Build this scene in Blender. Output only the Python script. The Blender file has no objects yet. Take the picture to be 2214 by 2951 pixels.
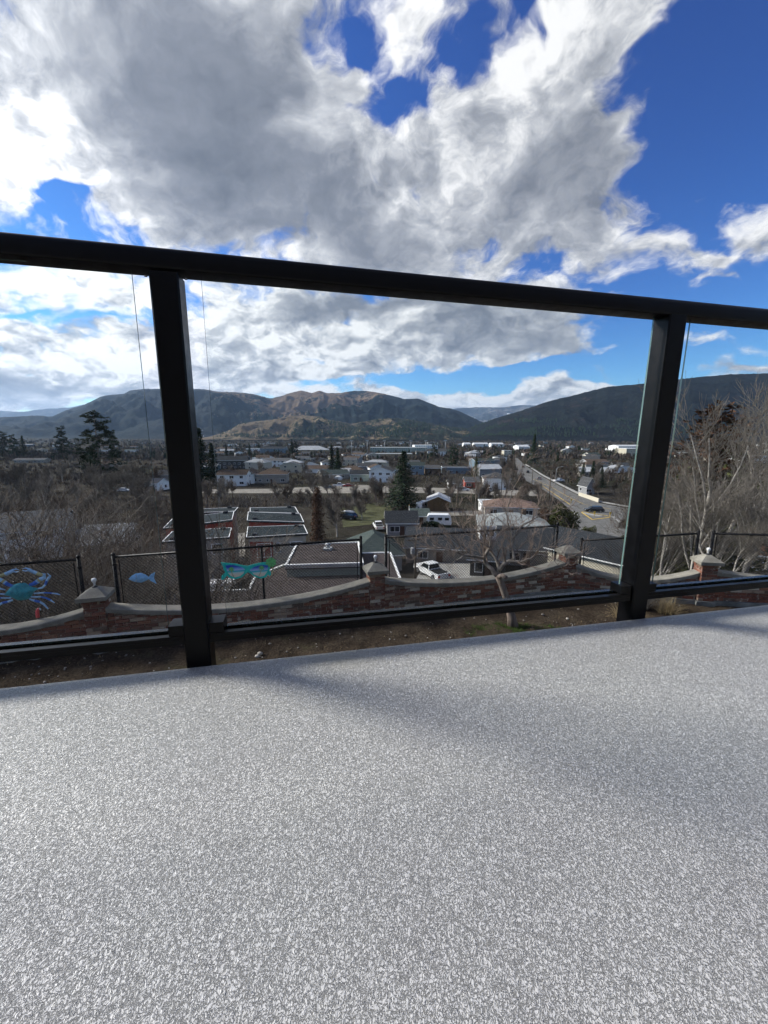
import bpy, bmesh, math, random
import numpy as np
from mathutils import Vector, Matrix

sc = bpy.context.scene
COL = sc.collection
R = math.radians
random.seed(7)
rng = np.random.default_rng(11)

# ------------------------------------------------------------------ camera
F, CX, CY, HZ = 880.0, 830.0, 1106.0, 942.0     # focal length and picture centre on a 1660 wide picture, horizon row
PITCH = math.atan((CY - HZ) / F)
CAMZ = 0.655                                     # eye above the deck
cam = bpy.data.cameras.new('camera')
cam.sensor_fit = 'HORIZONTAL'
cam.sensor_width = 36.0
cam.lens = 36.0 * F / 1660.0
cam.clip_start = 0.02
cam.clip_end = 60000
camo = bpy.data.objects.new('camera', cam)
COL.objects.link(camo)
camo.location = (0, 0, CAMZ)
camo.rotation_euler = (math.pi / 2 - PITCH, 0, 0)
sc.camera = camo

# ------------------------------------------------------------------ render settings
sc.view_settings.view_transform = 'Standard'
sc.view_settings.look = 'None'
sc.view_settings.gamma = 1
sc.view_settings.use_curve_mapping = False
sc.view_settings.exposure = 0.95
sc.render.engine = 'CYCLES'
sc.cycles.use_denoising = True
sc.cycles.use_adaptive_sampling = True
sc.cycles.adaptive_threshold = 0.02
sc.cycles.adaptive_min_samples = 16
sc.cycles.max_bounces = 5
sc.cycles.diffuse_bounces = 2
sc.cycles.glossy_bounces = 3
sc.cycles.transmission_bounces = 4
sc.cycles.transparent_max_bounces = 16
sc.cycles.volume_bounces = 0
sc.cycles.caustics_reflective = False
sc.cycles.caustics_refractive = False

# ------------------------------------------------------------------ sun
SUN_AZ = R(72)      # to the left of straight ahead
SUN_EL = R(33)
SUN_DIR = Vector((-math.sin(SUN_AZ) * math.cos(SUN_EL), math.cos(SUN_AZ) * math.cos(SUN_EL), math.sin(SUN_EL)))
sl = bpy.data.lights.new('sun', 'SUN')
sl.energy = 3.9
sl.angle = R(15.0)
sl.color = (1.0, 0.955, 0.89)
so = bpy.data.objects.new('sun', sl)
COL.objects.link(so)
so.rotation_euler = SUN_DIR.to_track_quat('Z', 'Y').to_euler()

# ------------------------------------------------------------------ pixel helpers (used to read positions off the photograph)
_cp, _sp = math.cos(PITCH), math.sin(PITCH)
def ray(u, v):
    a = (u - CX) / F
    b = (CY - v) / F
    return Vector((a, _cp + b * _sp, -_sp + b * _cp))
def atD(u, v, D):
    r = ray(u, v)
    return Vector((r.x / r.y * D, D, CAMZ + r.z / r.y * D))
def atZ(u, v, z):
    r = ray(u, v)
    t = (z - CAMZ) / r.z
    return Vector((r.x * t, r.y * t, z))
def unit(u, D):        # metres per picture unit at distance D
    return D / F

# ------------------------------------------------------------------ node helper
class NT:
    def __init__(s, tree):
        s.t = tree
        s.n = tree.nodes
        s.l = tree.links
    def add(s, kind, **kw):
        nd = s.n.new(kind)
        for k, v in kw.items():
            setattr(nd, k, v)
        return nd
    def link(s, a, b):
        s.l.new(a, b)
    def setin(s, sock, v):
        if hasattr(v, 'is_output') or isinstance(v, bpy.types.NodeSocket):
            s.l.new(v, sock)
        elif v is not None:
            if sock.type == 'RGBA' and len(v) == 3:
                v = (*v, 1)
            sock.default_value = v
    def m(s, op, a, b=None, c=None, clamp=False):
        nd = s.add('ShaderNodeMath', operation=op, use_clamp=clamp)
        for i, v in enumerate((a, b, c)):
            if v is not None:
                s.setin(nd.inputs[i], v)
        return nd.outputs[0]
    def vm(s, op, a, b=None, scale=None):
        nd = s.add('ShaderNodeVectorMath', operation=op)
        s.setin(nd.inputs[0], a)
        if b is not None:
            s.setin(nd.inputs[1], b)
        if scale is not None:
            s.setin(nd.inputs['Scale'], scale)
        return nd.outputs['Value'] if op in ('DOT_PRODUCT', 'LENGTH', 'DISTANCE') else nd.outputs[0]
    def noise(s, vec, scale, detail=4, rough=0.5, dist=0.0, dim='3D', out='Fac'):
        nd = s.add('ShaderNodeTexNoise', noise_dimensions=dim)
        if vec is not None:
            s.setin(nd.inputs['Vector'], vec)
        nd.inputs['Scale'].default_value = scale
        nd.inputs['Detail'].default_value = detail
        nd.inputs['Roughness'].default_value = rough
        nd.inputs['Distortion'].default_value = dist
        return nd.outputs[out]
    def maprange(s, v, a, b, c=0.0, d=1.0, smooth=True):
        nd = s.add('ShaderNodeMapRange', interpolation_type='SMOOTHSTEP' if smooth else 'LINEAR')
        for i, x in enumerate((v, a, b, c, d)):
            s.setin(nd.inputs[i], x)
        return nd.outputs[0]
    def mix(s, f, a, b, blend='MIX'):
        nd = s.add('ShaderNodeMix', data_type='RGBA', blend_type=blend)
        s.setin(nd.inputs[0], f)
        s.setin(nd.inputs[6], a)
        s.setin(nd.inputs[7], b)
        return nd.outputs[2]
    def ramp(s, f, stops, interp='LINEAR'):
        nd = s.add('ShaderNodeValToRGB')
        cr = nd.color_ramp
        cr.interpolation = interp
        while len(cr.elements) < len(stops):
            cr.elements.new(0.5)
        for e, (p, c) in zip(cr.elements, stops):
            e.position = p
            e.color = (*c, 1) if len(c) == 3 else c
        s.setin(nd.inputs[0], f)
        return nd.outputs[0]

# ------------------------------------------------------------------ world: clear blue sky with broken cumulus
w = bpy.data.worlds.new('World')
sc.world = w
w.use_nodes = True
wt = NT(w.node_tree)
w.node_tree.nodes.clear()
HAZE = 2.7e-5
SKY_STRENGTH = 0.053
w.cycles.sampling_method = 'NONE'
QC = 0.45                                        # cloud layer mapping: direction / (height + QC)
def to_q(u, v):
    d = ray(u, v).normalized()
    return np.array((d.x / (d.z + QC), d.y / (d.z + QC)))
sky = wt.add('ShaderNodeTexSky', sky_type='NISHITA', sun_disc=False)
sky.sun_elevation = SUN_EL
sky.sun_rotation = -SUN_AZ
sky.altitude = 400
sky.air_density = 1.0
sky.dust_density = 0.1
sky.ozone_density = 3.0
tc = wt.add('ShaderNodeTexCoord')
dirv = wt.vm('NORMALIZE', tc.outputs['Generated'])
sep = wt.add('ShaderNodeSeparateXYZ'); wt.link(dirv, sep.inputs[0])
zc = wt.m('ADD', wt.m('MAXIMUM', sep.outputs[2], 0.0), QC)
comb = wt.add('ShaderNodeCombineXYZ')
wt.link(wt.m('DIVIDE', sep.outputs[0], zc), comb.inputs[0])
wt.link(wt.m('DIVIDE', sep.outputs[1], zc), comb.inputs[1])
Q = comb.outputs[0]
# where the broken cloud is thick (w > 0) or open (w < 0): u, v, half width, half height, turn, weight, extra grey
CLOUDS = [
    # the big grey mass, upper left
    (250, 90, 420, 230, 0, .60, .16), (500, 330, 250, 170, -25, .70, .95), (640, 170, 150, 150, 0, .30, .50), (110, 90, 200, 130, 0, .1, .22),
    (40, 350, 170, 110, 0, .55, -.60), (330, 440, 260, 60, -12, .45, .10), (620, 500, 130, 70, 0, .5, .65),
    # middle cloud above the rail
    (820, 490, 110, 60, 0, .55, .65), (720, 330, 90, 70, -20, .25, -.30), (960, 370, 130, 90, 15, .45, -.20), (780, 420, 90, 40, 0, .2, -.1),
    (860, 120, 60, 130, 8, .26, -.30), (690, 60, 40, 60, 0, .2, -.3),
    # long bright bank to the upper right
    (1130, 230, 330, 105, 52, .75, -.08), (1400, 40, 250, 80, 36, .70, -.05), (1030, 420, 140, 80, 20, .45, .10),
    (1180, 400, 150, 80, 10, .65, .75), (1330, 460, 120, 60, 12, .50, .35), (1230, 500, 160, 40, -14, .2, -.2), (1100, 550, 220, 40, 4, .45, .45),
    (990, 30, 130, 60, 20, .25, -.2),
    # band seen below the rail
    (800, 650, 230, 26, 5, .75, 1.0), (1110, 735, 170, 38, -4, .85, .80), (860, 735, 200, 46, 0, .70, -.15), (740, 770, 70, 26, 0, .3, -.2),
    (1010, 690, 200, 30, 4, .55, .10),
    (470, 680, 110, 60, 0, .60, -.25), (590, 752, 110, 36, 0, .65, -.15), (450, 790, 160, 30, 0, .60, -.15), (480, 835, 130, 20, 0, .65, -.1),
    (60, 600, 170, 40, 8, .60, -.35), (290, 640, 80, 40, 0, .45, -.4), (80, 745, 170, 40, 0, .65, -.3), (300, 765, 90, 60, 0, .60, -.25),
    (60, 825, 170, 14, 0, .55, .65), (60, 850, 190, 18, 0, .55, .10), (230, 800, 170, 26, 0, .60, -.15), (640, 838, 120, 16, 0, .65, -.2), (765, 812, 40, 16, 0, .65, -.2), (690, 806, 46, 16, 0, .60, -.2), (610, 795, 60, 18, 0, .5, -.2),
    (930, 866, 130, 16, 0, .85, -.2), (1060, 866, 100, 20, 0, .80, -.2), (1175, 846, 55, 28, 0, .95, -.3), (1300, 840, 60, 18, 0, .8, -.25), (820, 850, 60, 12, 0, .5, -.2),
    (1350, 805, 170, 9, -8, .50, -.2), (1640, 808, 80, 8, 0, .6, -.3),
    (1520, 432, 60, 34, -10, .50, .05), (1625, 470, 60, 90, -10, .45, -.1), (1490, 575, 55, 16, -10, .40, .0), (1590, 555, 80, 30, -25, .42, -.05),
    (1520, 628, 60, 10, -10, .30, 0), (1500, 735, 140, 16, -6, .30, 0),
    # openings
    (775, 275, 60, 70, 30, -.62, 0), (850, 190, 50, 120, 16, -.50, 0), (770, 40, 80, 60, -20, -.62, 0), (905, 400, 26, 30, 20, -.50, 0), (985, 130, 26, 90, 22, -.50, 0), (930, 240, 30, 60, 25, -.36, 0), (1110, 30, 36, 90, 12, -.55, 0), (690, 270, 40, 30, 0, -.3, 0),
    (1560, 270, 170, 190, 15, -1.1, 0), (1480, 520, 120, 40, -20, -.35, 0), (1560, 640, 190, 60, 5, -.55, 0), (1400, 760, 160, 50, 0, -.45, 0),
    (190, 468, 90, 18, 14, -.70, 0), (250, 690, 150, 16, 6, -.60, 0), (40, 690, 90, 9, 6, -.45, 0), (850, 822, 200, 10, 0, -.65, 0), (1050, 808, 200, 20, 0, -.80, 0),
    (690, 778, 50, 8, 0, -.5, 0), (430, 650, 26, 26, 0, -.3, 0), (1280, 790, 120, 14, 0, -.6, 0), (1560, 770, 160, 22, 0, -.45, 0), (1330, 620, 90, 30, 0, -.2, .1),
]
cov = None
dark = None
# domain warp so that the banks get ragged, natural outlines
wn = wt.noise(Q, 3.4, 4, 0.6, out='Color')
warp = wt.vm('SCALE', wt.vm('SUBTRACT', wn, (0.5, 0.5, 0.5)), scale=0.36)
QW = wt.vm('ADD', Q, warp)
for (u, v, ru, rv, ang, wgt, dk) in CLOUDS:
    c = to_q(u, v)
    J = np.array([(to_q(u + 2, v) - c) / 2, (to_q(u, v + 2) - c) / 2]).T        # plane units per picture unit
    ca, sa = math.cos(R(ang)), math.sin(R(ang))
    A = J @ np.array([[ca, sa], [-sa, ca]]) @ np.diag([ru, rv])
    Mi = np.linalg.inv(A)
    d = wt.vm('SUBTRACT', QW, (float(c[0]), float(c[1]), 0))
    e1 = wt.vm('DOT_PRODUCT', d, (float(Mi[0, 0]), float(Mi[0, 1]), 0))
    e2 = wt.vm('DOT_PRODUCT', d, (float(Mi[1, 0]), float(Mi[1, 1]), 0))
    q = wt.m('MULTIPLY_ADD', e2, e2, wt.m('MULTIPLY', e1, e1))
    g = wt.m('POWER', 0.45, q)
    cov = wt.m('MULTIPLY_ADD', g, wgt, cov if cov is not None else 0.06)
    if dk:
        dark = wt.m('MULTIPLY_ADD', g, dk, dark if dark is not None else 0.0)
# billow noise; two samples, the second a step towards the sun, give the lit and shaded sides
qs = Vector((SUN_DIR.x, SUN_DIR.y, 0)) / (SUN_DIR.z + QC)
tosun = wt.vm('NORMALIZE', wt.vm('SUBTRACT', (qs.x, qs.y, 0), Q))
def fbm(vec):
    return wt.m('MULTIPLY', wt.noise(vec, 4.3, 9, 0.61), 1.24)
QN = wt.vm('ADD', Q, wt.vm('SCALE', warp, scale=0.55))
f0 = fbm(QN)
f1 = fbm(wt.vm('ADD', QN, wt.vm('SCALE', tosun, scale=0.045)))
# drawn out wisps running across the layer
sc1 = wt.vm('DOT_PRODUCT', QN, (1.0, 0.42, 0.0)); sc2 = wt.vm('DOT_PRODUCT', QN, (-0.12, 0.28, 0.0))
cw = wt.add('ShaderNodeCombineXYZ'); wt.link(sc1, cw.inputs[0]); wt.link(sc2, cw.inputs[1])
wisp = wt.m('MULTIPLY', wt.m('SUBTRACT', wt.noise(cw.outputs[0], 11.0, 5, 0.62, 0.4), 0.5), 1.25)
dens = wt.m('ADD', cov, wt.m('MULTIPLY_ADD', wt.m('SUBTRACT', f0, 0.62), 2.5, wt.m('MULTIPLY', wisp, wt.maprange(sep.outputs[2], 0.15, 0.45, 0.12, 1.0))))
alpha = wt.maprange(dens, -0.08, 0.46)
slope = wt.m('SUBTRACT', f0, f1)
thick = wt.m('MULTIPLY_ADD', dark, 0.50, wt.m('MULTIPLY', wt.m('MINIMUM', wt.m('MAXIMUM', dens, 0.0), 1.1), 0.20))
thick = wt.maprange(wt.m('ADD', thick, wt.m('MULTIPLY', wt.m('SUBTRACT', f0, 0.62), 0.75)), -0.10, 0.92, smooth=False)
lit = wt.m('MULTIPLY', slope, 3.0)
shade = wt.m('SUBTRACT', thick, wt.m('MULTIPLY', lit, wt.maprange(thick, 0.0, 1.0, 1.0, 0.35)), clamp=True)
ccol = wt.ramp(shade, [(0.0, (1.0, 1.0, 0.99)), (0.10, (0.84, 0.845, 0.85)), (0.25, (0.58, 0.595, 0.62)), (0.45, (0.37, 0.388, 0.42)), (0.70, (0.215, 0.232, 0.268)), (1.0, (0.13, 0.145, 0.175))])
sdot = wt.m('MAXIMUM', wt.vm('DOT_PRODUCT', dirv, tuple(SUN_DIR)), 0.0)
halo = wt.m('MULTIPLY_ADD', wt.m('POWER', sdot, 3.0), 0.70, 0.98)
CLOUD_GAIN = 0.53
ccol = wt.vm('SCALE', ccol, scale=wt.m('MULTIPLY', halo, CLOUD_GAIN))
# deep, clear winter blue: raise the sky's contrast channel by channel
sepc = wt.add('ShaderNodeSeparateColor'); wt.link(sky.outputs[0], sepc.inputs[0])
cmbc = wt.add('ShaderNodeCombineColor')
for i, (a_, g_) in enumerate(((0.131, 2.1), (0.80, 1.78), (3.60, 1.36))):
    x_ = (0.9, 1.6, 3.0)[i]
    wt.link(wt.m('MULTIPLY', wt.m('POWER', wt.m('DIVIDE', sepc.outputs[i], x_), g_), a_), cmbc.inputs[i])
bg1 = wt.add('ShaderNodeBackground'); wt.link(cmbc.outputs[0], bg1.inputs[0]); bg1.inputs[1].default_value = SKY_STRENGTH
bg2 = wt.add('ShaderNodeBackground'); wt.link(ccol, bg2.inputs[0]); bg2.inputs[1].default_value = 1.0
mx = wt.add('ShaderNodeMixShader')
wt.link(wt.m('MULTIPLY', alpha, wt.maprange(sep.outputs[2], -0.02, 0.0)), mx.inputs[0])
wt.link(bg1.outputs[0], mx.inputs[1]); wt.link(bg2.outputs[0], mx.inputs[2])
wo = wt.add('ShaderNodeOutputWorld'); wt.link(mx.outputs[0], wo.inputs[0])
# ------------------------------------------------------------------ object helpers
def tag(o, label=None, cat=None, group=None, kind=None):
    if label: o['label'] = label
    if cat: o['category'] = cat
    if group: o['group'] = group
    if kind: o['kind'] = kind
    return o
def empty(name, loc=(0, 0, 0), rz=0.0, label=None, cat=None, group=None):
    o = bpy.data.objects.new(name, None)
    COL.objects.link(o)
    o.empty_display_size = 0.1
    o.location = loc
    o.rotation_euler = (0, 0, rz)
    return tag(o, label, cat, group)
def copy_tree(o, parent=None):
    c = o.copy()
    COL.objects.link(c)
    c.parent = parent
    for ch in o.children:
        copy_tree(ch, c)
    return c
class MB:
    """collects faces, then links them as one mesh object"""
    def __init__(s):
        s.v = []; s.f = []; s.mi = []; s.sm = []
    def face(s, pts, mi=0, smooth=False):
        n = len(s.v)
        s.v.extend([tuple(p) for p in pts])
        s.f.append(tuple(range(n, n + len(pts)))); s.mi.append(mi); s.sm.append(smooth)
    def raw(s, vs, fs, mi=0, smooth=False):
        n = len(s.v)
        s.v.extend([tuple(p) for p in vs])
        for f in fs:
            s.f.append(tuple(i + n for i in f)); s.mi.append(mi); s.sm.append(smooth)
    def box(s, c, d, rz=0.0, mi=0, M=None):
        x, y, z = d[0] / 2, d[1] / 2, d[2] / 2
        ca, sa = math.cos(rz), math.sin(rz)
        vs = []
        for sx, sy, sz in ((-1, -1, -1), (1, -1, -1), (1, 1, -1), (-1, 1, -1), (-1, -1, 1), (1, -1, 1), (1, 1, 1), (-1, 1, 1)):
            p = (sx * x, sy * y, sz * z)
            p = (c[0] + p[0] * ca - p[1] * sa, c[1] + p[0] * sa + p[1] * ca, c[2] + p[2])
            vs.append(M @ Vector(p) if M else p)
        s.raw(vs, ((0, 3, 2, 1), (4, 5, 6, 7), (0, 1, 5, 4), (1, 2, 6, 5), (2, 3, 7, 6), (3, 0, 4, 7)), mi)
    def boxmm(s, a, b, mi=0, M=None):
        s.box([(a[i] + b[i]) / 2 for i in range(3)], [abs(b[i] - a[i]) for i in range(3)], 0, mi, M)
    def tube(s, p0, p1, r0, r1=None, n=6, mi=0, caps=True, smooth=True):
        r1 = r0 if r1 is None else r1
        p0 = Vector(p0); p1 = Vector(p1)
        d = (p1 - p0)
        if d.length < 1e-6: return
        d.normalize()
        a = d.orthogonal().normalized(); b = d.cross(a)
        k = len(s.v)
        for p, r in ((p0, r0), (p1, r1)):
            for i in range(n):
                t = 2 * math.pi * i / n
                s.v.append(tuple(p + a * (r * math.cos(t)) + b * (r * math.sin(t))))
        for i in range(n):
            j = (i + 1) % n
            s.f.append((k + i, k + j, k + n + j, k + n + i)); s.mi.append(mi); s.sm.append(smooth)
        if caps:
            s.f.append(tuple(k + i for i in reversed(range(n)))); s.mi.append(mi); s.sm.append(False)
            s.f.append(tuple(k + n + i for i in range(n))); s.mi.append(mi); s.sm.append(False)
    def path(s, pts, radii, n=6, mi=0, caps=True):
        pts = [Vector(p) for p in pts]
        k = len(s.v)
        m = len(pts)
        a = None
        for i, p in enumerate(pts):
            d = (pts[min(i + 1, m - 1)] - pts[max(i - 1, 0)])
            d = d.normalized() if d.length > 1e-9 else Vector((0, 0, 1))
            if a is None: a = d.orthogonal().normalized()
            a = (a - d * a.dot(d))
            a = a.normalized() if a.length > 1e-6 else d.orthogonal().normalized()
            b = d.cross(a)
            r = radii[i] if hasattr(radii, '__len__') else radii
            for q in range(n):
                t = 2 * math.pi * q / n
                s.v.append(tuple(p + a * (r * math.cos(t)) + b * (r * math.sin(t))))
        for i in range(m - 1):
            for q in range(n):
                j = (q + 1) % n
                s.f.append((k + i * n + q, k + i * n + j, k + (i + 1) * n + j, k + (i + 1) * n + q)); s.mi.append(mi); s.sm.append(True)
        if caps:
            s.f.append(tuple(k + q for q in reversed(range(n)))); s.mi.append(mi); s.sm.append(False)
            s.f.append(tuple(k + (m - 1) * n + q for q in range(n))); s.mi.append(mi); s.sm.append(False)
    def prism(s, poly, M, depth, mi=0):
        """flat outline (x, y) extruded by depth along the local z, placed by M"""
        n = len(poly)
        lo = [M @ Vector((x, y, 0)) for x, y in poly]
        hi = [M @ Vector((x, y, depth)) for x, y in poly]
        s.face(list(reversed(lo)), mi); s.face(hi, mi)
        for i in range(n):
            j = (i + 1) % n
            s.face((lo[i], lo[j], hi[j], hi[i]), mi)
    def lathe(s, prof, c=(0, 0, 0), n=12, mi=0):
        k = len(s.v)
        for r, z in prof:
            for q in range(n):
                t = 2 * math.pi * q / n
                s.v.append((c[0] + r * math.cos(t), c[1] + r * math.sin(t), c[2] + z))
        for i in range(len(prof) - 1):
            for q in range(n):
                j = (q + 1) % n
                s.f.append((k + i * n + q, k + i * n + j, k + (i + 1) * n + j, k + (i + 1) * n + q)); s.mi.append(mi); s.sm.append(True)
    def mesh(s, name, mats):
        me = bpy.data.meshes.new(name)
        me.from_pydata(s.v, [], s.f)
        for m in (mats if isinstance(mats, (list, tuple)) else [mats]):
            me.materials.append(m)
        me.polygons.foreach_set('material_index', s.mi)
        me.polygons.foreach_set('use_smooth', s.sm)
        me.update()
        return me
    def build(s, name, mats, parent=None, loc=None, rz=None):
        o = bpy.data.objects.new(name, s.mesh(name, mats))
        COL.objects.link(o)
        o.parent = parent
        if loc is not None: o.location = loc
        if rz is not None: o.rotation_euler = (0, 0, rz)
        return o
def inst(name, me, parent=None, loc=(0, 0, 0), rz=0.0, scale=None):
    o = bpy.data.objects.new(name, me)
    COL.objects.link(o)
    o.parent = parent
    o.location = loc
    o.rotation_euler = (0, 0, rz)
    if scale is not None: o.scale = scale if hasattr(scale, '__len__') else (scale,) * 3
    return o
def grid_mesh(name, P, mat, smooth=True, attrs=None):
    """P: rows x cols x 3 array"""
    nr, nc = P.shape[:2]
    me = bpy.data.meshes.new(name)
    idx = np.arange(nr * nc).reshape(nr, nc)
    q = np.stack([idx[:-1, :-1], idx[:-1, 1:], idx[1:, 1:], idx[1:, :-1]], -1).reshape(-1, 4)
    me.vertices.add(nr * nc); me.vertices.foreach_set('co', P.reshape(-1).astype(np.float32))
    me.loops.add(q.size); me.loops.foreach_set('vertex_index', q.reshape(-1).astype(np.int32))
    me.polygons.add(len(q)); me.polygons.foreach_set('loop_start', np.arange(0, q.size, 4, dtype=np.int32))
    me.polygons.foreach_set('loop_total', np.full(len(q), 4, dtype=np.int32))
    me.update(calc_edges=True)
    me.polygons.foreach_set('use_smooth', np.full(len(q), smooth))
    for k, a in (attrs or {}).items():
        at = me.attributes.new(k, 'FLOAT', 'POINT')
        at.data.foreach_set('value', a.reshape(-1).astype(np.float32))
    me.materials.append(mat)
    o = bpy.data.objects.new(name, me)
    COL.objects.link(o)
    return o

# ------------------------------------------------------------------ noise for shapes
def _hash(ix, iy, seed):
    h = (ix.astype(np.int64) * 374761393 + iy.astype(np.int64) * 668265263 + seed * 982451653) & 0x7fffffff
    h = ((h ^ (h >> 13)) * 1274126177) & 0x7fffffff
    return ((h ^ (h >> 16)) & 0xffff) / 65535.0
def vnoise(x, y, seed=0):
    x = np.asarray(x, float); y = np.asarray(y, float)
    ix = np.floor(x); iy = np.floor(y)
    fx = x - ix; fy = y - iy
    fx = fx * fx * fx * (fx * (fx * 6 - 15) + 10); fy = fy * fy * fy * (fy * (fy * 6 - 15) + 10)
    a = _hash(ix, iy, seed); b = _hash(ix + 1, iy, seed); c = _hash(ix, iy + 1, seed); d = _hash(ix + 1, iy + 1, seed)
    return (a * (1 - fx) + b * fx) * (1 - fy) + (c * (1 - fx) + d * fx) * fy
def fbmn(x, y, oct=5, seed=0, ridged=False, gain=0.5):
    s = 0; a = 1.0; t = 0
    for i in range(oct):
        n = vnoise(x * 2 ** i + 17.3 * i, y * 2 ** i - 9.1 * i, seed + i)
        if ridged: n = 1 - abs(2 * n - 1)
        s = s + a * n; t += a; a *= gain
    return s / t

# ------------------------------------------------------------------ materials
MAT = {}
def bsdf(nt):
    b = nt.add('ShaderNodeBsdfPrincipled')
    o = nt.add('ShaderNodeOutputMaterial')
    nt.link(b.outputs[0], o.inputs[0])
    return b
def new_mat(name):
    m = bpy.data.materials.new(name)
    m.use_nodes = True
    m.node_tree.nodes.clear()
    return m, NT(m.node_tree)
def mat(name, col, rough=0.7, var=0.18, scale=6.0, col2=None, metal=0.0, bump=0.0, bscale=None, rand=0.0, spec=None, stretch=None, detail=5):
    """plain surface: base colour broken up by two noises, optional relief, optional change from object to object"""
    if name in MAT: return MAT[name]
    m, nt = new_mat(name)
    b = bsdf(nt)
    tcn = nt.add('ShaderNodeTexCoord')
    vec = tcn.outputs['Object']
    if stretch:
        vec = nt.vm('MULTIPLY', vec, stretch)
    n = nt.noise(vec, scale, detail, 0.6)
    c2 = col2 if col2 else tuple(c * (1 - var) for c in col)
    c1 = col if col2 else tuple(min(1, c * (1 + var)) for c in col)
    c = nt.mix(nt.maprange(n, 0.3, 0.7), c2, c1)
    if rand:
        oi = nt.add('ShaderNodeObjectInfo')
        k = nt.maprange(oi.outputs['Random'], 0, 1, 1 - rand, 1 + rand, smooth=False)
        c = nt.vm('SCALE', c, scale=k)
    nt.setin(b.inputs['Base Color'], c)
    nt.setin(b.inputs['Roughness'], nt.maprange(n, 0.2, 0.8, max(0, rough - 0.08), min(1, rough + 0.08)))
    b.inputs['Metallic'].default_value = metal
    b.inputs['Specular IOR Level'].default_value = spec if spec is not None else (0.5 if rough < 0.3 else (0.3 if rough < 0.6 else 0.08))
    if bump:
        bn = nt.noise(vec, bscale or scale * 4, 4, 0.6)
        bp = nt.add('ShaderNodeBump')
        bp.inputs['Strength'].default_value = bump
        bp.inputs['Distance'].default_value = 0.02
        nt.link(bn, bp.inputs['Height']); nt.link(bp.outputs[0], b.inputs['Normal'])
    MAT[name] = m
    return m
def glass_pane_mat():
    m, nt = new_mat('clear_glass')
    o = nt.add('ShaderNodeOutputMaterial')
    fr = nt.add('ShaderNodeFresnel')
    gm = nt.add('ShaderNodeNewGeometry')
    nt.link(nt.maprange(gm.outputs['Backfacing'], 0, 1, 1.5, 1 / 1.5, smooth=False), fr.inputs['IOR'])      # thin pane: both faces reflect alike
    tr = nt.add('ShaderNodeBsdfTransparent'); tr.inputs[0].default_value = (0.975, 0.985, 0.98, 1)
    gl = nt.add('ShaderNodeBsdfGlossy'); gl.inputs['Roughness'].default_value = 0.0; gl.inputs[0].default_value = (1, 1, 1, 1)
    # a little dust on the panes
    df = nt.add('ShaderNodeBsdfDiffuse'); df.inputs[0].default_value = (0.6, 0.6, 0.58, 1)
    mx1 = nt.add('ShaderNodeMixShader'); mx2 = nt.add('ShaderNodeMixShader')
    nt.link(nt.m('MULTIPLY', fr.outputs[0], 0.13), mx1.inputs[0]); nt.link(tr.outputs[0], mx1.inputs[1]); nt.link(gl.outputs[0], mx1.inputs[2])
    tcn = nt.add('ShaderNodeTexCoord')
    nt.link(nt.maprange(nt.noise(tcn.outputs['Object'], 9, 6, 0.65), 0.5, 0.9, 0.0, 0.003), mx2.inputs[0])
    nt.link(mx1.outputs[0], mx2.inputs[1]); nt.link(df.outputs[0], mx2.inputs[2])
    nt.link(mx2.outputs[0], o.inputs[0])
    return m
MAT['glass'] = glass_pane_mat()
mat('glass_edge', (0.10, 0.16, 0.15), 0.08, spec=0.8)
mat('rail_black', (0.0022, 0.0023, 0.0030), 0.36, 0.15, 30, bump=0.03, bscale=400, spec=0.16)
mat('rail_satin', (0.003, 0.0032, 0.004), 0.24, 0.15, 30, spec=0.4)
mat('concrete', (0.225, 0.212, 0.18), 0.9, 0.22, 5, bump=0.35, bscale=60)
mat('concrete_dark', (0.20, 0.205, 0.19), 0.92, 0.3, 4, bump=0.35, bscale=50)
mat('mortar', (0.30, 0.265, 0.225), 0.95, 0.25, 12, bump=0.4, bscale=90)
mat('fence_black', (0.006, 0.006, 0.007), 0.45, 0.2, 20, spec=0.12)
mat('white_trim', (0.78, 0.78, 0.76), 0.55, 0.06, 3)
mat('window_dark', (0.022, 0.026, 0.032), 0.08, 0.3, 1.5, spec=0.8)
mat('bark', (0.15, 0.12, 0.10), 0.95, 0.4, 14, bump=0.6, bscale=40, stretch=(1, 1, 0.25), rand=0.25)
mat('bark_pale', (0.36, 0.33, 0.29), 0.95, 0.35, 10, rand=0.15)
mat('twig_brown', (0.085, 0.066, 0.053), 0.95, 0.35, 0.6, rand=0.35)
mat('twig_grey', (0.155, 0.137, 0.117), 0.95, 0.35, 0.6, rand=0.3)
mat('needle_dark', (0.020, 0.034, 0.018), 0.85, 0.45, 0.8, rand=0.3)
mat('needle_olive', (0.060, 0.066, 0.024), 0.85, 0.45, 0.8, rand=0.2)
mat('needle_rust', (0.080, 0.044, 0.028), 0.9, 0.35, 0.8, rand=0.1)

# ------------------------------------------------------------------ terrain
YARD_Z = -2.86
WN = Vector((-0.275, 0.9615, 0))             # across the slope, away from the house
_ps = np.array([-4000, 8.0, 8.9, 12, 16, 21, 27, 34, 45, 60, 110, 200, 400, 900, 1800, 3200, 6000, 40000], float)
_pz = np.array([-3.9, -3.9, -4.2, -7.0, -9.9, -12.6, -14.6, -16.0, -17.6, -18.8, -20.6, -22.6, -25.5, -27.5, -26.5, -20.0, -16, -16], float) + CAMZ
def terrain(x, y):
    x = np.asarray(x, float); y = np.asarray(y, float)
    s = WN.x * x + WN.y * y + 0.26
    near = np.clip((s - 10) / 40, 0, 1)
    z = np.interp(s, _ps, _pz)
    z = z + near * (fbmn(x / 60, y / 60, 2, 5) - 0.5) * 1.4
    far = np.clip((s - 300) / 1500, 0, 1)
    z = z + far * (fbmn(x / 700, y / 700, 3, 9) - 0.5) * 10
    return z
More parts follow.
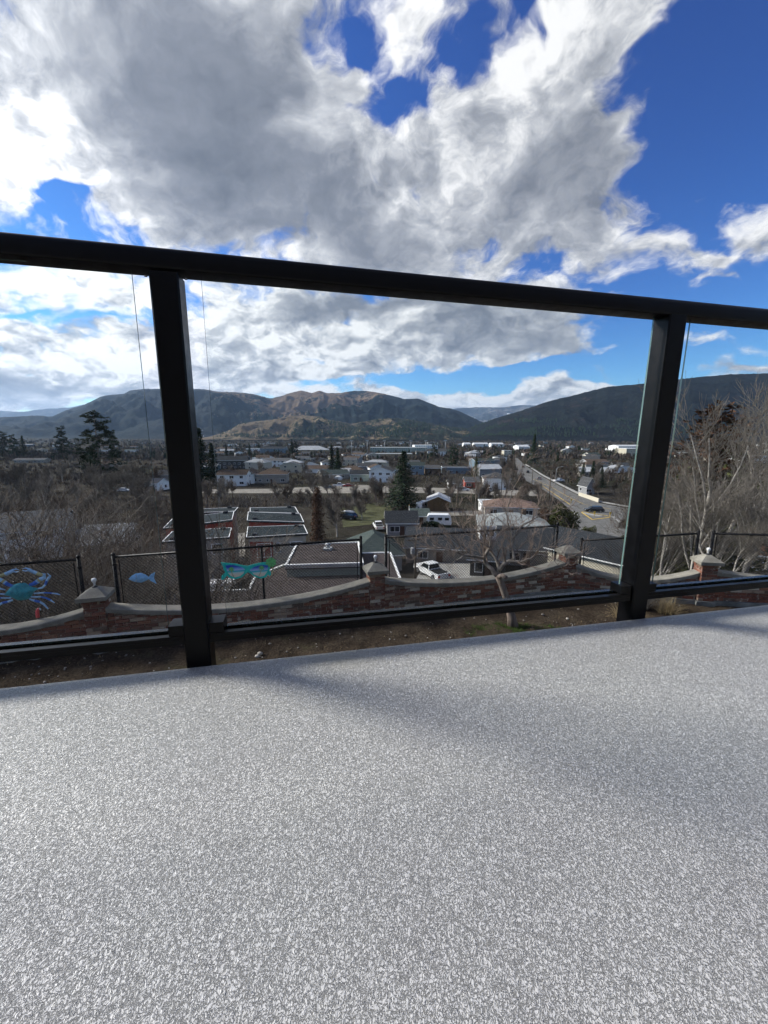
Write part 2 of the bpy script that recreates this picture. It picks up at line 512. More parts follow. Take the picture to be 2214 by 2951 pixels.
def tz(x, y):
    return float(terrain(x, y))
_GT = np.geomspace(9.5, 30000, 700)
def ground_hit(u, v):
    """where the line of sight through a picture point meets the ground"""
    r = ray(u, v)
    r = r / r.y
    t = _GT
    below = CAMZ + r.z * t < terrain(r.x * t, t)
    if not below.any():
        return Vector((r.x * 30000, 30000, CAMZ + r.z * 30000))
    i = int(np.argmax(below))
    t = np.linspace(t[max(i - 1, 0)], t[i], 24)
    d = CAMZ + r.z * t - terrain(r.x * t, t)
    j = int(np.argmax(d < 0)) if (d < 0).any() else 23
    k = t[j] if j == 0 else t[j - 1] + (t[j] - t[j - 1]) * d[j - 1] / max(1e-9, d[j - 1] - d[j])
    return Vector((r.x * k, k, tz(r.x * k, k)))

def ground_mat():
    m, nt = new_mat('valley_ground')
    b = bsdf(nt)
    g = nt.add('ShaderNodeNewGeometry')
    P = g.outputs['Position']
    big = nt.noise(P, 0.011, 5, 0.55)
    mid = nt.noise(P, 0.09, 6, 0.6)
    fine = nt.noise(P, 1.3, 6, 0.65)
    c = nt.ramp(mid, [(0.28, (0.018, 0.016, 0.013)), (0.46, (0.029, 0.025, 0.020)), (0.6, (0.044, 0.039, 0.031)), (0.78, (0.078, 0.071, 0.059))])
    c = nt.mix(nt.maprange(big, 0.42, 0.62), c, nt.ramp(mid, [(0.3, (0.018, 0.019, 0.012)), (0.7, (0.037, 0.036, 0.023))]))
    c = nt.mix(nt.maprange(fine, 0.35, 0.75), nt.vm('SCALE', c, scale=0.72), nt.vm('SCALE', c, scale=1.25))
    nt.setin(b.inputs['Base Color'], c)
    b.inputs['Roughness'].default_value = 1.0
    b.inputs['Specular IOR Level'].default_value = 0.03
    bp = nt.add('ShaderNodeBump'); bp.inputs['Strength'].default_value = 0.6; bp.inputs['Distance'].default_value = 0.3
    nt.link(fine, bp.inputs['Height']); nt.link(bp.outputs[0], b.inputs['Normal'])
    return m
MAT['ground'] = ground_mat()
_rr = np.concatenate([np.linspace(0.5, 8, 12), np.geomspace(8.6, 9000, 170), [14000, 22000, 34000]])
_aa = np.concatenate([np.radians(np.linspace(-60, 60, 221)), np.radians(np.linspace(64, 296, 40))])
_aa = np.append(_aa, _aa[0] + 2 * math.pi)
_A, _Rr = np.meshgrid(_aa, _rr)
_X = _Rr * np.sin(_A); _Y = _Rr * np.cos(_A)
ground = grid_mesh('ground', np.stack([_X, _Y, terrain(_X, _Y)], -1)[:, ::-1], MAT['ground'])
tag(ground, 'brown and grey winter valley floor sloping down from the garden wall', kind='structure')

# ------------------------------------------------------------------ mountains
def hill_mat(name, forest, grass, bare, fscale, snowy=False):
    m, nt = new_mat(name)
    b = bsdf(nt)
    g = nt.add('ShaderNodeNewGeometry')
    P = g.outputs['Position']
    at = nt.add('ShaderNodeAttribute'); at.attribute_name = 'forest'
    at2 = nt.add('ShaderNodeAttribute'); at2.attribute_name = 'snow'
    n1 = nt.noise(P, fscale, 6, 0.62)
    n2 = nt.noise(P, fscale * 9, 4, 0.7)
    ground_c = nt.mix(nt.maprange(nt.noise(P, fscale * 0.7, 5, 0.6), 0.35, 0.65), bare, grass)
    ground_c = nt.mix(nt.maprange(n2, 0.4, 0.8, 0.0, 0.45), ground_c, nt.vm('SCALE', ground_c, scale=0.45))
    fmask = nt.m('ADD', at.outputs['Fac'], nt.m('MULTIPLY', nt.m('SUBTRACT', n1, 0.5), 3.0))
    fmask = nt.m('ADD', fmask, nt.m('MULTIPLY', nt.m('SUBTRACT', n2, 0.5), 1.7))
    fmask = nt.maprange(fmask, 0.42, 0.62)
    fc = nt.mix(nt.maprange(n2, 0.3, 0.7), nt.vm('SCALE', forest, scale=0.55), nt.vm('SCALE', forest, scale=1.35))
    c = nt.mix(fmask, ground_c, fc)
    sm = nt.maprange(nt.m('ADD', at2.outputs['Fac'], nt.m('MULTIPLY', nt.m('SUBTRACT', n2, 0.5), 2.2)), 0.75, 0.95)
    c = nt.mix(sm, c, (0.72, 0.75, 0.80))
    nt.setin(b.inputs['Base Color'], c)
    b.inputs['Roughness'].default_value = 1.0
    b.inputs['Specular IOR Level'].default_value = 0.05
    bp = nt.add('ShaderNodeBump'); bp.inputs['Strength'].default_value = 0.8; bp.inputs['Distance'].default_value = 14.0
    nt.link(n2, bp.inputs['Height']); nt.link(bp.outputs[0], b.inputs['Normal'])
    return m
def ridge_range(name, pts, Dr, Df, mtl, seed, relief, wav, forest_fn, snow_fn=None, shape=1.15, du=3.0, rows=90, footz=-22.0, jag=0.6, back=1.35):
    pts = np.array(pts, float)
    us = np.arange(pts[0, 0], pts[-1, 0] + 0.1, du)
    vs = np.interp(us, pts[:, 0], pts[:, 1])
    k = np.exp(-np.linspace(-2, 2, 7) ** 2); k /= k.sum()
    vs = np.convolve(np.pad(vs, 3, mode='edge'), k, 'valid')
    vs = vs - jag * (fbmn(us / 5.0, us * 0 + seed, 3, seed) - 0.5) * 2
    a = (us - CX) / F; bb = (CY - vs) / F
    ry = _cp + bb * _sp
    ratio = (-_sp + bb * _cp) / ry
    dx = a / ry
    Drv = Dr(us) if callable(Dr) else np.full_like(us, Dr)
    Dfv = Df(us) if callable(Df) else np.full_like(us, Df)
    Drv = Drv * (1 + 0.10 * (fbmn(us / 60, us * 0 + 3.3, 3, seed + 50) - 0.5))
    t = np.concatenate([np.linspace(0, 1, rows), np.linspace(1, back, 12)[1:]])[:, None]
    D = Dfv + (Drv - Dfv) * t
    X = dx * D; Y = D
    zr = CAMZ + ratio * Drv
    tt = np.clip(t, 0, 1)
    base = footz + (zr - footz) * tt ** shape
    env = (np.sin(np.pi * np.clip(tt, 0, 1)) ** 0.7) * (1 - 0.25 * tt)
    rl = fbmn(X / wav + 0.4 * fbmn(X / wav, Y / wav, 2, seed + 3), Y / wav, 6, seed, ridged=True, gain=0.52) - 0.60
    Z = base + env * rl * relief * (np.clip((zr - footz) / 300, 0.15, 2.0))
    lim = CAMZ + ratio * D * (0.985 - 0.03 * (1 - tt))
    Z = np.where(t < 0.999, np.minimum(Z, np.maximum(lim, footz)), Z)
    Z = np.where(t > 1.0, zr - (t - 1) * (zr - footz) / (back - 1) * 1.05, Z)
    U = us[None, :] + 0 * t
    fo = forest_fn(U, tt + 0 * U, rl)
    sn = snow_fn(U, tt + 0 * U, rl) if snow_fn is not None else np.zeros_like(X)
    o = grid_mesh(name, np.stack([X, Y, Z], -1)[::-1], mtl, attrs={'forest': fo, 'snow': sn})
    return o
def G(U, c, s): return np.exp(-((U - c) / s) ** 2)
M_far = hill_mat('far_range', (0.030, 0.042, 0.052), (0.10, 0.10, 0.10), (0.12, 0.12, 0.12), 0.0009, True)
M_main = hill_mat('main_range', (0.011, 0.017, 0.018), (0.155, 0.112, 0.074), (0.090, 0.064, 0.048), 0.0026)
M_front = hill_mat('foothill', (0.018, 0.022, 0.014), (0.165, 0.130, 0.082), (0.085, 0.064, 0.045), 0.0070)
M_right = hill_mat('forest_hill', (0.0065, 0.0090, 0.0085), (0.034, 0.025, 0.022), (0.026, 0.019, 0.018), 0.004)
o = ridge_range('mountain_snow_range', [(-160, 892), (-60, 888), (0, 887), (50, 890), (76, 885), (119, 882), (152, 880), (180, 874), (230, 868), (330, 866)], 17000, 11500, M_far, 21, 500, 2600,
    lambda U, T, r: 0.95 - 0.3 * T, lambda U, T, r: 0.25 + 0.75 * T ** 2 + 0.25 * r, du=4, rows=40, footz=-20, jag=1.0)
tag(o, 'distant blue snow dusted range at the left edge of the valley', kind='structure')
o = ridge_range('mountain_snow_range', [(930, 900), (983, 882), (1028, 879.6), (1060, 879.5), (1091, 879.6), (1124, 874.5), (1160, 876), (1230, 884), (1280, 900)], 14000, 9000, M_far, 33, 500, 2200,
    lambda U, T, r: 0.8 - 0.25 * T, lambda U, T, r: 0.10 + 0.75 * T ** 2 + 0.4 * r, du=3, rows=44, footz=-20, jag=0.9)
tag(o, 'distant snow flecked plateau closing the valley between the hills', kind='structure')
MAINR = [(-160, 905), (-60, 903), (0, 901), (45, 899), (86, 897), (111, 900), (142, 886), (177, 876), (197, 867), (220, 855.5), (248, 852), (268, 851), (281, 843), (311, 839.6), (349, 840), (408, 840), (443, 840),
         (463, 845), (527, 848), (557, 853), (585, 861), (608, 855.5), (628, 848), (651, 843), (673, 849), (691, 843), (706, 849), (734, 849), (762, 844), (785, 844), (813, 847), (846, 854), (874, 862), (904, 860.6),
         (922, 868), (952, 879.6), (973, 882), (993, 888), (1018, 900), (1041, 911), (1075, 922), (1140, 932)]
o = ridge_range('mountain', MAINR, lambda u: 6800 - 1500 * np.clip((u - 500) / 400, 0, 1), 3300, M_main, 5, 430, 900,
    lambda U, T, r: 0.62 + 0.55 * T - 0.95 * G(U, 640, 150) * G(T, 0.5, 0.45) + 0.30 * G(U, 920, 140) + 0.55 * G(U, 200, 260) - 0.5 * r,
    lambda U, T, r: np.where(T > 0.95, 0.30 + 0.40 * G(U, 650, 30) + 0.2 * G(U, 420, 30), 0.0), du=2.5, rows=130, jag=0.8)
tag(o, 'long forested mountain ridge with bare brown slopes across the valley', kind='structure')
o = ridge_range('foothill', [(380, 948), (440, 945), (458, 942), (496, 929), (517, 916), (552, 910), (590, 906), (628, 899), (660, 897), (686, 899), (717, 908), (760, 915), (790, 910), (820, 904), (850, 903), (880, 905), (920, 912), (960, 920), (1010, 925), (1080, 929), (1150, 933)],
    3500, 2350, M_front, 71, 340, 300,
    lambda U, T, r: 0.50 - 0.45 * G(U, 600, 130) * (1 - T * 0.5) + 0.45 * G(U, 700, 60) * G(T, .8, .3) + 0.4 * G(U, 920, 140) - 0.8 * r, None, du=2.0, rows=80, jag=0.7, footz=-20)
tag(o, 'low pale tan foothills dotted with pines below the brown mountain', kind='structure')
o = ridge_range('forest_hill', [(1000, 930), (1041, 914), (1079, 901), (1129, 886), (1170, 872), (1189, 866), (1254, 850), (1312, 835.5), (1367, 830.6), (1405, 827), (1464, 819), (1512, 814.5), (1577, 808), (1660, 806), (1760, 800), (1860, 806)],
    3300, lambda u: np.full_like(u, 2150.0), M_right, 44, 170, 520,
    lambda U, T, r: 0.93 - 0.25 * r + 0.0 * U, lambda U, T, r: 0.36 * G(U, 1600, 90) * (T > .7), du=2.5, rows=90, jag=1.0, footz=-24)
tag(o, 'dark forested hill rising behind the right side of town', kind='structure')
# ------------------------------------------------------------------ deck
E0 = atZ(0, 1489, 0); E1 = atZ(1660, 1308, 0)
T = (E1 - E0); T.z = 0; T.normalize()
N = Vector((-T.y, T.x, 0))
PL = atZ(430, 1441, 0) + N * 0.034            # left post, plan
PR = atZ(1376, 1337, 0) + N * 0.034
RL = (PR - PL).dot(T)
def W(s, d, z):                                # along the rail from the left post, outwards, up
    p = PL + T * s + N * d
    return Vector((p.x, p.y, z))
RT = math.atan2(T.y, T.x)
def deck_mat():
    m, nt = new_mat('deck_vinyl')
    b = bsdf(nt)
    tcn = nt.add('ShaderNodeTexCoord')
    P = tcn.outputs['Object']
    wob = nt.vm('SCALE', nt.vm('SUBTRACT', nt.noise(P, 110, 2, 0.5, out='Color'), (0.5, 0.5, 0.5)), scale=0.007)
    PW = nt.vm('ADD', P, wob)
    PS = nt.vm('MULTIPLY', PW, (1.0, 0.62, 1.0))
    # crinkled emboss: ridges of two noises
    n1 = nt.noise(PS, 275, 3, 0.6, 0.4)
    r1 = nt.m('ABSOLUTE', nt.m('SUBTRACT', n1, 0.5))
    n2 = nt.noise(nt.vm('ADD', PS, (3.1, 1.7, 0.4)), 190, 2, 0.55, 0.6)
    r2 = nt.m('ABSOLUTE', nt.m('SUBTRACT', n2, 0.5))
    crease = nt.maprange(nt.m('MINIMUM', r1, nt.m('MULTIPLY', r2, 1.1)), 0.0, 0.046)
    fleck = nt.noise(PW, 120, 4, 0.65)
    blotch = nt.noise(P, 1.7, 4, 0.55)
    c = nt.mix(crease, (0.28, 0.274, 0.258), (0.60, 0.588, 0.555))
    c = nt.mix(nt.maprange(fleck, 0.56, 0.74, 0, 0.55), c, (0.30, 0.298, 0.29))
    c = nt.mix(nt.maprange(blotch, 0.35, 0.7, 0, 0.7), c, nt.vm('MULTIPLY', c, (0.85, 0.84, 0.87)))
    dirt = nt.noise(P, 6.5, 6, 0.68)
    c = nt.mix(nt.maprange(dirt, 0.58, 0.80, 0, 0.28), c, nt.vm('MULTIPLY', c, (0.74, 0.70, 0.62)))
    # a faint yellow stain near the edge
    st = nt.vm('DISTANCE', nt.vm('MULTIPLY', P, (0.55, 1.0, 1.0)), (*(Vector((STAIN.x * 0.55, STAIN.y, 0))),))
    c = nt.mix(nt.maprange(st, 0.10, 0.0, 0, 0.35), c, (0.47, 0.42, 0.27))
    nt.setin(b.inputs['Base Color'], c)
    nt.setin(b.inputs['Roughness'], nt.maprange(blotch, 0.3, 0.7, 0.40, 0.52))
    b.inputs['Specular IOR Level'].default_value = 0.6
    h = nt.m('ADD', nt.m('MULTIPLY', crease, 0.75), nt.m('MULTIPLY', n2, 0.8))
    bp = nt.add('ShaderNodeBump'); bp.inputs['Strength'].default_value = 1.0; bp.inputs['Distance'].default_value = 0.0026
    nt.link(h, bp.inputs['Height']); nt.link(bp.outputs[0], b.inputs['Normal'])
    return m
STAIN = atZ(725, 1420, 0)
MAT['deck'] = deck_mat()
mb = MB()
de = -0.034                                    # deck edge is the front face of the posts
a_, b_ = W(-6, de, 0), W(8, de, 0)
c_, d_ = W(8, -6.0, 0), W(-6, -6.0, 0)
dz = Vector((0, 0, -0.012))
mb.face((a_, d_, c_, b_)); mb.face((a_ + dz, b_ + dz, c_ + dz, d_ + dz)); mb.face((a_, b_, b_ + dz, a_ + dz)); mb.face((d_, d_ + dz, c_ + dz, c_))
deck = mb.build('deck_floor', MAT['deck'])
tag(deck, 'light grey crinkled vinyl deck floor', kind='structure')
mb = MB()
mb.raw([W(-6, de - 0.05, -0.26), W(8, de - 0.05, -0.26), W(8, de - 0.012, -0.26), W(-6, de - 0.012, -0.26), W(-6, de - 0.05, -0.0125), W(8, de - 0.05, -0.0125), W(8, de - 0.012, -0.0125), W(-6, de - 0.012, -0.0125)],
       ((0, 3, 2, 1), (4, 5, 6, 7), (0, 1, 5, 4), (1, 2, 6, 5), (2, 3, 7, 6), (3, 0, 4, 7)))
fas = mb.build('fascia', mat('fascia_grey', (0.16, 0.16, 0.16), 0.7), deck)
# posts and floor joists under the deck carry it
for s in (-4.0, -1.5, 1.0, 3.5, 6.0):
    mb = MB(); mb.box(W(s, -0.5, (YARD_Z - 0.26) / 2), (0.14, 0.14, -0.26 - YARD_Z), RT)
    mb.build('support_post', MAT['fascia_grey'], deck)
# the house stands behind the deck
mat('house_siding', (0.20, 0.19, 0.175), 0.8, 0.08, 3)
hw = empty('house', W(0.7, -6.15, 0), RT, 'beige sided house behind the deck', 'house')
mb = MB()
mb.box((-7.6, 0.1, 0.3), (10.0, 0.2, 6.2)); mb.box((8.2, 0.1, 0.3), (12.0, 0.2, 6.2)); mb.box((-0.2, 0.1, 2.75), (4.8, 0.2, 1.3)); mb.box((-0.2, 0.1, -1.42), (4.8, 0.2, 2.8))
mb.build('wall', MAT['house_siding'], hw)
for k in range(14):
    for bx_, bw_ in ((-7.6, 10.0), (8.2, 12.0)):
        mb = MB(); mb.box((bx_, 0.212, 0.1 + k * 0.19), (bw_, 0.024, 0.16)); mb.build('siding_board', MAT['house_siding'], hw)
mb = MB(); mb.box((0.8, 0.25, 3.50), (27.5, 0.9, 0.2)); mb.build('eave', MAT['house_siding'], hw)
for x0 in (-2.55, -0.95, 0.65):
    p = empty('glass_door'); p.parent = hw
    mb = MB(); mb.box((x0 + 0.75, 0.09, 1.05), (1.36, 0.02, 1.95)); mb.build('pane', MAT['window_dark'], p)
    mb = MB()
    for xx in (x0 + 0.04, x0 + 1.46): mb.box((xx, 0.13, 1.05), (0.08, 0.08, 2.1))
    mb.box((x0 + 0.75, 0.13, 2.06), (1.34, 0.08, 0.08)); mb.box((x0 + 0.75, 0.13, 0.04), (1.34, 0.08, 0.08))
    mb.build('frame', mat('frame_beige', (0.30, 0.29, 0.27), 0.6), p)

# ------------------------------------------------------------------ glass railing
rail = empty('glass_railing', (PL.x, PL.y, 0), RT, 'black metal deck railing with clear glass panels', 'railing')
LEAN = 0.020
ZU, ZTOP = 1.043, 1.092
def railbox(mb, s0, s1, d0, d1, z0, z1, mi=0):
    mb.boxmm((s0, d0, z0), (s1, d1, z1), mi)
# top rail: rounded profile swept along the posts
prof = []
hw_, hh_ = 0.034, (ZTOP - ZU) / 2
for cxx, czz, a0 in ((hw_ - 0.014, hh_ - 0.014, 0), (-hw_ + 0.014, hh_ - 0.014, 90), (-hw_ + 0.006, -hh_ + 0.006, 180), (hw_ - 0.006, -hh_ + 0.006, 270)):
    rr = 0.014 if czz > 0 else 0.006
    for k in range(6):
        t = R(a0 + 90 * k / 5)
        prof.append((cxx + rr * math.cos(t), czz + rr * math.sin(t)))
mb = MB()
npf = len(prof)
ends = []
for s in (-1.52, RL + 1.52):
    zz = (ZTOP + ZU) / 2 + 0.010 - 0.020 * (s / RL) if True else 0
    ends.append([(s, y, zz + z) for y, z in prof])
mb.raw(ends[0] + ends[1], [(i, i + npf, (i + 1) % npf + npf, (i + 1) % npf) for i in range(npf)], 0, True)
mb.face(ends[0]); mb.face(list(reversed(ends[1])))
tr = mb.build('top_rail', MAT['rail_black'], rail)
tr.data.set_sharp_from_angle(angle=R(50))
postpos = [(-RL, 0), (0, 0.0), (RL, LEAN), (2 * RL, 0.0)]
HP = 0.0335
def post_mesh(lean):
    mb = MB()
    z0, z1 = -0.24, ZU + 0.004
    c = 0.004
    oct8 = [(-HP + c, -HP), (HP - c, -HP), (HP, -HP + c), (HP, HP - c), (HP - c, HP), (-HP + c, HP), (-HP, HP - c), (-HP, -HP + c)]
    lo = [(x, y, z0) for x, y in oct8]; hi = [(x + lean, y, z1) for x, y in oct8]
    mb.raw(lo + hi, [(i, (i + 1) % 8, (i + 1) % 8 + 8, i + 8) for i in range(8)])
    mb.face(list(reversed(lo))); mb.face(hi)
    return mb
mat('bolt_steel', (0.35, 0.35, 0.36), 0.35, metal=1.0)
for i, (s, ln) in enumerate(postpos[1:3] + [postpos[0], postpos[3]]):
    p = post_mesh(ln).build('post', MAT['rail_black'], rail, (s, 0, 0))
    for sd in (-1, 1):                          # little saddle blocks carrying the bottom rail
        mb = MB(); mb.boxmm((sd * HP, -0.026, 0.098), (sd * (HP + 0.040), 0.028, 0.128)); mb.build('bracket', MAT['rail_black'], p)
        mb = MB(); mb.tube((sd * (HP + 0.012) + ln, -0.012, ZU - 0.0005), (sd * (HP + 0.012) + ln, -0.012, ZU - 0.004), 0.004, n=8); mb.build('screw', MAT['bolt_steel'], p)
BZ0, BZ1 = 0.070, 0.096
spans = [(-RL, 0), (0, RL), (RL, 2 * RL)]
for k, (s0, s1) in enumerate(spans):
    a, b = s0 + HP, s1 - HP
    lnb = LEAN * 0.05
    mb = MB()
    mb.boxmm((a, -0.026, BZ0), (b, 0.030, BZ1 - 0.012))
    br = mb.build('bottom_rail', MAT['rail_black'], rail)
    for d0, d1, z1 in ((-0.026, -0.010, BZ1), (0.012, 0.030, BZ1 + 0.002)):
        mb = MB(); mb.boxmm((a, d0, BZ1 - 0.0115), (b, d1, z1)); mb.build('channel_lip', MAT['rail_satin' if d0 > 0 else 'rail_black'], br)
    mb = MB(); mb.boxmm((a + 0.005, -0.0095, BZ1 - 0.0115), (b - 0.005, -0.0035, BZ1 - 0.002)); mb.build('gasket', mat('rubber', (0.012, 0.012, 0.013), 0.7), br)
    # the pane, its faces clear and its four cut edges darker
    ga, gb = a + 0.046, b - (0.046 if k != 1 else 0.030)
    dt, db = (LEAN if k == 1 else 0.0), 0.0
    da = LEAN if k == 2 else 0.0
    z0, z1 = BZ1 - 0.008, ZU + 0.014
    y0, y1 = -0.003, 0.003
    P8 = [(ga, y0, z0), (gb, y0, z0), (gb + dt, y0, z1), (ga + da, y0, z1), (ga, y1, z0), (gb, y1, z0), (gb + dt, y1, z1), (ga + da, y1, z1)]
    mb = MB()
    mb.raw(P8, ((0, 1, 2, 3), (5, 4, 7, 6)), 0)
    mb.raw(P8, ((0, 4, 5, 1), (1, 5, 6, 2), (2, 6, 7, 3), (3, 7, 4, 0)), 1)
    mb.build('glass_panel', [MAT['glass'], MAT['glass_edge']], rail)

# ------------------------------------------------------------------ garden: soil, wall, pillars
PILTOP = CAMZ - 2.444
pil = {'L': atZ(205, 1268, PILTOP), 'M': atZ(811.5, 1215, PILTOP), 'R': atZ(1230.5, 1179, PILTOP), 'F': atZ(1530, 1198, PILTOP)}
pil = {k: Vector((v.x, v.y, 0)) for k, v in pil.items()}
dLM = (pil['M'] - pil['L']).normalized()
pil['LL'] = pil['L'] - dLM * 2.75
pil['FF'] = pil['F'] + Vector((0.955, -0.12, 0)).normalized() * 4.3
order = ['LL', 'L', 'M', 'R', 'F', 'FF']
WX = [-16.0] + [pil[k].x for k in order] + [20.0]
WY = [pil['LL'].y - 2.3] + [pil[k].y for k in order] + [pil['FF'].y - 1.1]
def soil_mat():
    m, nt = new_mat('garden_soil')
    b = bsdf(nt)
    tcn = nt.add('ShaderNodeTexCoord'); P = tcn.outputs['Object']
    n = nt.noise(P, 2.2, 6, 0.62); f = nt.noise(P, 26, 6, 0.68)
    c = nt.ramp(n, [(0.25, (0.034, 0.026, 0.019)), (0.5, (0.062, 0.048, 0.034)), (0.72, (0.098, 0.080, 0.056))])
    c = nt.mix(nt.maprange(f, 0.35, 0.7), nt.vm('SCALE', c, scale=0.55), nt.vm('SCALE', c, scale=1.30))
    c = nt.mix(nt.maprange(nt.noise(P, 1.1, 4, 0.6), 0.60, 0.72, 0, 0.5), c, (0.050, 0.055, 0.022))
    nt.setin(b.inputs['Base Color'], c); b.inputs['Roughness'].default_value = 1.0; b.inputs['Specular IOR Level'].default_value = 0.04
    bp = nt.add('ShaderNodeBump'); bp.inputs['Strength'].default_value = 1.0; bp.inputs['Distance'].default_value = 0.05
    nt.link(f, bp.inputs['Height']); nt.link(bp.outputs[0], b.inputs['Normal'])
    return m
MAT['soil'] = soil_mat()
gx = np.concatenate([np.linspace(-16, -8, 30), np.linspace(-7.95, 10, 460), np.linspace(10.1, 20, 30)])
gt = np.linspace(0, 1, 150)[:, None]
gy = np.interp(gx, WX, WY)
YX = gx[None, :] + 0 * gt
YY = -2 + (gy + 2.05) * gt
_clod = fbmn(YX * 7, YY * 7, 3, 61); _fi = fbmn(YX * 2.1, YY * 2.1, 3, 62)
YZ = YARD_Z + (_clod - 0.5) * 0.055 + (_fi - 0.5) * 0.08 + 0.10 * np.clip((YY - (gy - 0.8)) / 0.8, 0, 1) * 0
yard = grid_mesh('garden_soil_ground', np.stack([YX, YY, YZ], -1)[::-1], MAT['soil'])
tag(yard, 'bare brown garden soil strip between the deck and the brick wall', kind='structure')
# loose stones on the soil
mat('stone_pale', (0.42, 0.39, 0.34), 0.9, 0.35, 12, rand=0.3)
mat('stone_grey', (0.20, 0.185, 0.165), 0.9, 0.35, 12)
def blob(mb, c, r, sq=(1, 1, 0.6), mi=0, seed=0):
    rnd = random.Random(seed)
    ph = (1 + 5 ** 0.5) / 2
    vs = [Vector(p).normalized() for p in ((-1, ph, 0), (1, ph, 0), (-1, -ph, 0), (1, -ph, 0), (0, -1, ph), (0, 1, ph), (0, -1, -ph), (0, 1, -ph), (ph, 0, -1), (ph, 0, 1), (-ph, 0, -1), (-ph, 0, 1))]
    fs = ((0, 11, 5), (0, 5, 1), (0, 1, 7), (0, 7, 10), (0, 10, 11), (1, 5, 9), (5, 11, 4), (11, 10, 2), (10, 7, 6), (7, 1, 8), (3, 9, 4), (3, 4, 2), (3, 2, 6), (3, 6, 8), (3, 8, 9), (4, 9, 5), (2, 4, 11), (6, 2, 10), (8, 6, 7), (9, 8, 1))
    a = rnd.random() * 6.28
    out = []
    for v in vs:
        k = r * rnd.uniform(0.8, 1.2)
        x, y = v.x * sq[0] * k, v.y * sq[1] * k
        out.append((c[0] + x * math.cos(a) - y * math.sin(a), c[1] + x * math.sin(a) + y * math.cos(a), c[2] + v.z * sq[2] * k))
    mb.raw(out, fs, mi, True)
mb = MB()
for i in range(900):
    x = random.uniform(-7.5, 9); y = random.uniform(3.2, np.interp(x, WX, WY) - 0.2)
    r = random.choice((0.008, 0.011, 0.014, 0.018, 0.026)) * random.uniform(0.7, 1.2)
    blob(mb, (x, y, YARD_Z + 0.005), r, (1.2, 0.9, 0.7), 0 if random.random() < 0.45 else 1, i)
o = mb.build('pebbles', [MAT['stone_pale'], MAT['stone_grey']])
tag(o, 'scattered pale pebbles lying on the garden soil', 'pebbles', kind='stuff')
for k, (u, v, r) in enumerate(((562, 1414, 0.045), (556, 1420, 0.040))):
    p = atZ(u, v, YARD_Z)
    mb = MB(); blob(mb, (0, 0, 0.02), r, (1.15, 0.9, 0.7), 0, 900 + k)
    o = mb.build('stone', MAT['stone_pale'], None, p)
    tag(o, ('rounder pale stone of the touching pair near the left post', 'flatter pale stone of the touching pair near the left post')[k], 'stone', 'pair of pale stones on the soil')

def brick_mat():
    m, nt = new_mat('old_brick')
    b = bsdf(nt)
    oi = nt.add('ShaderNodeObjectInfo')
    tcn = nt.add('ShaderNodeTexCoord')
    g = nt.add('ShaderNodeNewGeometry')
    P = g.outputs['Position']
    c = nt.ramp(oi.outputs['Random'], [(0.0, (0.165, 0.072, 0.052)), (0.18, (0.225, 0.098, 0.068)), (0.36, (0.175, 0.088, 0.066)), (0.52, (0.265, 0.130, 0.085)), (0.64, (0.155, 0.112, 0.086)), (0.74, (0.36, 0.265, 0.195)), (0.86, (0.235, 0.15, 0.11)), (0.94, (0.50, 0.43, 0.34)), (1.0, (0.43, 0.35, 0.27))], 'CONSTANT')
    n = nt.noise(P, 11, 6, 0.65)
    f = nt.noise(P, 70, 4, 0.7)
    c = nt.mix(nt.maprange(f, 0.3, 0.7), nt.vm('SCALE', c, scale=0.72), nt.vm('SCALE', c, scale=1.25))
    c = nt.mix(nt.maprange(n, 0.56, 0.68, 0, 0.75), c, (0.50, 0.44, 0.36))     # old mortar smears
    nt.setin(b.inputs['Base Color'], c); b.inputs['Roughness'].default_value = 0.92; b.inputs['Specular IOR Level'].default_value = 0.05
    bp = nt.add('ShaderNodeBump'); bp.inputs['Strength'].default_value = 0.7; bp.inputs['Distance'].default_value = 0.006
    nt.link(f, bp.inputs['Height']); nt.link(bp.outputs[0], b.inputs['Normal'])
    return m
MAT['brick'] = brick_mat()
CH = 0.0677                                   # one course
BH, BD = 0.057, 0.07
def brick_mesh(L, seed):
    rnd = random.Random(seed)
    bm = bmesh.new()
    bmesh.ops.create_cube(bm, size=1)
    for v in bm.verts:
        v.co = Vector((v.co.x * L + rnd.uniform(-.004, .004), v.co.y * BD, v.co.z * BH + rnd.uniform(-.003, .003)))
    bmesh.ops.bevel(bm, geom=[e for e in bm.edges], offset=0.004, segments=1, affect='EDGES')
    me = bpy.data.meshes.new('brick'); bm.to_mesh(me); bm.free()
    me.materials.append(MAT['brick'])
    return me
BR = {L: [brick_mesh(L, s + int(L * 1000)) for s in range(4)] for L in (0.203, 0.14, 0.095)}
BRICKZ = CAMZ - 3.42
FENCE_TOP = CAMZ - 2.03
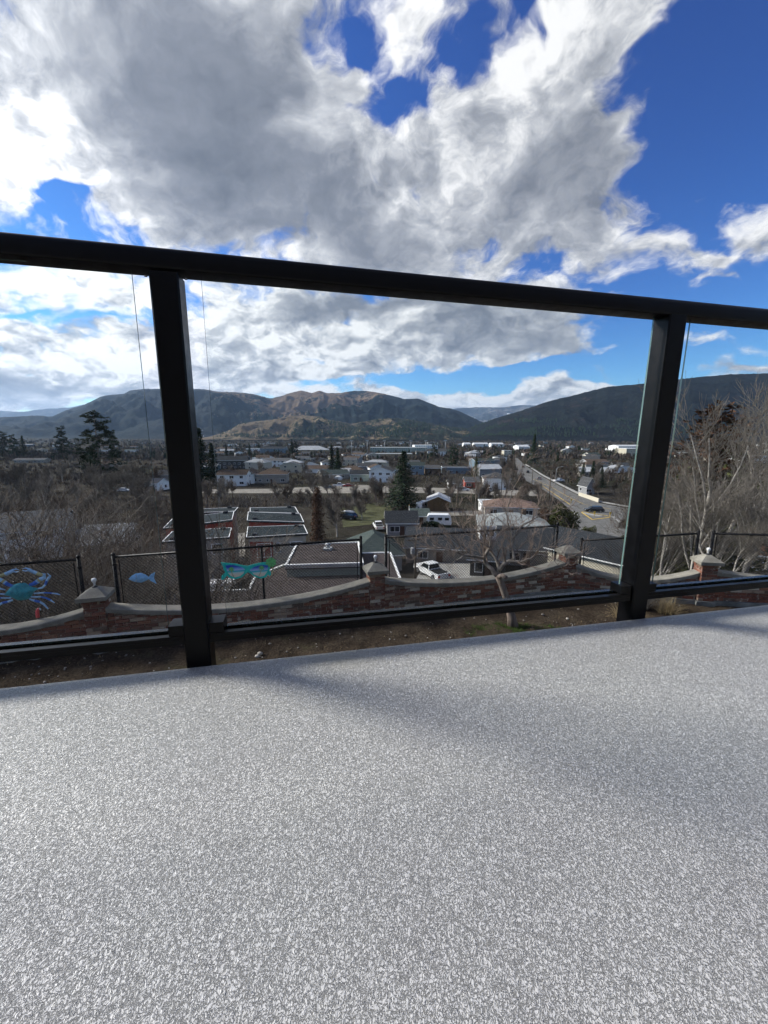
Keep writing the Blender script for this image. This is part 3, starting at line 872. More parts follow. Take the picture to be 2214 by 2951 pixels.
def panel(name, A, B, zA, zB, sag, label):
    """one bay of the low wall, from pillar A to pillar B"""
    d = (B - A); Lw = d.length; d.normalize()
    rz = math.atan2(d.y, d.x)
    root = empty(name, (A.x, A.y, 0), rz, label, 'wall', 'bays of the low brick garden wall')
    def ztop(s):
        t = s / Lw
        return zA + (zB - zA) * t - sag * (1 - (2 * t - 1) ** 2)
    x0, x1 = 0.155, Lw - 0.155
    ns = 28
    xs = [x0 + (x1 - x0) * i / ns for i in range(ns + 1)]
    ct = 0.078
    mb = MB()                                  # mortar body
    for i in range(ns):
        a, b = xs[i], xs[i + 1]
        za, zb = ztop(a) - ct, ztop(b) - ct
        for y in (-0.09, 0.09):
            q = [(a, y, BRICKZ), (b, y, BRICKZ), (b, y, zb), (a, y, za)]
            mb.face(q if y < 0 else list(reversed(q)))
    mb.build('mortar', MAT['mortar'], root)
    mb = MB()                                  # coping, a curved cast slab
    hwid = 0.135
    sec = [(-hwid, 0.0), (-hwid, ct - 0.012), (-hwid + 0.012, ct), (hwid - 0.012, ct), (hwid, ct - 0.012), (hwid, 0.0)]
    k = len(sec)
    vs = []
    for x in xs:
        for y, z in sec: vs.append((x, y, ztop(x) - ct + z + 0.002))
    fs = []
    for i in range(ns):
        for j in range(k):
            fs.append((i * k + j, (i + 1) * k + j, (i + 1) * k + (j + 1) % k, i * k + (j + 1) % k)[::-1])
    fs.append(tuple(range(k))); fs.append(tuple(reversed([ns * k + j for j in range(k)])))
    mb.raw(vs, fs)
    mb.build('coping', MAT['concrete'], root)
    mb = MB(); mb.boxmm((x0 - 0.1, -0.15, YARD_Z - 0.25), (x1 + 0.1, 0.15, BRICKZ - 0.002)); mb.build('footing', MAT['concrete_dark'], root)
    mb = MB(); mb.boxmm((x0 - 0.1, -0.088, YARD_Z - 1.5), (x1 + 0.1, 0.12, YARD_Z - 0.24)); mb.build('retaining_base', MAT['concrete_dark'], root)
    row = 0
    rnd = random.Random(int(Lw * 100))
    while True:
        zc = BRICKZ + row * CH + CH / 2
        if zc - CH / 2 > max(ztop(x0), ztop(x1)) - ct - 0.02: break
        x = x0 + 0.006
        if row % 2: first = 0.095
        else: first = 0.203
        L = first
        while x < x1 - 0.03:
            L2 = min(L, x1 - 0.006 - x)
            xm = x + L2 / 2
            top = min(ztop(xm), ztop(x), ztop(x + L2)) - ct
            zlo = zc - BH / 2
            hgt = min(BH, top - zlo + 0.004)
            if hgt > 0.018:
                Lk = 0.203 if L2 > 0.17 else (0.14 if L2 > 0.115 else 0.095)
                o = inst('brick', rnd.choice(BR[Lk]), root, (xm, -0.09 - BD / 2 + 0.05 + rnd.uniform(-.005, .004), zlo + hgt / 2), rnd.uniform(-.008, .008), (L2 / Lk, 1, hgt / BH))
            x += L2 + 0.0105
            L = 0.203
        row += 1
    return root
zj = CAMZ - 2.75
panel('brick_wall', pil['LL'], pil['L'], zj + 0.02, zj, 0.24, 'low brick wall bay with dipped coping below the blue crab')
panel('brick_wall', pil['L'], pil['M'], zj, zj, 0.27, 'longest low brick wall bay with dipped coping below the green sunglasses')
panel('brick_wall', pil['M'], pil['R'], zj, zj, 0.26, 'low brick wall bay with dipped coping behind the gnarled bare tree')
panel('brick_wall', pil['R'], pil['F'], zj - 0.03, zj + 0.01, 0.32, 'short low brick wall bay half hidden by the dry shrub and rail post')
panel('brick_wall', pil['F'], pil['FF'], zj, zj, 0.16, 'low brick wall bay running out of the right edge')
def pillar(P, rz, label):
    root = empty('brick_pillar', (P.x, P.y, 0), rz, label, 'pillar', 'brick pillars of the garden wall')
    h = 0.148
    top = PILTOP - 0.185
    mb = MB(); mb.boxmm((-h + .010, -h + .010, BRICKZ), (h - .010, h - .010, top)); mb.build('mortar', MAT['mortar'], root)
    mb = MB(); mb.boxmm((-h - .03, -h - .03, YARD_Z - 1.6), (h + .03, h + .03, BRICKZ - 0.004)); mb.build('footing', MAT['concrete_dark'], root)
    nrow = int(round((top - BRICKZ) / CH))
    ch = (top - BRICKZ) / nrow
    rnd = random.Random(int(P.x * 37))
    for r in range(nrow):
        z = BRICKZ + r * ch + ch / 2
        ko = 0.012 if r == nrow - 1 else 0.0
        for side in range(4):
            flip = (r + side) % 2
            a = side * math.pi / 2
            spans_ = ((-h, -h + 0.203, 0.203), (-h + 0.2135, h - BD - 0.0, 0.095)) if flip else ((-h, -h + 0.095, 0.095), (-h + 0.1055, h - 0.0, 0.203))
            # pinwheel so that corners are shared
            for s0, s1, Lk in spans_:
                if s1 - s0 < 0.012: continue
                xm = (s0 + s1) / 2
                x, y = xm, -h + BD / 2 - 0.006 - ko + rnd.uniform(-.003, .003)
                o = inst('brick', rnd.choice(BR[Lk]), root, (x * math.cos(a) - y * math.sin(a), x * math.sin(a) + y * math.cos(a), z), a, ((s1 - s0) / Lk, 1, 1))
    mb = MB()
    c = 0.215
    z0, z1, z2 = top + 0.002, top + 0.072, PILTOP
    b = 0.008
    lo = [(-c + b, -c + b, z0), (c - b, -c + b, z0), (c - b, c - b, z0), (-c + b, c - b, z0)]
    m1 = [(-c, -c, z0 + b), (c, -c, z0 + b), (c, c, z0 + b), (-c, c, z0 + b)]
    m2 = [(-c, -c, z1), (c, -c, z1), (c, c, z1), (-c, c, z1)]
    hi = [(-0.05, -0.05, z2), (0.05, -0.05, z2), (0.05, 0.05, z2), (-0.05, 0.05, z2)]
    mb.raw(lo + m1 + m2 + hi, [(3, 2, 1, 0), (12, 13, 14, 15)] + [(r * 4 + i, r * 4 + (i + 1) % 4, r * 4 + 4 + (i + 1) % 4, r * 4 + 4 + i) for r in range(3) for i in range(4)])
    mb.build('cap', MAT['concrete'], root)
    return root
prz = {}
for i, k in enumerate(order[1:-1]):
    d = (pil[order[i + 2]] - pil[order[i]])
    prz[k] = math.atan2(d.y, d.x)
pillar(pil['L'], prz['L'], 'brick pillar with pyramid cap beside the blue metal crab')
pillar(pil['M'], prz['M'], 'brick pillar with pyramid cap in front of the flat brown roof')
pillar(pil['R'], prz['R'], 'brick pillar without a bulb, right of the gnarled tree')
pillar(pil['F'], prz['F'], 'brick pillar with pyramid cap right of the right rail post')
# glass bulbs on three of the caps
mat('bulb_glass', (0.72, 0.72, 0.70), 0.12, 0.1, 30, spec=0.9)
mat('bulb_base', (0.03, 0.03, 0.03), 0.5)
for k, lab in (('L', 'clear bulb garden lamp on the pillar cap beside the crab'), ('M', 'clear bulb garden lamp on the pillar cap below the brown roof'), ('F', 'clear bulb garden lamp on the pillar cap right of the rail post')):
    root = empty('bulb_lamp', (pil[k].x, pil[k].y, PILTOP), prz[k], lab, 'lamp', 'bulb lamps on the pillar caps')
    mb = MB(); mb.lathe([(0.0, 0), (0.042, 0), (0.045, 0.012), (0.020, 0.022), (0.016, 0.030), (0.0, 0.030)], n=14); mb.build('base', MAT['bulb_base'], root)
    mb = MB(); mb.lathe([(0.013, 0.030), (0.015, 0.055), (0.020, 0.075), (0.034, 0.098), (0.038, 0.118), (0.033, 0.138), (0.018, 0.150), (0.0, 0.153)], n=16); mb.build('bulb', MAT['bulb_glass'], root)
    mb = MB()
    for sx in (-1, 1):
        mb.path([(sx * 0.03, 0, 0.01), (sx * 0.05, 0, 0.08), (sx * 0.035, 0, 0.19), (sx * 0.05, 0.01, 0.215)], 0.0022, 4)
    mb.build('wire_bracket', MAT['bulb_base'], root)

# ------------------------------------------------------------------ chain link fence, one section per bay
FOFF = 0.27
def fence_line(A, B):
    d = (B - A).normalized(); n = Vector((-d.y, d.x, 0))
    return A + n * FOFF, B + n * FOFF
def on_line(u, A, B):
    """plan point of the line A-B seen in picture column u (about eye level of the fence)"""
    k = (u - CX) / F / (ray(u, 1180).y)
    d = B - A
    t = (k * A.y - A.x) / (d.x - k * d.y)
    return A + d * t
def chain_fence(P, Q, ztP, ztQ, mids, label, ext=1.15):
    d = Q - P; d.z = 0; L = d.length; rz = math.atan2(d.y, d.x)
    root = empty('chain_link_fence', (P.x, P.y, 0), rz, label, 'fence', 'black chain link fence sections behind the wall')
    sl = (ztQ - ztP) / L
    zt = lambda s: ztP + sl * s
    zb = ztP - 1.45
    for s in [0, L] + [m * L for m in mids]:
        end = s in (0, L)
        mb = MB()
        r = 0.030 if end else 0.022
        mb.tube((s, 0, zb - 1.2), (s, 0, zt(s) + (0.035 if end else 0.0)), r, n=10)
        if end: mb.lathe([(r + 0.003, 0), (r + 0.003, 0.02), (r * 0.7, 0.042), (0, 0.048)], (s, 0, zt(s) + 0.03), 10)
        p = mb.build('post', MAT['fence_black'], root)
        if end:
            for zz in (0.12, 0.5, 0.9):
                mb = MB(); mb.tube((s, 0, zt(s) - zz), (s, 0, zt(s) - zz - 0.025), r + 0.005, n=10); mb.build('clamp', MAT['fence_black'], p)
            mb = MB(); sx = 0.075 if s == 0 else -0.075
            mb.boxmm((s + sx - 0.008, -0.004, zb), (s + sx + 0.008, 0.004, zt(s) - 0.05)); mb.build('tension_bar', MAT['fence_black'], p)
    mb = MB(); mb.tube((0.02, 0, zt(0.02)), (L - 0.02, 0, zt(L - 0.02)), 0.021, n=10); mb.build('top_rail', MAT['fence_black'], root)
    mb = MB()
    pitch = 0.062; wr = 0.0044
    H = zt(0) - zb + 0.03
    a0, a1 = 0.07, L - 0.07
    s = a0 - H
    k = 0
    while s < a1:
        for sg in (1, -1):
            # rising wire from (s, bottom) at 45 degrees, cut to the section
            xlo, xhi = max(s, a0), min(s + H, a1)
            if xhi - xlo > 0.02:
                if sg > 0: z0, z1 = zb + (xlo - s), zb + (xhi - s)
                else: z0, z1 = zb + H - (xlo - s), zb + H - (xhi - s)
                mb.tube((xlo, 0.024 * 0 + sg * 0.0015 + 0.024, z0 + sl * xlo), (xhi, sg * 0.0015 + 0.024, z1 + sl * xhi), wr, n=3, caps=False)
        s += pitch
    w_ = mb.build('chain_mesh', MAT['fence_black'], root)
    w_['kind'] = 'stuff'
    return root
fA, fB = fence_line(pil['LL'], pil['L'])
chain_fence(fA - (fB - fA).normalized() * 0.3, on_line(165.5, fA, fB), FENCE_TOP, FENCE_TOP, [0.42], 'black chain link fence section holding the blue metal crab')
gA, gB = fence_line(pil['L'], pil['M'])
chain_fence(on_line(242, gA, gB), on_line(780, gA, gB), FENCE_TOP, FENCE_TOP, [0.56], 'black chain link fence section holding the fish and the sunglasses')
kA, kB = fence_line(pil['M'], pil['R'])
chain_fence(on_line(834, kA, kB), on_line(1201.5, kA, kB), FENCE_TOP, FENCE_TOP, [0.55], 'black chain link fence section behind the gnarled bare tree')
lA, lB = fence_line(pil['R'], pil['F'])
chain_fence(on_line(1256, lA, lB), on_line(1506, lA, lB), FENCE_TOP - 0.34, FENCE_TOP - 0.03, [], 'black chain link fence section crossing behind the right rail post')
mA, mB_ = fence_line(pil['F'], pil['FF'])
chain_fence(on_line(1538, mA, mB_), mB_, FENCE_TOP - 0.02, FENCE_TOP - 0.02, [0.40], 'black chain link fence section at the right edge')

# ------------------------------------------------------------------ painted metal ornaments hung on the fence
def on_plane(u, v, A, B, off=0.0):
    d = (B - A); d.z = 0; d.normalize(); n = Vector((d.y, -d.x, 0))
    r = ray(u, v)
    o = A + n * off
    t = (o - Vector((0, 0, 0))).dot(n) / r.dot(n)
    return Vector((r.x * t, r.y * t, CAMZ + r.z * t))
class Flat:
    """cut sheet metal pieces on the fence plane; outlines read off the photograph, real thickness"""
    def __init__(s, A, B, off, conv, c):
        s.A, s.B, s.off, s.conv = A, B, off, conv
        d = (B - A); d.z = 0; d.normalize()
        s.d = d; s.n = Vector((d.y, -d.x, 0))
        s.o = on_plane(*conv(*c), A, B, off)
        s.rz = math.atan2(d.y, d.x)
    def loc(s, x, y):
        p = on_plane(*s.conv(x, y), s.A, s.B, s.off) - s.o
        return (p.dot(s.d), p.z)
    def plate(s, mb, pts, th=0.006, lift=0.0, mi=0, dome=0.0, raw=False):
        q = pts if raw else [s.loc(*p) for p in pts]
        M = Matrix.Translation((0, -lift, 0)) @ Matrix.Rotation(math.pi / 2, 4, 'X')
        if dome:
            cx = sum(p[0] for p in q) / len(q); cz = sum(p[1] for p in q) / len(q)
            rings = []
            for k, hgt in ((1.0, 0.0), (0.8, 0.55), (0.5, 0.85), (0.2, 1.0)):
                rings.append([(cx + (x - cx) * k, -lift - dome * hgt, cz + (z - cz) * k) for x, z in q])
            n = len(q)
            vs = [p for r_ in rings for p in r_]
            fs = [(r_ * n + i, r_ * n + (i + 1) % n, (r_ + 1) * n + (i + 1) % n, (r_ + 1) * n + i) for r_ in range(3) for i in range(n)]
            fs.append(tuple(3 * n + i for i in range(n)))
            area = sum(q[i][0] * q[(i + 1) % n][1] - q[(i + 1) % n][0] * q[i][1] for i in range(n))
            if area < 0: fs = [tuple(reversed(f)) for f in fs]
            mb.raw(vs, fs, mi, True)
        else:
            area = sum(q[i][0] * q[(i + 1) % len(q)][1] - q[(i + 1) % len(q)][0] * q[i][1] for i in range(len(q)))
            if area < 0: q = list(reversed(q))
            mb.prism(q, M, th, mi)
    def strip(s, mb, pts, wid, lift=0.0, mis=None, th=0.012):
        """a bent limb: ribbon through pts with widths, each stretch its own colour, ridged like pressed metal"""
        q = [Vector(s.loc(*p)) for p in pts]
        sc_ = (Vector(s.loc(pts[0][0] + 10, pts[0][1])) - Vector(s.loc(*pts[0]))).length / 10
        L_, R_ = [], []
        for i, p in enumerate(q):
            d = (q[min(i + 1, len(q) - 1)] - q[max(i - 1, 0)]).normalized()
            nn = Vector((-d.y, d.x)); w_ = wid[i] * sc_ / 2
            L_.append(p + nn * w_); R_.append(p - nn * w_)
        for i in range(len(q) - 1):
            mi = mis[i] if mis else 0
            y0, y1 = -lift, -lift - th
            for (a, b) in ((L_[i], L_[i + 1]), (R_[i + 1], R_[i])):
                mids = (q[i], q[i + 1]) if a is L_[i] else (q[i + 1], q[i])
                mb.face([(a.x, y0, a.y), (b.x, y0, b.y), (mids[1].x, y1, mids[1].y), (mids[0].x, y1, mids[0].y)], mi, False)
mat('paint_teal', (0.045, 0.30, 0.36), 0.45, 0.3, 14)
mat('paint_lightblue', (0.34, 0.56, 0.80), 0.45, 0.2, 18)
mat('paint_blue', (0.035, 0.14, 0.55), 0.45, 0.25, 18)
mat('paint_tan', (0.45, 0.42, 0.22), 0.5, 0.2, 18)
mat('paint_black', (0.006, 0.006, 0.007), 0.3)
cr = Flat(fA, fB, 0.035, lambda x, y: (x * .10843, 1200 + y * .10843), (420, 720))
crab = empty('metal_crab', cr.o, cr.rz, 'blue and teal painted metal crab hung on the chain link fence', 'ornament', 'painted metal ornaments on the fence')
mb = MB()
cr.plate(mb, [(85, 785), (185, 668), (275, 580), (360, 552), (440, 533), (520, 542), (640, 618), (775, 650), (690, 715), (640, 795), (575, 862), (500, 885), (420, 892), (350, 885), (270, 845), (180, 800)], lift=0.012, dome=0.05)
mb.build('carapace', MAT['paint_teal'], crab)
mats_c = [MAT['paint_lightblue'], MAT['paint_blue'], MAT['paint_tan']]
for mir in (0, 1):
    X = (lambda p: (p[0], p[1])) if not mir else (lambda p: (850 - p[0], p[1] + 20))
    mb = MB()
    cr.strip(mb, [X(p) for p in ((595, 590), (680, 560), (735, 525), (765, 505), (800, 478), (880, 440), (880, 380), (830, 370))], [70, 90, 100, 100, 100, 95, 90, 70], 0.006, [1, 1, 0, 2, 0, 0, 0])
    cr.strip(mb, [X(p) for p in ((860, 385), (740, 350), (640, 305), (560, 268))], [70, 90, 85, 80], 0.014, [2, 0, 0])
    cr.strip(mb, [X(p) for p in ((580, 262), (520, 245), (460, 262))], [40, 30, 6], 0.014, [0, 0])
    cr.strip(mb, [X(p) for p in ((590, 290), (520, 305), (455, 292))], [44, 34, 6], 0.014, [0, 0])
    mb.build('claw', mats_c, crab)
    for pts, wd, mi in ((((740, 665), (850, 640), (905, 580), (935, 500), (985, 430), (1010, 410), (945, 350)), [30, 50, 50, 55, 60, 40, 6], [0, 0, 1, 0, 0, 0]),
                        (((680, 755), (880, 742), (1040, 750), (1150, 765), (1210, 785)), [40, 36, 34, 40, 14], [0, 1, 0, 0]),
                        (((620, 825), (820, 825), (920, 845), (1010, 890), (1095, 945)), [44, 44, 46, 50, 14], [0, 1, 1, 0]),
                        (((585, 865), (690, 900), (800, 925), (880, 975), (965, 1065)), [40, 60, 60, 56, 30], [0, 1, 0, 0])):
        mb = MB(); cr.strip(mb, [X(p) for p in pts], wd, 0.004, mi); mb.build('leg', mats_c, crab)
for x in (300, 455):
    p = cr.loc(x, 522)
    mb = MB(); blob(mb, (p[0], -0.03, p[1]), 0.018, (1, 1, 1)); mb.build('eye', MAT['paint_black'], crab)
fi = Flat(gA, gB, 0.035, lambda x, y: (x * .253, 1050 + y * .253), (1200, 785))
fish = empty('metal_fish', fi.o, fi.rz, 'small light blue metal fish hung on the chain link fence', 'ornament', 'painted metal ornaments on the fence')
mb = MB(); fi.plate(mb, [(1098, 793), (1125, 765), (1160, 746), (1205, 740), (1245, 755), (1278, 782), (1262, 802), (1210, 824), (1160, 820), (1125, 808)], lift=0.004, dome=0.025); mb.build('body', mat('paint_fish', (0.28, 0.55, 0.85), 0.45, 0.2, 25), fish)
mb = MB(); fi.plate(mb, [(1262, 785), (1290, 752), (1326, 734), (1316, 785), (1339, 833), (1290, 810)], lift=0.004); mb.build('tail', MAT['paint_fish'], fish)
mb = MB(); fi.plate(mb, [(1160, 752), (1166, 752), (1176, 785), (1168, 815), (1160, 815), (1167, 785)], th=0.003, lift=0.024); mb.build('gill_band', mat('paint_pale', (0.42, 0.52, 0.60), 0.5), fish)
def lens_mat():
    m, nt = new_mat('beach_print')
    b = bsdf(nt)
    tcn = nt.add('ShaderNodeTexCoord')
    sp = nt.add('ShaderNodeSeparateXYZ'); nt.link(tcn.outputs['Generated'], sp.inputs[0])
    n = nt.noise(tcn.outputs['Generated'], 6, 3, 0.5)
    f = nt.m('ADD', sp.outputs[2], nt.m('MULTIPLY', nt.m('SUBTRACT', n, 0.5), 0.07))
    c = nt.ramp(f, [(0.0, (0.75, 0.70, 0.55)), (0.26, (0.80, 0.77, 0.62)), (0.36, (0.60, 0.80, 0.78)), (0.44, (0.09, 0.62, 0.66)), (0.53, (0.06, 0.48, 0.70)), (0.55, (0.50, 0.66, 0.90)), (0.70, (0.20, 0.38, 0.85)), (0.80, (0.04, 0.12, 0.60)), (1.0, (0.03, 0.08, 0.50))])
    nt.setin(b.inputs['Base Color'], c); b.inputs['Roughness'].default_value = 0.4
    return m
MAT['lens'] = lens_mat()
mat('paint_turquoise', (0.03, 0.62, 0.52), 0.45, 0.15, 20)
mat('paint_green', (0.15, 0.52, 0.18), 0.5, 0.25, 25)
sg_ = Flat(gA, gB, 0.045, lambda x, y: (375 + x * .2711, 1050 + y * .2711), (590, 665))
sung = empty('sunglasses_ornament', sg_.o, sg_.rz, 'turquoise sunglasses shaped metal sign with palm beach lenses on the fence', 'ornament', 'painted metal ornaments on the fence')
fr_out = [(378, 606), (430, 612), (500, 618), (560, 632), (592, 636), (625, 626), (680, 612), (745, 604), (772, 630), (770, 662), (757, 700), (735, 727), (695, 737), (648, 722), (612, 694), (592, 686), (574, 698), (548, 726), (495, 742), (448, 732), (420, 705), (402, 668)]
mb = MB(); sg_.plate(mb, fr_out, 0.008); mb.build('frame', MAT['paint_turquoise'], sung)
mb = MB(); sg_.plate(mb, [(418, 684), (432, 704), (402, 745), (381, 745), (384, 716), (400, 698)], 0.008, 0.001); mb.build('temple', MAT['paint_turquoise'], sung)
mb = MB(); sg_.plate(mb, [(752, 672), (775, 680), (778, 706), (765, 716), (750, 700)], 0.008, 0.001); mb.build('temple', MAT['paint_turquoise'], sung)
for lens, palm in (([(414, 630), (478, 628), (540, 643), (570, 660), (560, 692), (532, 715), (492, 727), (456, 714), (434, 690)], ((462, 662), (480, 722))), ([(606, 668), (640, 644), (700, 626), (756, 631), (748, 680), (722, 714), (688, 721), (642, 704)], ((702, 650), (680, 718)))):
    mb = MB(); sg_.plate(mb, lens, 0.003, 0.009); ln = mb.build('lens', MAT['lens'], sung)
    (px_, py_), (bx_, by_) = palm
    mb = MB(); sg_.strip(mb, [(bx_, by_), (px_ + (bx_ - px_) * .3, (py_ + by_) / 2), (px_, py_)], [7, 6, 5], 0.0135, th=0.004); mb.build('palm_trunk', MAT['paint_tan'], ln)
    mb = MB()
    for k in range(7):
        a = R(k * 360 / 7 + 10)
        tip = (px_ + 26 * math.cos(a), py_ - 20 * math.sin(a) + 3)
        mid = (px_ + 14 * math.cos(a), py_ - 14 * math.sin(a) - 3)
        sg_.strip(mb, [(px_, py_), mid, tip], [6, 12, 3], 0.014, th=0.003)
    mb.build('palm_fronds', MAT['paint_green'], ln)
mb = MB(); sg_.strip(mb, [(782, 712), (790, 680), (790, 640), (777, 603)], [10, 9, 8, 7], 0.012, th=0.005); mb.build('palm_trunk', MAT['paint_tan'], sung)
mb = MB()
for k in range(8):
    a = R(k * 45 + 20)
    sg_.strip(mb, [(777, 603), (777 + 22 * math.cos(a), 603 - 22 * math.sin(a)), (777 + 36 * math.cos(a), 605 - 34 * math.sin(a)), (777 + 44 * math.cos(a), 608 - 38 * math.sin(a))], [12, 26, 24, 6], 0.016, th=0.006)
mb.build('palm_fronds', MAT['paint_green'], sung)
# the pink hook shaped neck of a garden bird showing above the coping
fb = on_plane(81, 1328, fA, fB, 0.13)
bird = empty('garden_bird_stake', (fb.x, fb.y, fb.z - 0.5), 0, 'small pink curved bird neck ornament poking above the coping', 'ornament')
mb = MB(); mb.path([(0, 0, 0.45), (0.004, 0, 0.52), (0.012, 0, 0.57), (0.03, 0, 0.60), (0.048, 0, 0.607)], [0.026, 0.026, 0.024, 0.022, 0.014], 8); mb.build('neck', mat('paint_pink', (0.62, 0.09, 0.10), 0.4), bird)
mb = MB(); mb.path([(0.046, 0, 0.606), (0.062, 0, 0.595), (0.066, 0, 0.575)], [0.012, 0.010, 0.003], 6); mb.build('beak', MAT['paint_pale'], bird)
mb = MB(); mb.tube((0, 0, -0.9), (0, 0, 0.46), 0.006, n=6); mb.build('stake', MAT['paint_black'], bird)
# ------------------------------------------------------------------ house materials
def roof_mat(name, col, scale=3.0):
    if name in MAT: return MAT[name]
    m, nt = new_mat(name)
    b = bsdf(nt)
    tcn = nt.add('ShaderNodeTexCoord'); P = tcn.outputs['Object']
    n = nt.noise(nt.vm('MULTIPLY', P, (1, 1, 4)), scale, 5, 0.65)
    row = nt.noise(nt.vm('MULTIPLY', P, (3.0, 3.0, 9.0)), 1.6, 3, 0.7)
    big = nt.noise(P, 0.22, 3, 0.6)
    oi = nt.add('ShaderNodeObjectInfo')
    c = nt.mix(nt.maprange(n, 0.3, 0.7), tuple(x * 0.72 for x in col), tuple(x * 1.25 for x in col))
    c = nt.mix(nt.maprange(row, 0.35, 0.7, 0, 0.45), c, nt.vm('SCALE', c, scale=0.6))
    c = nt.mix(nt.maprange(big, 0.4, 0.7, 0, 0.3), c, nt.vm('SCALE', c, scale=1.45))
    c = nt.vm('SCALE', c, scale=nt.maprange(oi.outputs['Random'], 0, 1, 0.8, 1.2, smooth=False))
    nt.setin(b.inputs['Base Color'], c); b.inputs['Roughness'].default_value = 0.92; b.inputs['Specular IOR Level'].default_value = 0.05
    MAT[name] = m
    return m
roof_mat('roof_grey', (0.075, 0.076, 0.078)); roof_mat('roof_dark', (0.036, 0.040, 0.045)); roof_mat('roof_brown', (0.088, 0.066, 0.052)); roof_mat('roof_flat_brown', (0.050, 0.041, 0.040), 1.5)
roof_mat('roof_green', (0.050, 0.063, 0.059)); roof_mat('roof_light', (0.30, 0.31, 0.32)); roof_mat('roof_tile', (0.24, 0.105, 0.060)); roof_mat('roof_pink', (0.150, 0.104, 0.084)); roof_mat('roof_membrane', (0.026, 0.034, 0.038), 1.2)
roof_mat('roof_metal', (0.42, 0.43, 0.44), 0.8); roof_mat('roof_pale', (0.235, 0.25, 0.245))
def wall_mat(name, col):
    return mat(name, col, 0.85, 0.10, 1.6, rand=0.10, stretch=(1, 1, 3.5))
wall_mat('wall_white', (0.74, 0.74, 0.72)); wall_mat('wall_cream', (0.46, 0.42, 0.33)); wall_mat('wall_grey', (0.25, 0.25, 0.25)); wall_mat('wall_beige', (0.44, 0.40, 0.33)); wall_mat('wall_brown', (0.115, 0.080, 0.055))
wall_mat('wall_green', (0.30, 0.35, 0.31)); wall_mat('wall_red', (0.26, 0.060, 0.045)); wall_mat('wall_blue', (0.15, 0.20, 0.24)); wall_mat('wall_wood', (0.105, 0.068, 0.036)); wall_mat('wall_taupe', (0.29, 0.265, 0.23)); wall_mat('wall_dark', (0.07, 0.065, 0.06))
wall_mat('wall_tan', (0.33, 0.25, 0.15)); wall_mat('door_brown', (0.09, 0.05, 0.035))
FOOT = []                                       # house footprints, kept clear of trees
def add_window(parent, M, w, h, frame=True):
    """pane in the local x-z plane facing -y"""
    mb = MB(); mb.boxmm((-w / 2, -0.03, -h / 2), (w / 2, 0.0, h / 2), 0, M); p = mb.build('window', MAT['window_dark'], parent)
    if frame:
        t = 0.09
        mb = MB()
        mb.boxmm((-w / 2 - t, -0.05, h / 2), (w / 2 + t, 0.0, h / 2 + t), 0, M); mb.boxmm((-w / 2 - t, -0.05, -h / 2 - t), (w / 2 + t, 0.0, -h / 2), 0, M)
        mb.boxmm((-w / 2 - t, -0.05, -h / 2), (-w / 2, 0.0, h / 2), 0, M); mb.boxmm((w / 2, -0.05, -h / 2), (w / 2 + t, 0.0, h / 2), 0, M)
        if w > 1.3: mb.boxmm((-0.035, -0.05, -h / 2), (0.035, -0.031, h / 2), 0, M)
        mb.build('frame', MAT['white_trim'], p)
    return p
def slab(mb, q, th, mi=0, mie=None):
    """roof slab: polygon of 3d points (counter clockwise from above) with thickness straight down"""
    lo = [(p[0], p[1], p[2] - th) for p in q]
    mb.face(q, mi); mb.face(list(reversed(lo)), mi)
    n = len(q)
    for i in range(n):
        j = (i + 1) % n
        mb.face((lo[i], lo[j], q[j], q[i]), mi if mie is None else mie)
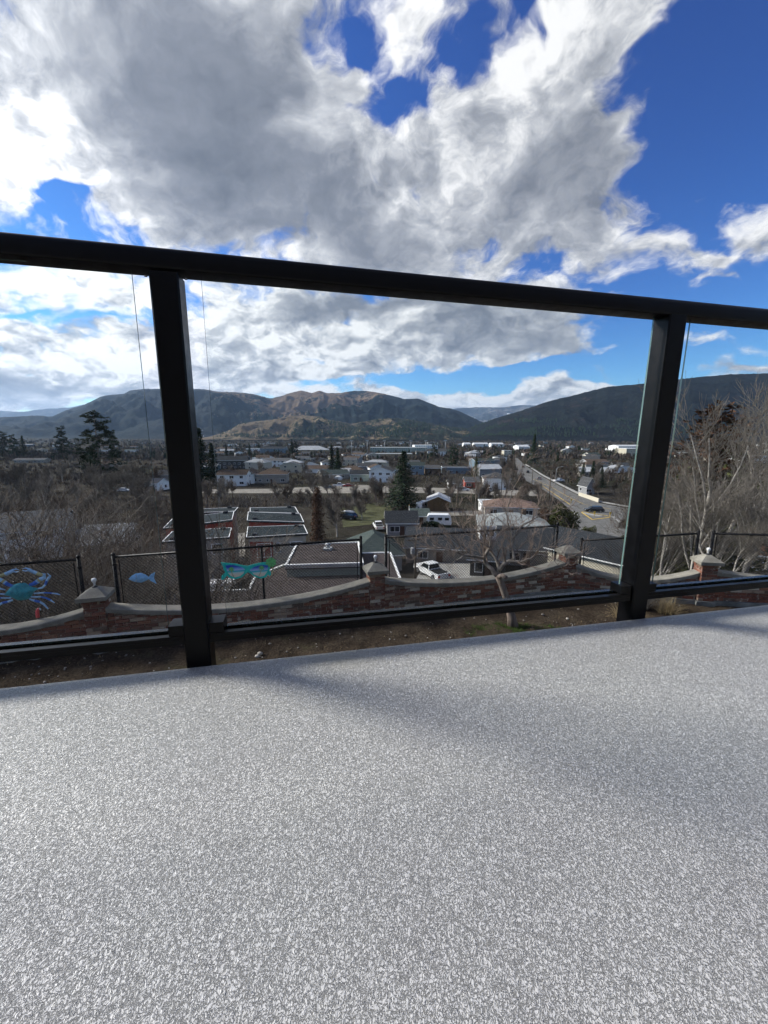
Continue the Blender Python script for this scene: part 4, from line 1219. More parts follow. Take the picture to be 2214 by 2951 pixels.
def house(name, label, loc, rz, w, d, h, roof='gx', rise=1.6, wall='wall_white', rmat='roof_grey', ov=0.45, windows='auto', chimney=False, door=None, cat='house', group=None, gable=None, trim='white_trim', frame=True, parent_z=0.0, sink=1.2):
    root = empty(name, loc, rz, label, cat, group)
    FOOT.append((loc[0], loc[1], max(w, d) * 0.62))
    x, y = w / 2, d / 2
    wm = MAT[wall]
    mb = MB()
    base = -sink
    c4 = [(-x, -y), (x, -y), (x, y), (-x, y)]
    for i in range(4):
        a, b = c4[i], c4[(i + 1) % 4]
        mb.face([(*a, base), (*b, base), (*b, h), (*a, h)])
    if roof == 'gx':
        for s in (-1, 1):
            q = [(s * x, -y, h), (s * x, y, h), (s * x, 0, h + rise)]
            mb.face(q if s > 0 else list(reversed(q)))
    elif roof == 'gy':
        for s in (-1, 1):
            q = [(-x, s * y, h), (x, s * y, h), (0, s * y, h + rise)]
            mb.face(q if s < 0 else list(reversed(q)))
    elif roof == 'shed':
        mb.face([(-x, y, h), (x, y, h), (x, y, h + rise), (-x, y, h + rise)][::-1])
        mb.face([(x, -y, h), (x, y, h), (x, y, h + rise)]); mb.face([(-x, y, h), (-x, -y, h), (-x, y, h + rise)])
    if roof in ('flat', 'hip'): mb.face([(-x, -y, h), (x, -y, h), (x, y, h), (-x, y, h)])
    mb.build('wall', wm, root)
    mb = MB(); th = 0.16
    sl = 0
    if roof == 'gx':
        k = rise / y
        e = h - ov * k + th + 0.004; r_ = h + rise + th + 0.004
        slab(mb, [(-x - ov, -y - ov, e), (x + ov, -y - ov, e), (x + ov, 0, r_), (-x - ov, 0, r_)], th, 0, 1)
        slab(mb, [(-x - ov, 0, r_), (x + ov, 0, r_), (x + ov, y + ov, e), (-x - ov, y + ov, e)], th, 0, 1)
    elif roof == 'gy':
        k = rise / x
        e = h - ov * k + th + 0.004; r_ = h + rise + th + 0.004
        slab(mb, [(-x - ov, -y - ov, e), (0, -y - ov, r_), (0, y + ov, r_), (-x - ov, y + ov, e)], th, 0, 1)
        slab(mb, [(0, -y - ov, r_), (x + ov, -y - ov, e), (x + ov, y + ov, e), (0, y + ov, r_)], th, 0, 1)
    elif roof == 'hip':
        e = h + th + 0.004; r_ = h + rise + th
        X, Y = x + ov, y + ov
        if w >= d: A, B = (-(X - Y), 0, r_), (X - Y + 0.01, 0, r_)
        else: A, B = (0, -(Y - X), r_), (0, Y - X + 0.01, r_)
        P_ = [(-X, -Y, e), (X, -Y, e), (X, Y, e), (-X, Y, e)]
        if w >= d: fs = [(P_[0], P_[1], B, A), (P_[1], P_[2], B), (P_[2], P_[3], A, B), (P_[3], P_[0], A)]
        else: fs = [(P_[0], P_[1], A), (P_[1], P_[2], B, A), (P_[2], P_[3], B), (P_[3], P_[0], A, B)]
        for f in fs: mb.face(f, 0)
        lo = [(p[0], p[1], e - th) for p in P_]
        mb.face(list(reversed(lo)), 1)
        for i in range(4): mb.face((lo[i], lo[(i + 1) % 4], P_[(i + 1) % 4], P_[i]), 1)
    elif roof == 'flat':
        X, Y = x + ov * 0.5, y + ov * 0.5
        slab(mb, [(-X, -Y, h + 0.30), (X, -Y, h + 0.30), (X, Y, h + 0.30), (-X, Y, h + 0.30)], 0.296, 0, 1)
    elif roof == 'shed':
        k = rise / d
        slab(mb, [(-x - ov, -y - ov, h - ov * k + th), (x + ov, -y - ov, h - ov * k + th), (x + ov, y + ov, h + rise + ov * k + th), (-x - ov, y + ov, h + rise + ov * k + th)], th - 0.004, 0, 1)
    rf = mb.build('roof', [MAT[rmat], MAT[trim]], root)
    if chimney:
        mb = MB(); mb.boxmm((x * 0.3, -0.35, h), (x * 0.3 + 0.7, 0.35, h + rise + 0.9)); mb.build('chimney', MAT['wall_brown'], rf)
    fronts = {'f': (Matrix.Identity(4), -y), 'b': (Matrix.Rotation(math.pi, 4, 'Z'), -y), 'r': (Matrix.Rotation(math.pi / 2, 4, 'Z'), -x), 'l': (Matrix.Rotation(-math.pi / 2, 4, 'Z'), -x)}
    if windows == 'auto':
        rnd = random.Random(label)
        windows = []
        for fl in range(max(1, int(h // 2.5))):
            zc = 1.5 + fl * 2.7
            if zc + 0.7 > h: break
            n = max(2, int(w // 3.4))
            for i in range(n):
                if fl == 0 and i == n // 2: continue
                windows.append(('f', -x + w * (i + 0.5) / n, zc, rnd.choice((0.9, 1.4, 1.8)), rnd.choice((1.0, 1.2))))
            windows.append(('l', -d * 0.2, zc, 1.2, 1.1)); windows.append(('r', d * 0.15, zc, 1.2, 1.1))
        if door is None: door = (0.0, 0.95)
    for (f, wx, wz, ww, wh) in windows or ():
        Mr, off = fronts[f]
        add_window(root, Mr @ Matrix.Translation((wx, off - 0.002, wz)), ww, wh, frame)
    if door:
        mb = MB(); mb.boxmm((door[0] - door[1] / 2, -y - 0.05, 0), (door[0] + door[1] / 2, -y - 0.004, 2.05)); mb.build('door', MAT['door_brown'], root)
    return root
def at_ground(u, v, back=0.0):
    p = ground_hit(u, v)
    return Vector((p.x, p.y + back, tz(p.x, p.y + back)))
def H(u, v, wu, d, h, roof, rise, yaw, wall, rmat, label, **kw):
    """house whose front foot is seen at (u, v); width given as seen"""
    p = ground_hit(u, v)
    w = wu * p.y / F
    c = Vector((p.x, p.y + d / 2, 0)); c.z = min(tz(c.x, c.y), tz(c.x, p.y)) 
    nm = kw.pop('name', 'house')
    return house(nm, label, c, R(yaw), w, d, h, roof, rise, wall, rmat, group=kw.pop('group', 'houses of the valley town'), **kw)

# ------------------------------------------------------------------ flat brown roofed house just below the wall
Z1 = CAMZ - 11.0
h1 = empty('flat_roof_house', (0, 0, 0), 0, 'flat brown roofed split level house with bright white roof edges below the wall', 'house', 'houses of the valley town')
def zpoly(pts, z): return [atZ(u, v, z) for u, v in pts]
def poly_ccw(q):
    a = sum(q[i][0] * q[(i + 1) % len(q)][1] - q[(i + 1) % len(q)][0] * q[i][1] for i in range(len(q)))
    return q if a > 0 else list(reversed(q))
def edge_strips(parent, q, wd=0.16, hgt=0.10, m='white_trim', name='edge_trim', drop=0.22):
    n = len(q)
    for i in range(n):
        a, b = Vector(q[i]), Vector(q[(i + 1) % n])
        d = b - a; L = d.length
        if L < 0.05: continue
        mb = MB()
        dn = d.normalized(); nn = Vector((-dn.y, dn.x, 0)).normalized()
        up = Vector((0, 0, 1))
        P8 = []
        for p in (a + dn * (wd / 2) * 0, b - dn * wd):
            for o_, u_ in ((0, -drop), (wd, -drop), (wd, hgt), (0, hgt)):
                P8.append(p + nn * o_ + up * (u_ + 0.003 * (i % 2)))
        mb.raw(P8, ((3, 2, 1, 0), (4, 5, 6, 7), (0, 1, 5, 4), (1, 2, 6, 5), (2, 3, 7, 6), (3, 0, 4, 7)))
        mb.build(name, MAT[m], parent)
low = poly_ccw(zpoly([(893, 1318), (845, 1194), (642, 1198), (613, 1221), (549, 1247), (536, 1275), (440, 1277), (415, 1318)], Z1))
mb = MB(); slab(mb, low, 0.3)
lowr = mb.build('roof', MAT['roof_flat_brown'], h1)
edge_strips(lowr, low)
inner = [Vector(p) + (Vector((sum(q.x for q in low) / 8, sum(q.y for q in low) / 8, p.z)) - Vector(p)).normalized() * 0.7 for p in low]
mb = MB()
for i in range(8):
    a, b = inner[i], inner[(i + 1) % 8]
    mb.face([(a.x, a.y, Z1 - 6), (b.x, b.y, Z1 - 6), (b.x, b.y, Z1 - 0.29), (a.x, a.y, Z1 - 0.29)])
mb.build('wall', MAT['wall_grey'], h1)
Z2 = Z1 + 0.95
upq = poly_ccw(zpoly([(640, 1176), (776, 1172), (786, 1218), (615, 1223)], Z2))
mb = MB(); slab(mb, upq, 0.3); upr = mb.build('raised_roof', MAT['roof_flat_brown'], h1); edge_strips(upr, upq, 0.17, 0.10)
cc = sum((Vector(p) for p in upq), Vector()) / 4
mb = MB()
iw = [cc + (Vector(p) - cc) * 0.955 for p in upq]
for i in range(4):
    a, b = iw[i], iw[(i + 1) % 4]
    mb.face([(a.x, a.y, Z1 + 0.002), (b.x, b.y, Z1 + 0.002), (b.x, b.y, Z2 - 0.29), (a.x, a.y, Z2 - 0.29)])
mb.build('clerestory_wall', MAT['wall_green'], h1)
vp = atZ(709, 1187, Z2)
vt = MB(); vt.boxmm((vp.x - .38, vp.y - .38, Z2), (vp.x + .38, vp.y + .38, Z2 + .16)); vo = vt.build('roof_vent', MAT['roof_metal'], upr)
mb = MB(); mb.lathe([(0.16, 0.16), (0.16, 0.42), (0.26, 0.45), (0.22, 0.56), (0.0, 0.62)], (vp.x, vp.y, Z2), 12); mb.build('turbine', MAT['roof_metal'], vo)
sk = atZ(480, 1266, Z1)
mb = MB(); mb.box((sk.x, sk.y, Z1 + 0.2), (1.7, 1.1, 0.4), 0.15); mb.build('skylight', MAT['white_trim'], lowr)
FOOT.append((cc.x, cc.y - 3, 12))

# ------------------------------------------------------------------ the two red and grey townhouses with tilted dark roofs
def townhouse(label, roofs, walls, windows, groundz):
    root = empty('townhouse', (0, 0, 0), 0, label, 'townhouse', 'red and grey townhouses with tilted roofs')
    for k, q in enumerate(roofs):
        q = poly_ccw([atD(u, v, D) for u, v, D in q])
        mb = MB(); slab(mb, q, 0.25); r_ = mb.build('roof', MAT['roof_membrane'], root)
        edge_strips(r_, q, 0.09, 0.03, drop=0.07)
        c = sum((Vector(p) for p in q), Vector()) / 4
        iq = [c + (Vector(p) - c) * 0.93 for p in q]
        wm = walls[k]
        mb = MB()
        for i in range(4):
            a, b = iq[i], iq[(i + 1) % 4]
            mb.face([(a.x, a.y, groundz - 1), (b.x, b.y, groundz - 1), (b.x, b.y, b.z - 0.24), (a.x, a.y, a.z - 0.24)])
        mb.build('wall', MAT[wm], root)
        for i, p in enumerate(iq):
            cp_ = c + (Vector(p) - c) * 0.78
            if i % 2 == 0:
                mb = MB(); mb.boxmm((cp_.x - .25, cp_.y - .25, cp_.z - .02), (cp_.x + .25, cp_.y + .25, cp_.z + 0.28)); mb.build('roof_vent', MAT['roof_dark'], r_)
        FOOT.append((c.x, c.y, 6))
    return root
th2 = townhouse('grey and red townhouse with three tilted black roofs behind the brown roof',
    [[(532, 1160.6, 48.5), (665.6, 1152.5, 50.3), (657, 1134, 54.2), (535, 1138, 52.6)], [(533.6, 1124, 53.2), (657, 1127.5, 54.8), (649, 1109.6, 58.6), (536, 1105.6, 58.0)], [(540, 1106, 58.8), (646, 1108.5, 59.6), (638, 1094.7, 63), (540, 1097, 62.5)]],
    ['wall_beige', 'wall_red', 'wall_red'], None, tz(-11, 52))
def place_window(root, u, v, wu, hu, D, rz=0.0, m='window_dark'):
    p = atD(u, v, D)
    return add_window(root, Matrix.Translation(p) @ Matrix.Rotation(rz, 4, 'Z'), wu * D / F, hu * D / F)
trz = math.atan2(50.3 - 48.5, atD(665.6, 1152.5, 50.3).x - atD(532, 1160.6, 48.5).x)
for (u, v, wu, hu) in ((571, 1189, 28, 30), (600, 1183, 10, 20), (640, 1175, 24, 9)):
    place_window(th2, u, v, wu, hu, 48.5 + (u - 532) * 0.0135 + 0.02, trz)
mb = MB(); a = atD(541, 1190, 48.62); b = atD(590, 1190, 49.27)
mb.raw([a + Vector((0, 0, -3)), b + Vector((0, 0, -3)), b + Vector((0, 0, 1.15)), a + Vector((0, 0, 1.15)), a + Vector((0, .2, -3)), b + Vector((0, .2, -3)), b + Vector((0, .2, 1.15)), a + Vector((0, .2, 1.15))], ((0, 1, 2, 3), (5, 4, 7, 6), (3, 2, 6, 7), (1, 5, 6, 2), (4, 0, 3, 7)))
mb.build('red_panel', MAT['wall_red'], th2)
th3 = townhouse('red and grey townhouse with tilted black roofs partly behind the left rail post',
    [[(350, 1170, 47.5), (495.6, 1160, 49.3), (501, 1139.5, 53.5), (372, 1148, 52)], [(352, 1141, 53), (502, 1122.5, 54.5), (506.5, 1104, 59), (372, 1121, 58)], [(372, 1110, 59.5), (508, 1104, 60), (515, 1096, 63.5), (385, 1101, 63)]],
    ['wall_taupe', 'wall_red', 'wall_taupe'], None, tz(-22, 52))
trz3 = math.atan2(1.8, atD(495.6, 1160, 49.3).x - atD(350, 1170, 47.5).x)
for (u, v, wu, hu) in ((470, 1186, 22, 22), (440, 1188, 12, 22)):
    place_window(th3, u, v, wu, hu, 47.5 + (u - 350) * 0.0124 + 0.02, trz3)

# ------------------------------------------------------------------ houses one by one (picture column, row of the front foot, width as seen)
# near row
H(806, 1236, 112, 9, 2.6, 'hip', 2.3, 8, 'wall_grey', 'roof_green', 'house with dark green hip roof and white eave behind the middle pillar')
H(868, 1158, 66, 6, 2.8, 'gx', 1.7, 2, 'wall_grey', 'roof_dark', 'small cottage with dark slate blue gable roof and porch windows')
H(910, 1136, 38, 5, 2.2, 'shed', 0.7, 0, 'wall_beige', 'roof_green', 'low lean-to shed with grey green roof beside the white camper')
shed = H(951, 1105, 47, 8, 3.0, 'gy', 1.25, -8, 'wall_wood', 'roof_metal', 'brown plank shed with shiny white metal gable roof', windows=None, name='plank_shed', cat='shed')
for k in range(15):                             # upright planks on the gable front
    pw = 47 * ground_hit(951, 1105).y / F
    x = -pw / 2 + (k + 0.5) * pw / 15
    hh = 3.0 + 1.25 * (1 - abs(x) / (pw / 2)) - 0.05
    mb = MB(); mb.boxmm((x - pw / 31, -4.03, -0.5), (x + pw / 31, -4.002, hh)); mb.build('plank', MAT['wall_wood'], shed)
H(1112, 1118, 112, 9, 2.6, 'hip', 1.6, -12, 'wall_beige', 'roof_pink', 'long bungalow with faded reddish brown roof left of the big round bush')
H(1060, 1109, 32, 7, 2.6, 'flat', 0.3, -6, 'wall_white', 'roof_metal', 'small white flat roofed garage left of the reddish bungalow')
H(1122, 1168, 150, 10, 2.7, 'hip', 1.7, -10, 'wall_white', 'roof_pale', 'wide bungalow with pale grey hip roof and brick chimney behind the bare tree', chimney=True)
H(960, 1216, 150, 9, 2.6, 'gx', 1.9, -9, 'wall_taupe', 'roof_dark', 'grey house with long dark roof and carport behind the white pickup')
H(1155, 1222, 120, 9, 2.7, 'gx', 2.0, -14, 'wall_grey', 'roof_dark', 'house with broad charcoal gable roof and white gable end by the right pillar')
H(1068, 1246, 78, 7, 2.6, 'gx', 1.5, -14, 'wall_dark', 'roof_dark', 'low dark roofed outbuilding just behind the wall and gnarled tree')
H(1325, 1250, 120, 9, 2.8, 'gy', 2.0, 38, 'wall_cream', 'roof_dark', 'cream house with charcoal gable roof turned diagonally, left of the right post')
H(1630, 1232, 96, 9, 2.8, 'gx', 2.2, -25, 'wall_white', 'roof_tile', 'white house with terracotta roof at the right edge')
H(1612, 1143, 58, 9, 2.7, 'gy', 2.0, 24, 'wall_white', 'roof_grey', 'small white gabled house beyond the tall bare trees on the right')
H(38, 1212, 116, 10, 5.0, 'gx', 2.2, 26, 'wall_white', 'roof_grey', 'two storey white house at the left edge behind bare branches')
H(206, 1208, 92, 9, 2.8, 'gx', 2.0, 18, 'wall_beige', 'roof_light', 'house with pale grey shingle gable roof below the left conifers')
H(120, 1200, 52, 6, 2.4, 'gx', 1.3, 24, 'wall_white', 'roof_light', 'small pale roofed garage between the white house and the shingle roof')
# middle distance, along the gravel lane and behind it
H(500, 1050, 62, 10, 5.2, 'gx', 1.8, 4, 'wall_white', 'roof_brown', 'two storey white house with brown roof right of the left post')
H(532, 1046, 26, 9, 4.8, 'gy', 1.8, -16, 'wall_white', 'roof_brown', 'narrow white gabled house joined to the brown roofed white house')
H(584, 1044, 64, 12, 4.2, 'hip', 2.6, 6, 'wall_taupe', 'roof_brown', 'large taupe house with broad brown hip roof behind dark bare trees')
H(494, 1013, 72, 14, 6.5, 'gx', 3.0, 8, 'wall_dark', 'roof_dark', 'dark three gabled apartment block behind the left bare trees', cat='apartment block')
H(597, 1008, 62, 12, 5.0, 'gx', 2.0, -10, 'wall_white', 'roof_grey', 'long white two storey house with light grey roof in mid town')
H(632, 1012, 38, 10, 4.4, 'hip', 2.0, -4, 'wall_grey', 'roof_light', 'grey hip roofed house just right of the long white house')
H(670, 1013, 34, 9, 3.2, 'gy', 2.2, 8, 'wall_white', 'roof_dark', 'little white gabled cottage with front porch left of the twin conifers')
H(755, 1006, 30, 10, 5.0, 'gx', 1.8, -6, 'wall_cream', 'roof_grey', 'cream two storey house just right of the twin conifers')
H(778, 1040, 44, 9, 3.6, 'gx', 1.8, 5, 'wall_green', 'roof_dark', 'pale green house with dark roof and hedge left of the white gabled house')
H(826, 1042, 50, 10, 5.4, 'gy', 2.0, -10, 'wall_white', 'roof_grey', 'two storey white gabled house left of the big spruce')
H(790, 1020, 40, 9, 4.0, 'gx', 1.8, 8, 'wall_grey', 'roof_grey', 'grey roofed house behind the pale green house')
H(903, 1026, 30, 9, 5.6, 'gx', 1.8, -6, 'wall_blue', 'roof_green', 'blue grey house with teal roof right behind the big spruce')
H(934, 1024, 34, 10, 3.6, 'gx', 1.6, 4, 'wall_brown', 'roof_grey', 'brown rancher with grey roof right of the blue grey house')
H(988, 1024, 60, 11, 4.0, 'flat', 0.4, -2, 'wall_blue', 'roof_grey', 'long flat roofed building with bright white fascia in mid town')
H(984, 1056, 26, 6, 2.6, 'gx', 1.0, 0, 'wall_white', 'roof_grey', 'white double garage beside the gravel lane')
H(1022, 1054, 30, 8, 2.8, 'gx', 1.6, -4, 'wall_red', 'roof_grey', 'low house with reddish wall beside the gravel lane')
H(1058, 1030, 48, 12, 4.6, 'gx', 2.2, 5, 'wall_grey', 'roof_light', 'wide house with pale blue grey roof left of the main road')
H(1078, 1058, 56, 10, 4.6, 'hip', 2.2, -10, 'wall_white', 'roof_grey', 'white house with grey hip roof where the lane meets the road')
H(1275, 1068, 17, 6, 3.4, 'gy', 2.6, 4, 'wall_grey', 'roof_grey', 'narrow steep gabled house among conifers behind the road wall')
H(355, 1044, 40, 9, 4.2, 'gx', 1.8, 6, 'wall_taupe', 'roof_dark', 'taupe house with dark roof just left of the left rail post')
H(330, 1060, 30, 8, 3.2, 'gx', 1.6, -8, 'wall_white', 'roof_grey', 'low whitish house half hidden by trunks left of the left post')
H(232, 1012, 34, 9, 3.4, 'gx', 1.8, 8, 'wall_taupe', 'roof_brown', 'brown roofed house glimpsed beside the tall left pine')
H(62, 1000, 60, 9, 3.0, 'gx', 1.5, 8, 'wall_taupe', 'roof_grey', 'low grey roofed house above the brush at the far left')
# larger buildings of the town centre
H(548, 977, 32, 14, 6.0, 'flat', 0.4, 0, 'wall_white', 'roof_light', 'white flat roofed apartment block beyond the dark apartments', cat='apartment block')
H(590, 979, 54, 16, 7.0, 'gx', 3.0, -6, 'wall_blue', 'roof_dark', 'long blue grey apartment block with gables in the town centre', cat='apartment block')
H(668, 979, 78, 30, 5.0, 'hip', 6.0, 4, 'wall_tan', 'roof_light', 'big hall with pale rounded hip roof in the town centre', name='hall', cat='hall')
H(848, 990, 86, 26, 5.0, 'flat', 0.6, 0, 'wall_tan', 'roof_pale', 'long tan walled school building below the light masts', name='school', cat='building', windows=None)
H(862, 978, 122, 40, 8.0, 'flat', 0.8, 0, 'wall_green', 'roof_pale', 'wide pale green arena with flat roofs behind the tan wall', name='arena', cat='building')
H(920, 976, 50, 30, 11.0, 'flat', 0.6, 3, 'wall_white', 'roof_metal', 'tall white block standing behind the spruce top', name='office_block', cat='building')
H(945, 985, 40, 14, 6.0, 'gx', 3.0, -4, 'wall_white', 'roof_grey', 'white gabled building right of the masts')
H(1132, 973, 24, 30, 7.0, 'gx', 3.0, 3, 'wall_white', 'roof_metal', 'bright white metal roofed shed near the tall dark fir', name='warehouse', cat='warehouse')
H(1097, 988, 16, 10, 8.0, 'flat', 0.4, 0, 'wall_cream', 'roof_light', 'small cream flat roofed block left of the tall dark fir', cat='building')
H(1373, 986, 40, 26, 10.0, 'flat', 0.6, 0, 'wall_cream', 'roof_metal', 'cream three storey block close to the right rail post', cat='building')
H(1362, 976, 52, 30, 9.0, 'gx', 2.0, 0, 'wall_white', 'roof_metal', 'long white roofed warehouse beside the right rail post', name='warehouse', cat='warehouse')
H(1638, 1000, 66, 20, 6.0, 'flat', 0.5, 0, 'wall_white', 'roof_metal', 'row of white flat roofed shops behind the right bare trees', name='shop_row', cat='building')
for u, w_ in ((1040, 30), (1075, 26), (1010, 14)):
    H(u, 966, w_, 26, 8.0, 'gx', 3.0, 0, 'wall_white', 'roof_metal', 'tiny bright white roofed warehouse on the far valley floor', name='warehouse', cat='warehouse', group='far white warehouses', windows=None)
# white fabric carport
cpv = ground_hit(729, 1037)
root = empty('fabric_carport', cpv, 0, 'white arched fabric carport below the twin conifers', 'carport')
rC = 19 * cpv.y / F / 2
mb = MB()
arc = [(rC * math.cos(R(t)), rC * 0.85 * math.sin(R(t))) for t in range(0, 181, 20)]
for i in range(len(arc) - 1):
    a, b = arc[i], arc[i + 1]
    mb.face([(a[0], 0, a[1]), (b[0], 0, b[1]), (b[0], 6, b[1]), (a[0], 6, a[1])][::-1], 0, True)
mb.face([(x, 0.05, z) for x, z in arc][::-1])
mb.build('cover', MAT['white_trim'], root)
for x in (-rC, rC):
    mb = MB(); mb.tube((x, 0, -0.3), (x, 0, 0.6), 0.05); mb.build('leg', MAT['fence_black'], root)

# ------------------------------------------------------------------ scattered houses filling the town
walls_ = ['wall_white', 'wall_cream', 'wall_grey', 'wall_beige', 'wall_taupe', 'wall_white', 'wall_blue']
roofs_ = ['roof_grey', 'roof_dark', 'roof_brown', 'roof_light', 'roof_grey', 'roof_green', 'roof_brown']
wname = {'wall_white': 'white', 'wall_cream': 'cream', 'wall_grey': 'grey', 'wall_beige': 'beige', 'wall_taupe': 'taupe', 'wall_blue': 'blue grey'}
rname = {'roof_grey': 'grey', 'roof_dark': 'charcoal', 'roof_brown': 'brown', 'roof_light': 'pale', 'roof_green': 'dark green'}
rh = random.Random(5)
placed = 0
tries = 0
while placed < 185 and tries < 4000:
    tries += 1
    u = rh.uniform(-40, 1700); v = 957 + 80 * rh.random() ** 1.4
    if u < 380 and v > 985: continue
    if 1085 < u < 1215 and v > 990: continue
    if u > 1400 and v > 1000: continue
    p = ground_hit(u, v)
    if any((p.x - a) ** 2 + (p.y + 5 - b) ** 2 < (r_ + 7) ** 2 for a, b, r_ in FOOT): continue
    wl, rf_ = rh.choice(walls_), rh.choice(roofs_)
    w_ = rh.uniform(9, 17) * (1.4 if p.y > 600 else 1)
    st = 2.8 if rh.random() < .6 else 5.2
    kind = rh.choice(('gx', 'gx', 'gy', 'hip'))
    wins = None if p.y > 700 else [('f', -w_ * .28, 1.5, 1.3, 1.1), ('f', w_ * .25, 1.5, 1.6, 1.1)] + ([('f', -w_ * .25, 4.1, 1.3, 1.1), ('f', w_ * .25, 4.1, 1.3, 1.1)] if st > 4 else [])
    area = 'left of the masts' if u < 740 else ('below the arena' if u < 1090 else ('right of the main road' if u < 1420 else 'behind the right bare trees'))
    if p.y > 700: area = 'on the far flats ' + ('at the left' if u < 740 else ('beyond the arena' if u < 1090 else 'at the right'))
    house('house', '%s %s house with %s roof %s' % ('two storey' if st > 4 else 'low', wname[wl], rname[rf_], area), (p.x, p.y + 5, tz(p.x, p.y + 5)), R(rh.uniform(-25, 25)), w_, rh.uniform(8, 11), st, kind, rh.uniform(1.5, 2.4), wl, rf_, windows=wins, frame=p.y < 420,
          group='small houses of the valley town, %s %s %s %s' % (wname[wl], 'two storey' if st > 4 else 'low', rname[rf_], area))
    placed += 1
# ------------------------------------------------------------------ bare trees
def rvec(rnd):
    while True:
        v = Vector((rnd.uniform(-1, 1), rnd.uniform(-1, 1), rnd.uniform(-1, 1)))
        if 0.05 < v.length < 1: return v.normalized()
def grow(rnd, segs, p, d, L, r, lvl, maxl, wander=0.22, trop=0.10, kids=(2, 3), ang=(28, 58), shrink=(0.45, 0.72), rmin=0.012, start=1, n0=5):
    n = n0 if lvl == 0 else (4 if lvl < maxl else 3)
    p = Vector(p); d = Vector(d).normalized()
    for i in range(n):
        d = (d + rvec(rnd) * wander + Vector((0, 0, trop))).normalized()
        q = p + d * (L / n)
        r2 = max(rmin * 0.7, r * (1 - 0.62 / n))
        segs.append((p, q, r, r2, lvl))
        if lvl < maxl and i >= (start if lvl == 0 else 0):
            for _ in range(rnd.randint(*kids) if lvl < 2 else (1 if rnd.random() < 0.8 else 2)):
                a = R(rnd.uniform(*ang))
                side = d.cross(rvec(rnd))
                if side.length < 1e-3: continue
                side.normalize()
                dd = d * math.cos(a) + side * math.sin(a)
                grow(rnd, segs, q, dd, L * rnd.uniform(*shrink) * (1 - 0.25 * i / n), max(rmin, r2 * rnd.uniform(0.40, 0.62)), lvl + 1, maxl, wander, trop, kids, ang, shrink, rmin)
        p, r = q, r2
def tube_mesh(name, segs, n, mtl):
    """many thin limbs as one mesh, made with arrays"""
    me = bpy.data.meshes.new(name)
    if segs:
        P0 = np.array([s[0] for s in segs], float); P1 = np.array([s[1] for s in segs], float)
        r0 = np.array([s[2] for s in segs])[:, None]; r1 = np.array([s[3] for s in segs])[:, None]
        d = P1 - P0; d /= np.linalg.norm(d, axis=1, keepdims=True) + 1e-9
        ref = np.where(np.abs(d[:, 2:3]) > 0.9, np.array([[1.0, 0, 0]]), np.array([[0, 0, 1.0]]))
        a = np.cross(d, ref); a /= np.linalg.norm(a, axis=1, keepdims=True); b = np.cross(d, a)
        V = np.empty((len(segs), 2, n, 3))
        for i in range(n):
            t = 2 * math.pi * i / n
            o = a * math.cos(t) + b * math.sin(t)
            V[:, 0, i] = P0 + o * r0; V[:, 1, i] = P1 + o * r1
        base = (np.arange(len(segs)) * 2 * n)[:, None]
        q = np.stack([np.stack([base[:, 0] + i, base[:, 0] + (i + 1) % n, base[:, 0] + n + (i + 1) % n, base[:, 0] + n + i], -1) for i in range(n)], 1).reshape(-1, 4)
        me.vertices.add(V.size // 3); me.vertices.foreach_set('co', V.reshape(-1).astype(np.float32))
        me.loops.add(q.size); me.loops.foreach_set('vertex_index', q.reshape(-1).astype(np.int32))
        me.polygons.add(len(q)); me.polygons.foreach_set('loop_start', np.arange(0, q.size, 4, dtype=np.int32)); me.polygons.foreach_set('loop_total', np.full(len(q), 4, dtype=np.int32))
        me.update(calc_edges=True)
        me.polygons.foreach_set('use_smooth', np.ones(len(q), bool))
    me.materials.append(mtl)
    return me
def tree_meshes(segs, tm, bmm, split=1):
    return tube_mesh('trunk', [s for s in segs if s[4] <= split], 6, tm), tube_mesh('crown', [s for s in segs if s[4] > split], 3, bmm)
BT = []
for k, (hgt, kids, ang, maxl, tm, bmm) in enumerate(((7.5, (2, 3), (25, 50), 4, 'bark', 'twig_brown'), (9.0, (2, 3), (22, 45), 4, 'bark', 'twig_grey'), (6.0, (2, 3), (30, 62), 4, 'bark', 'twig_brown'), (8.0, (2, 3), (18, 38), 4, 'bark_pale', 'twig_grey'), (6.8, (2, 3), (26, 52), 4, 'bark', 'twig_brown'), (5.0, (2, 3), (34, 66), 4, 'bark', 'twig_grey'))):
    rnd = random.Random(100 + k)
    segs = []
    grow(rnd, segs, (0, 0, -0.4), (rnd.uniform(-.08, .08), rnd.uniform(-.08, .08), 1), hgt * 0.62, hgt * 0.022, 0, maxl, 0.20, 0.10, kids, ang, (0.42, 0.66), 0.020, 1, 5)
    BT.append(tree_meshes(segs, MAT[tm], MAT[bmm]))
def bare_tree(k, loc, sc_, rz, label, group, name='bare_tree'):
    root = empty(name, loc, rz, label, 'tree', group)
    root.scale = (sc_,) * 3
    inst('trunk', BT[k][0], root); inst('crown', BT[k][1], root)
    return root

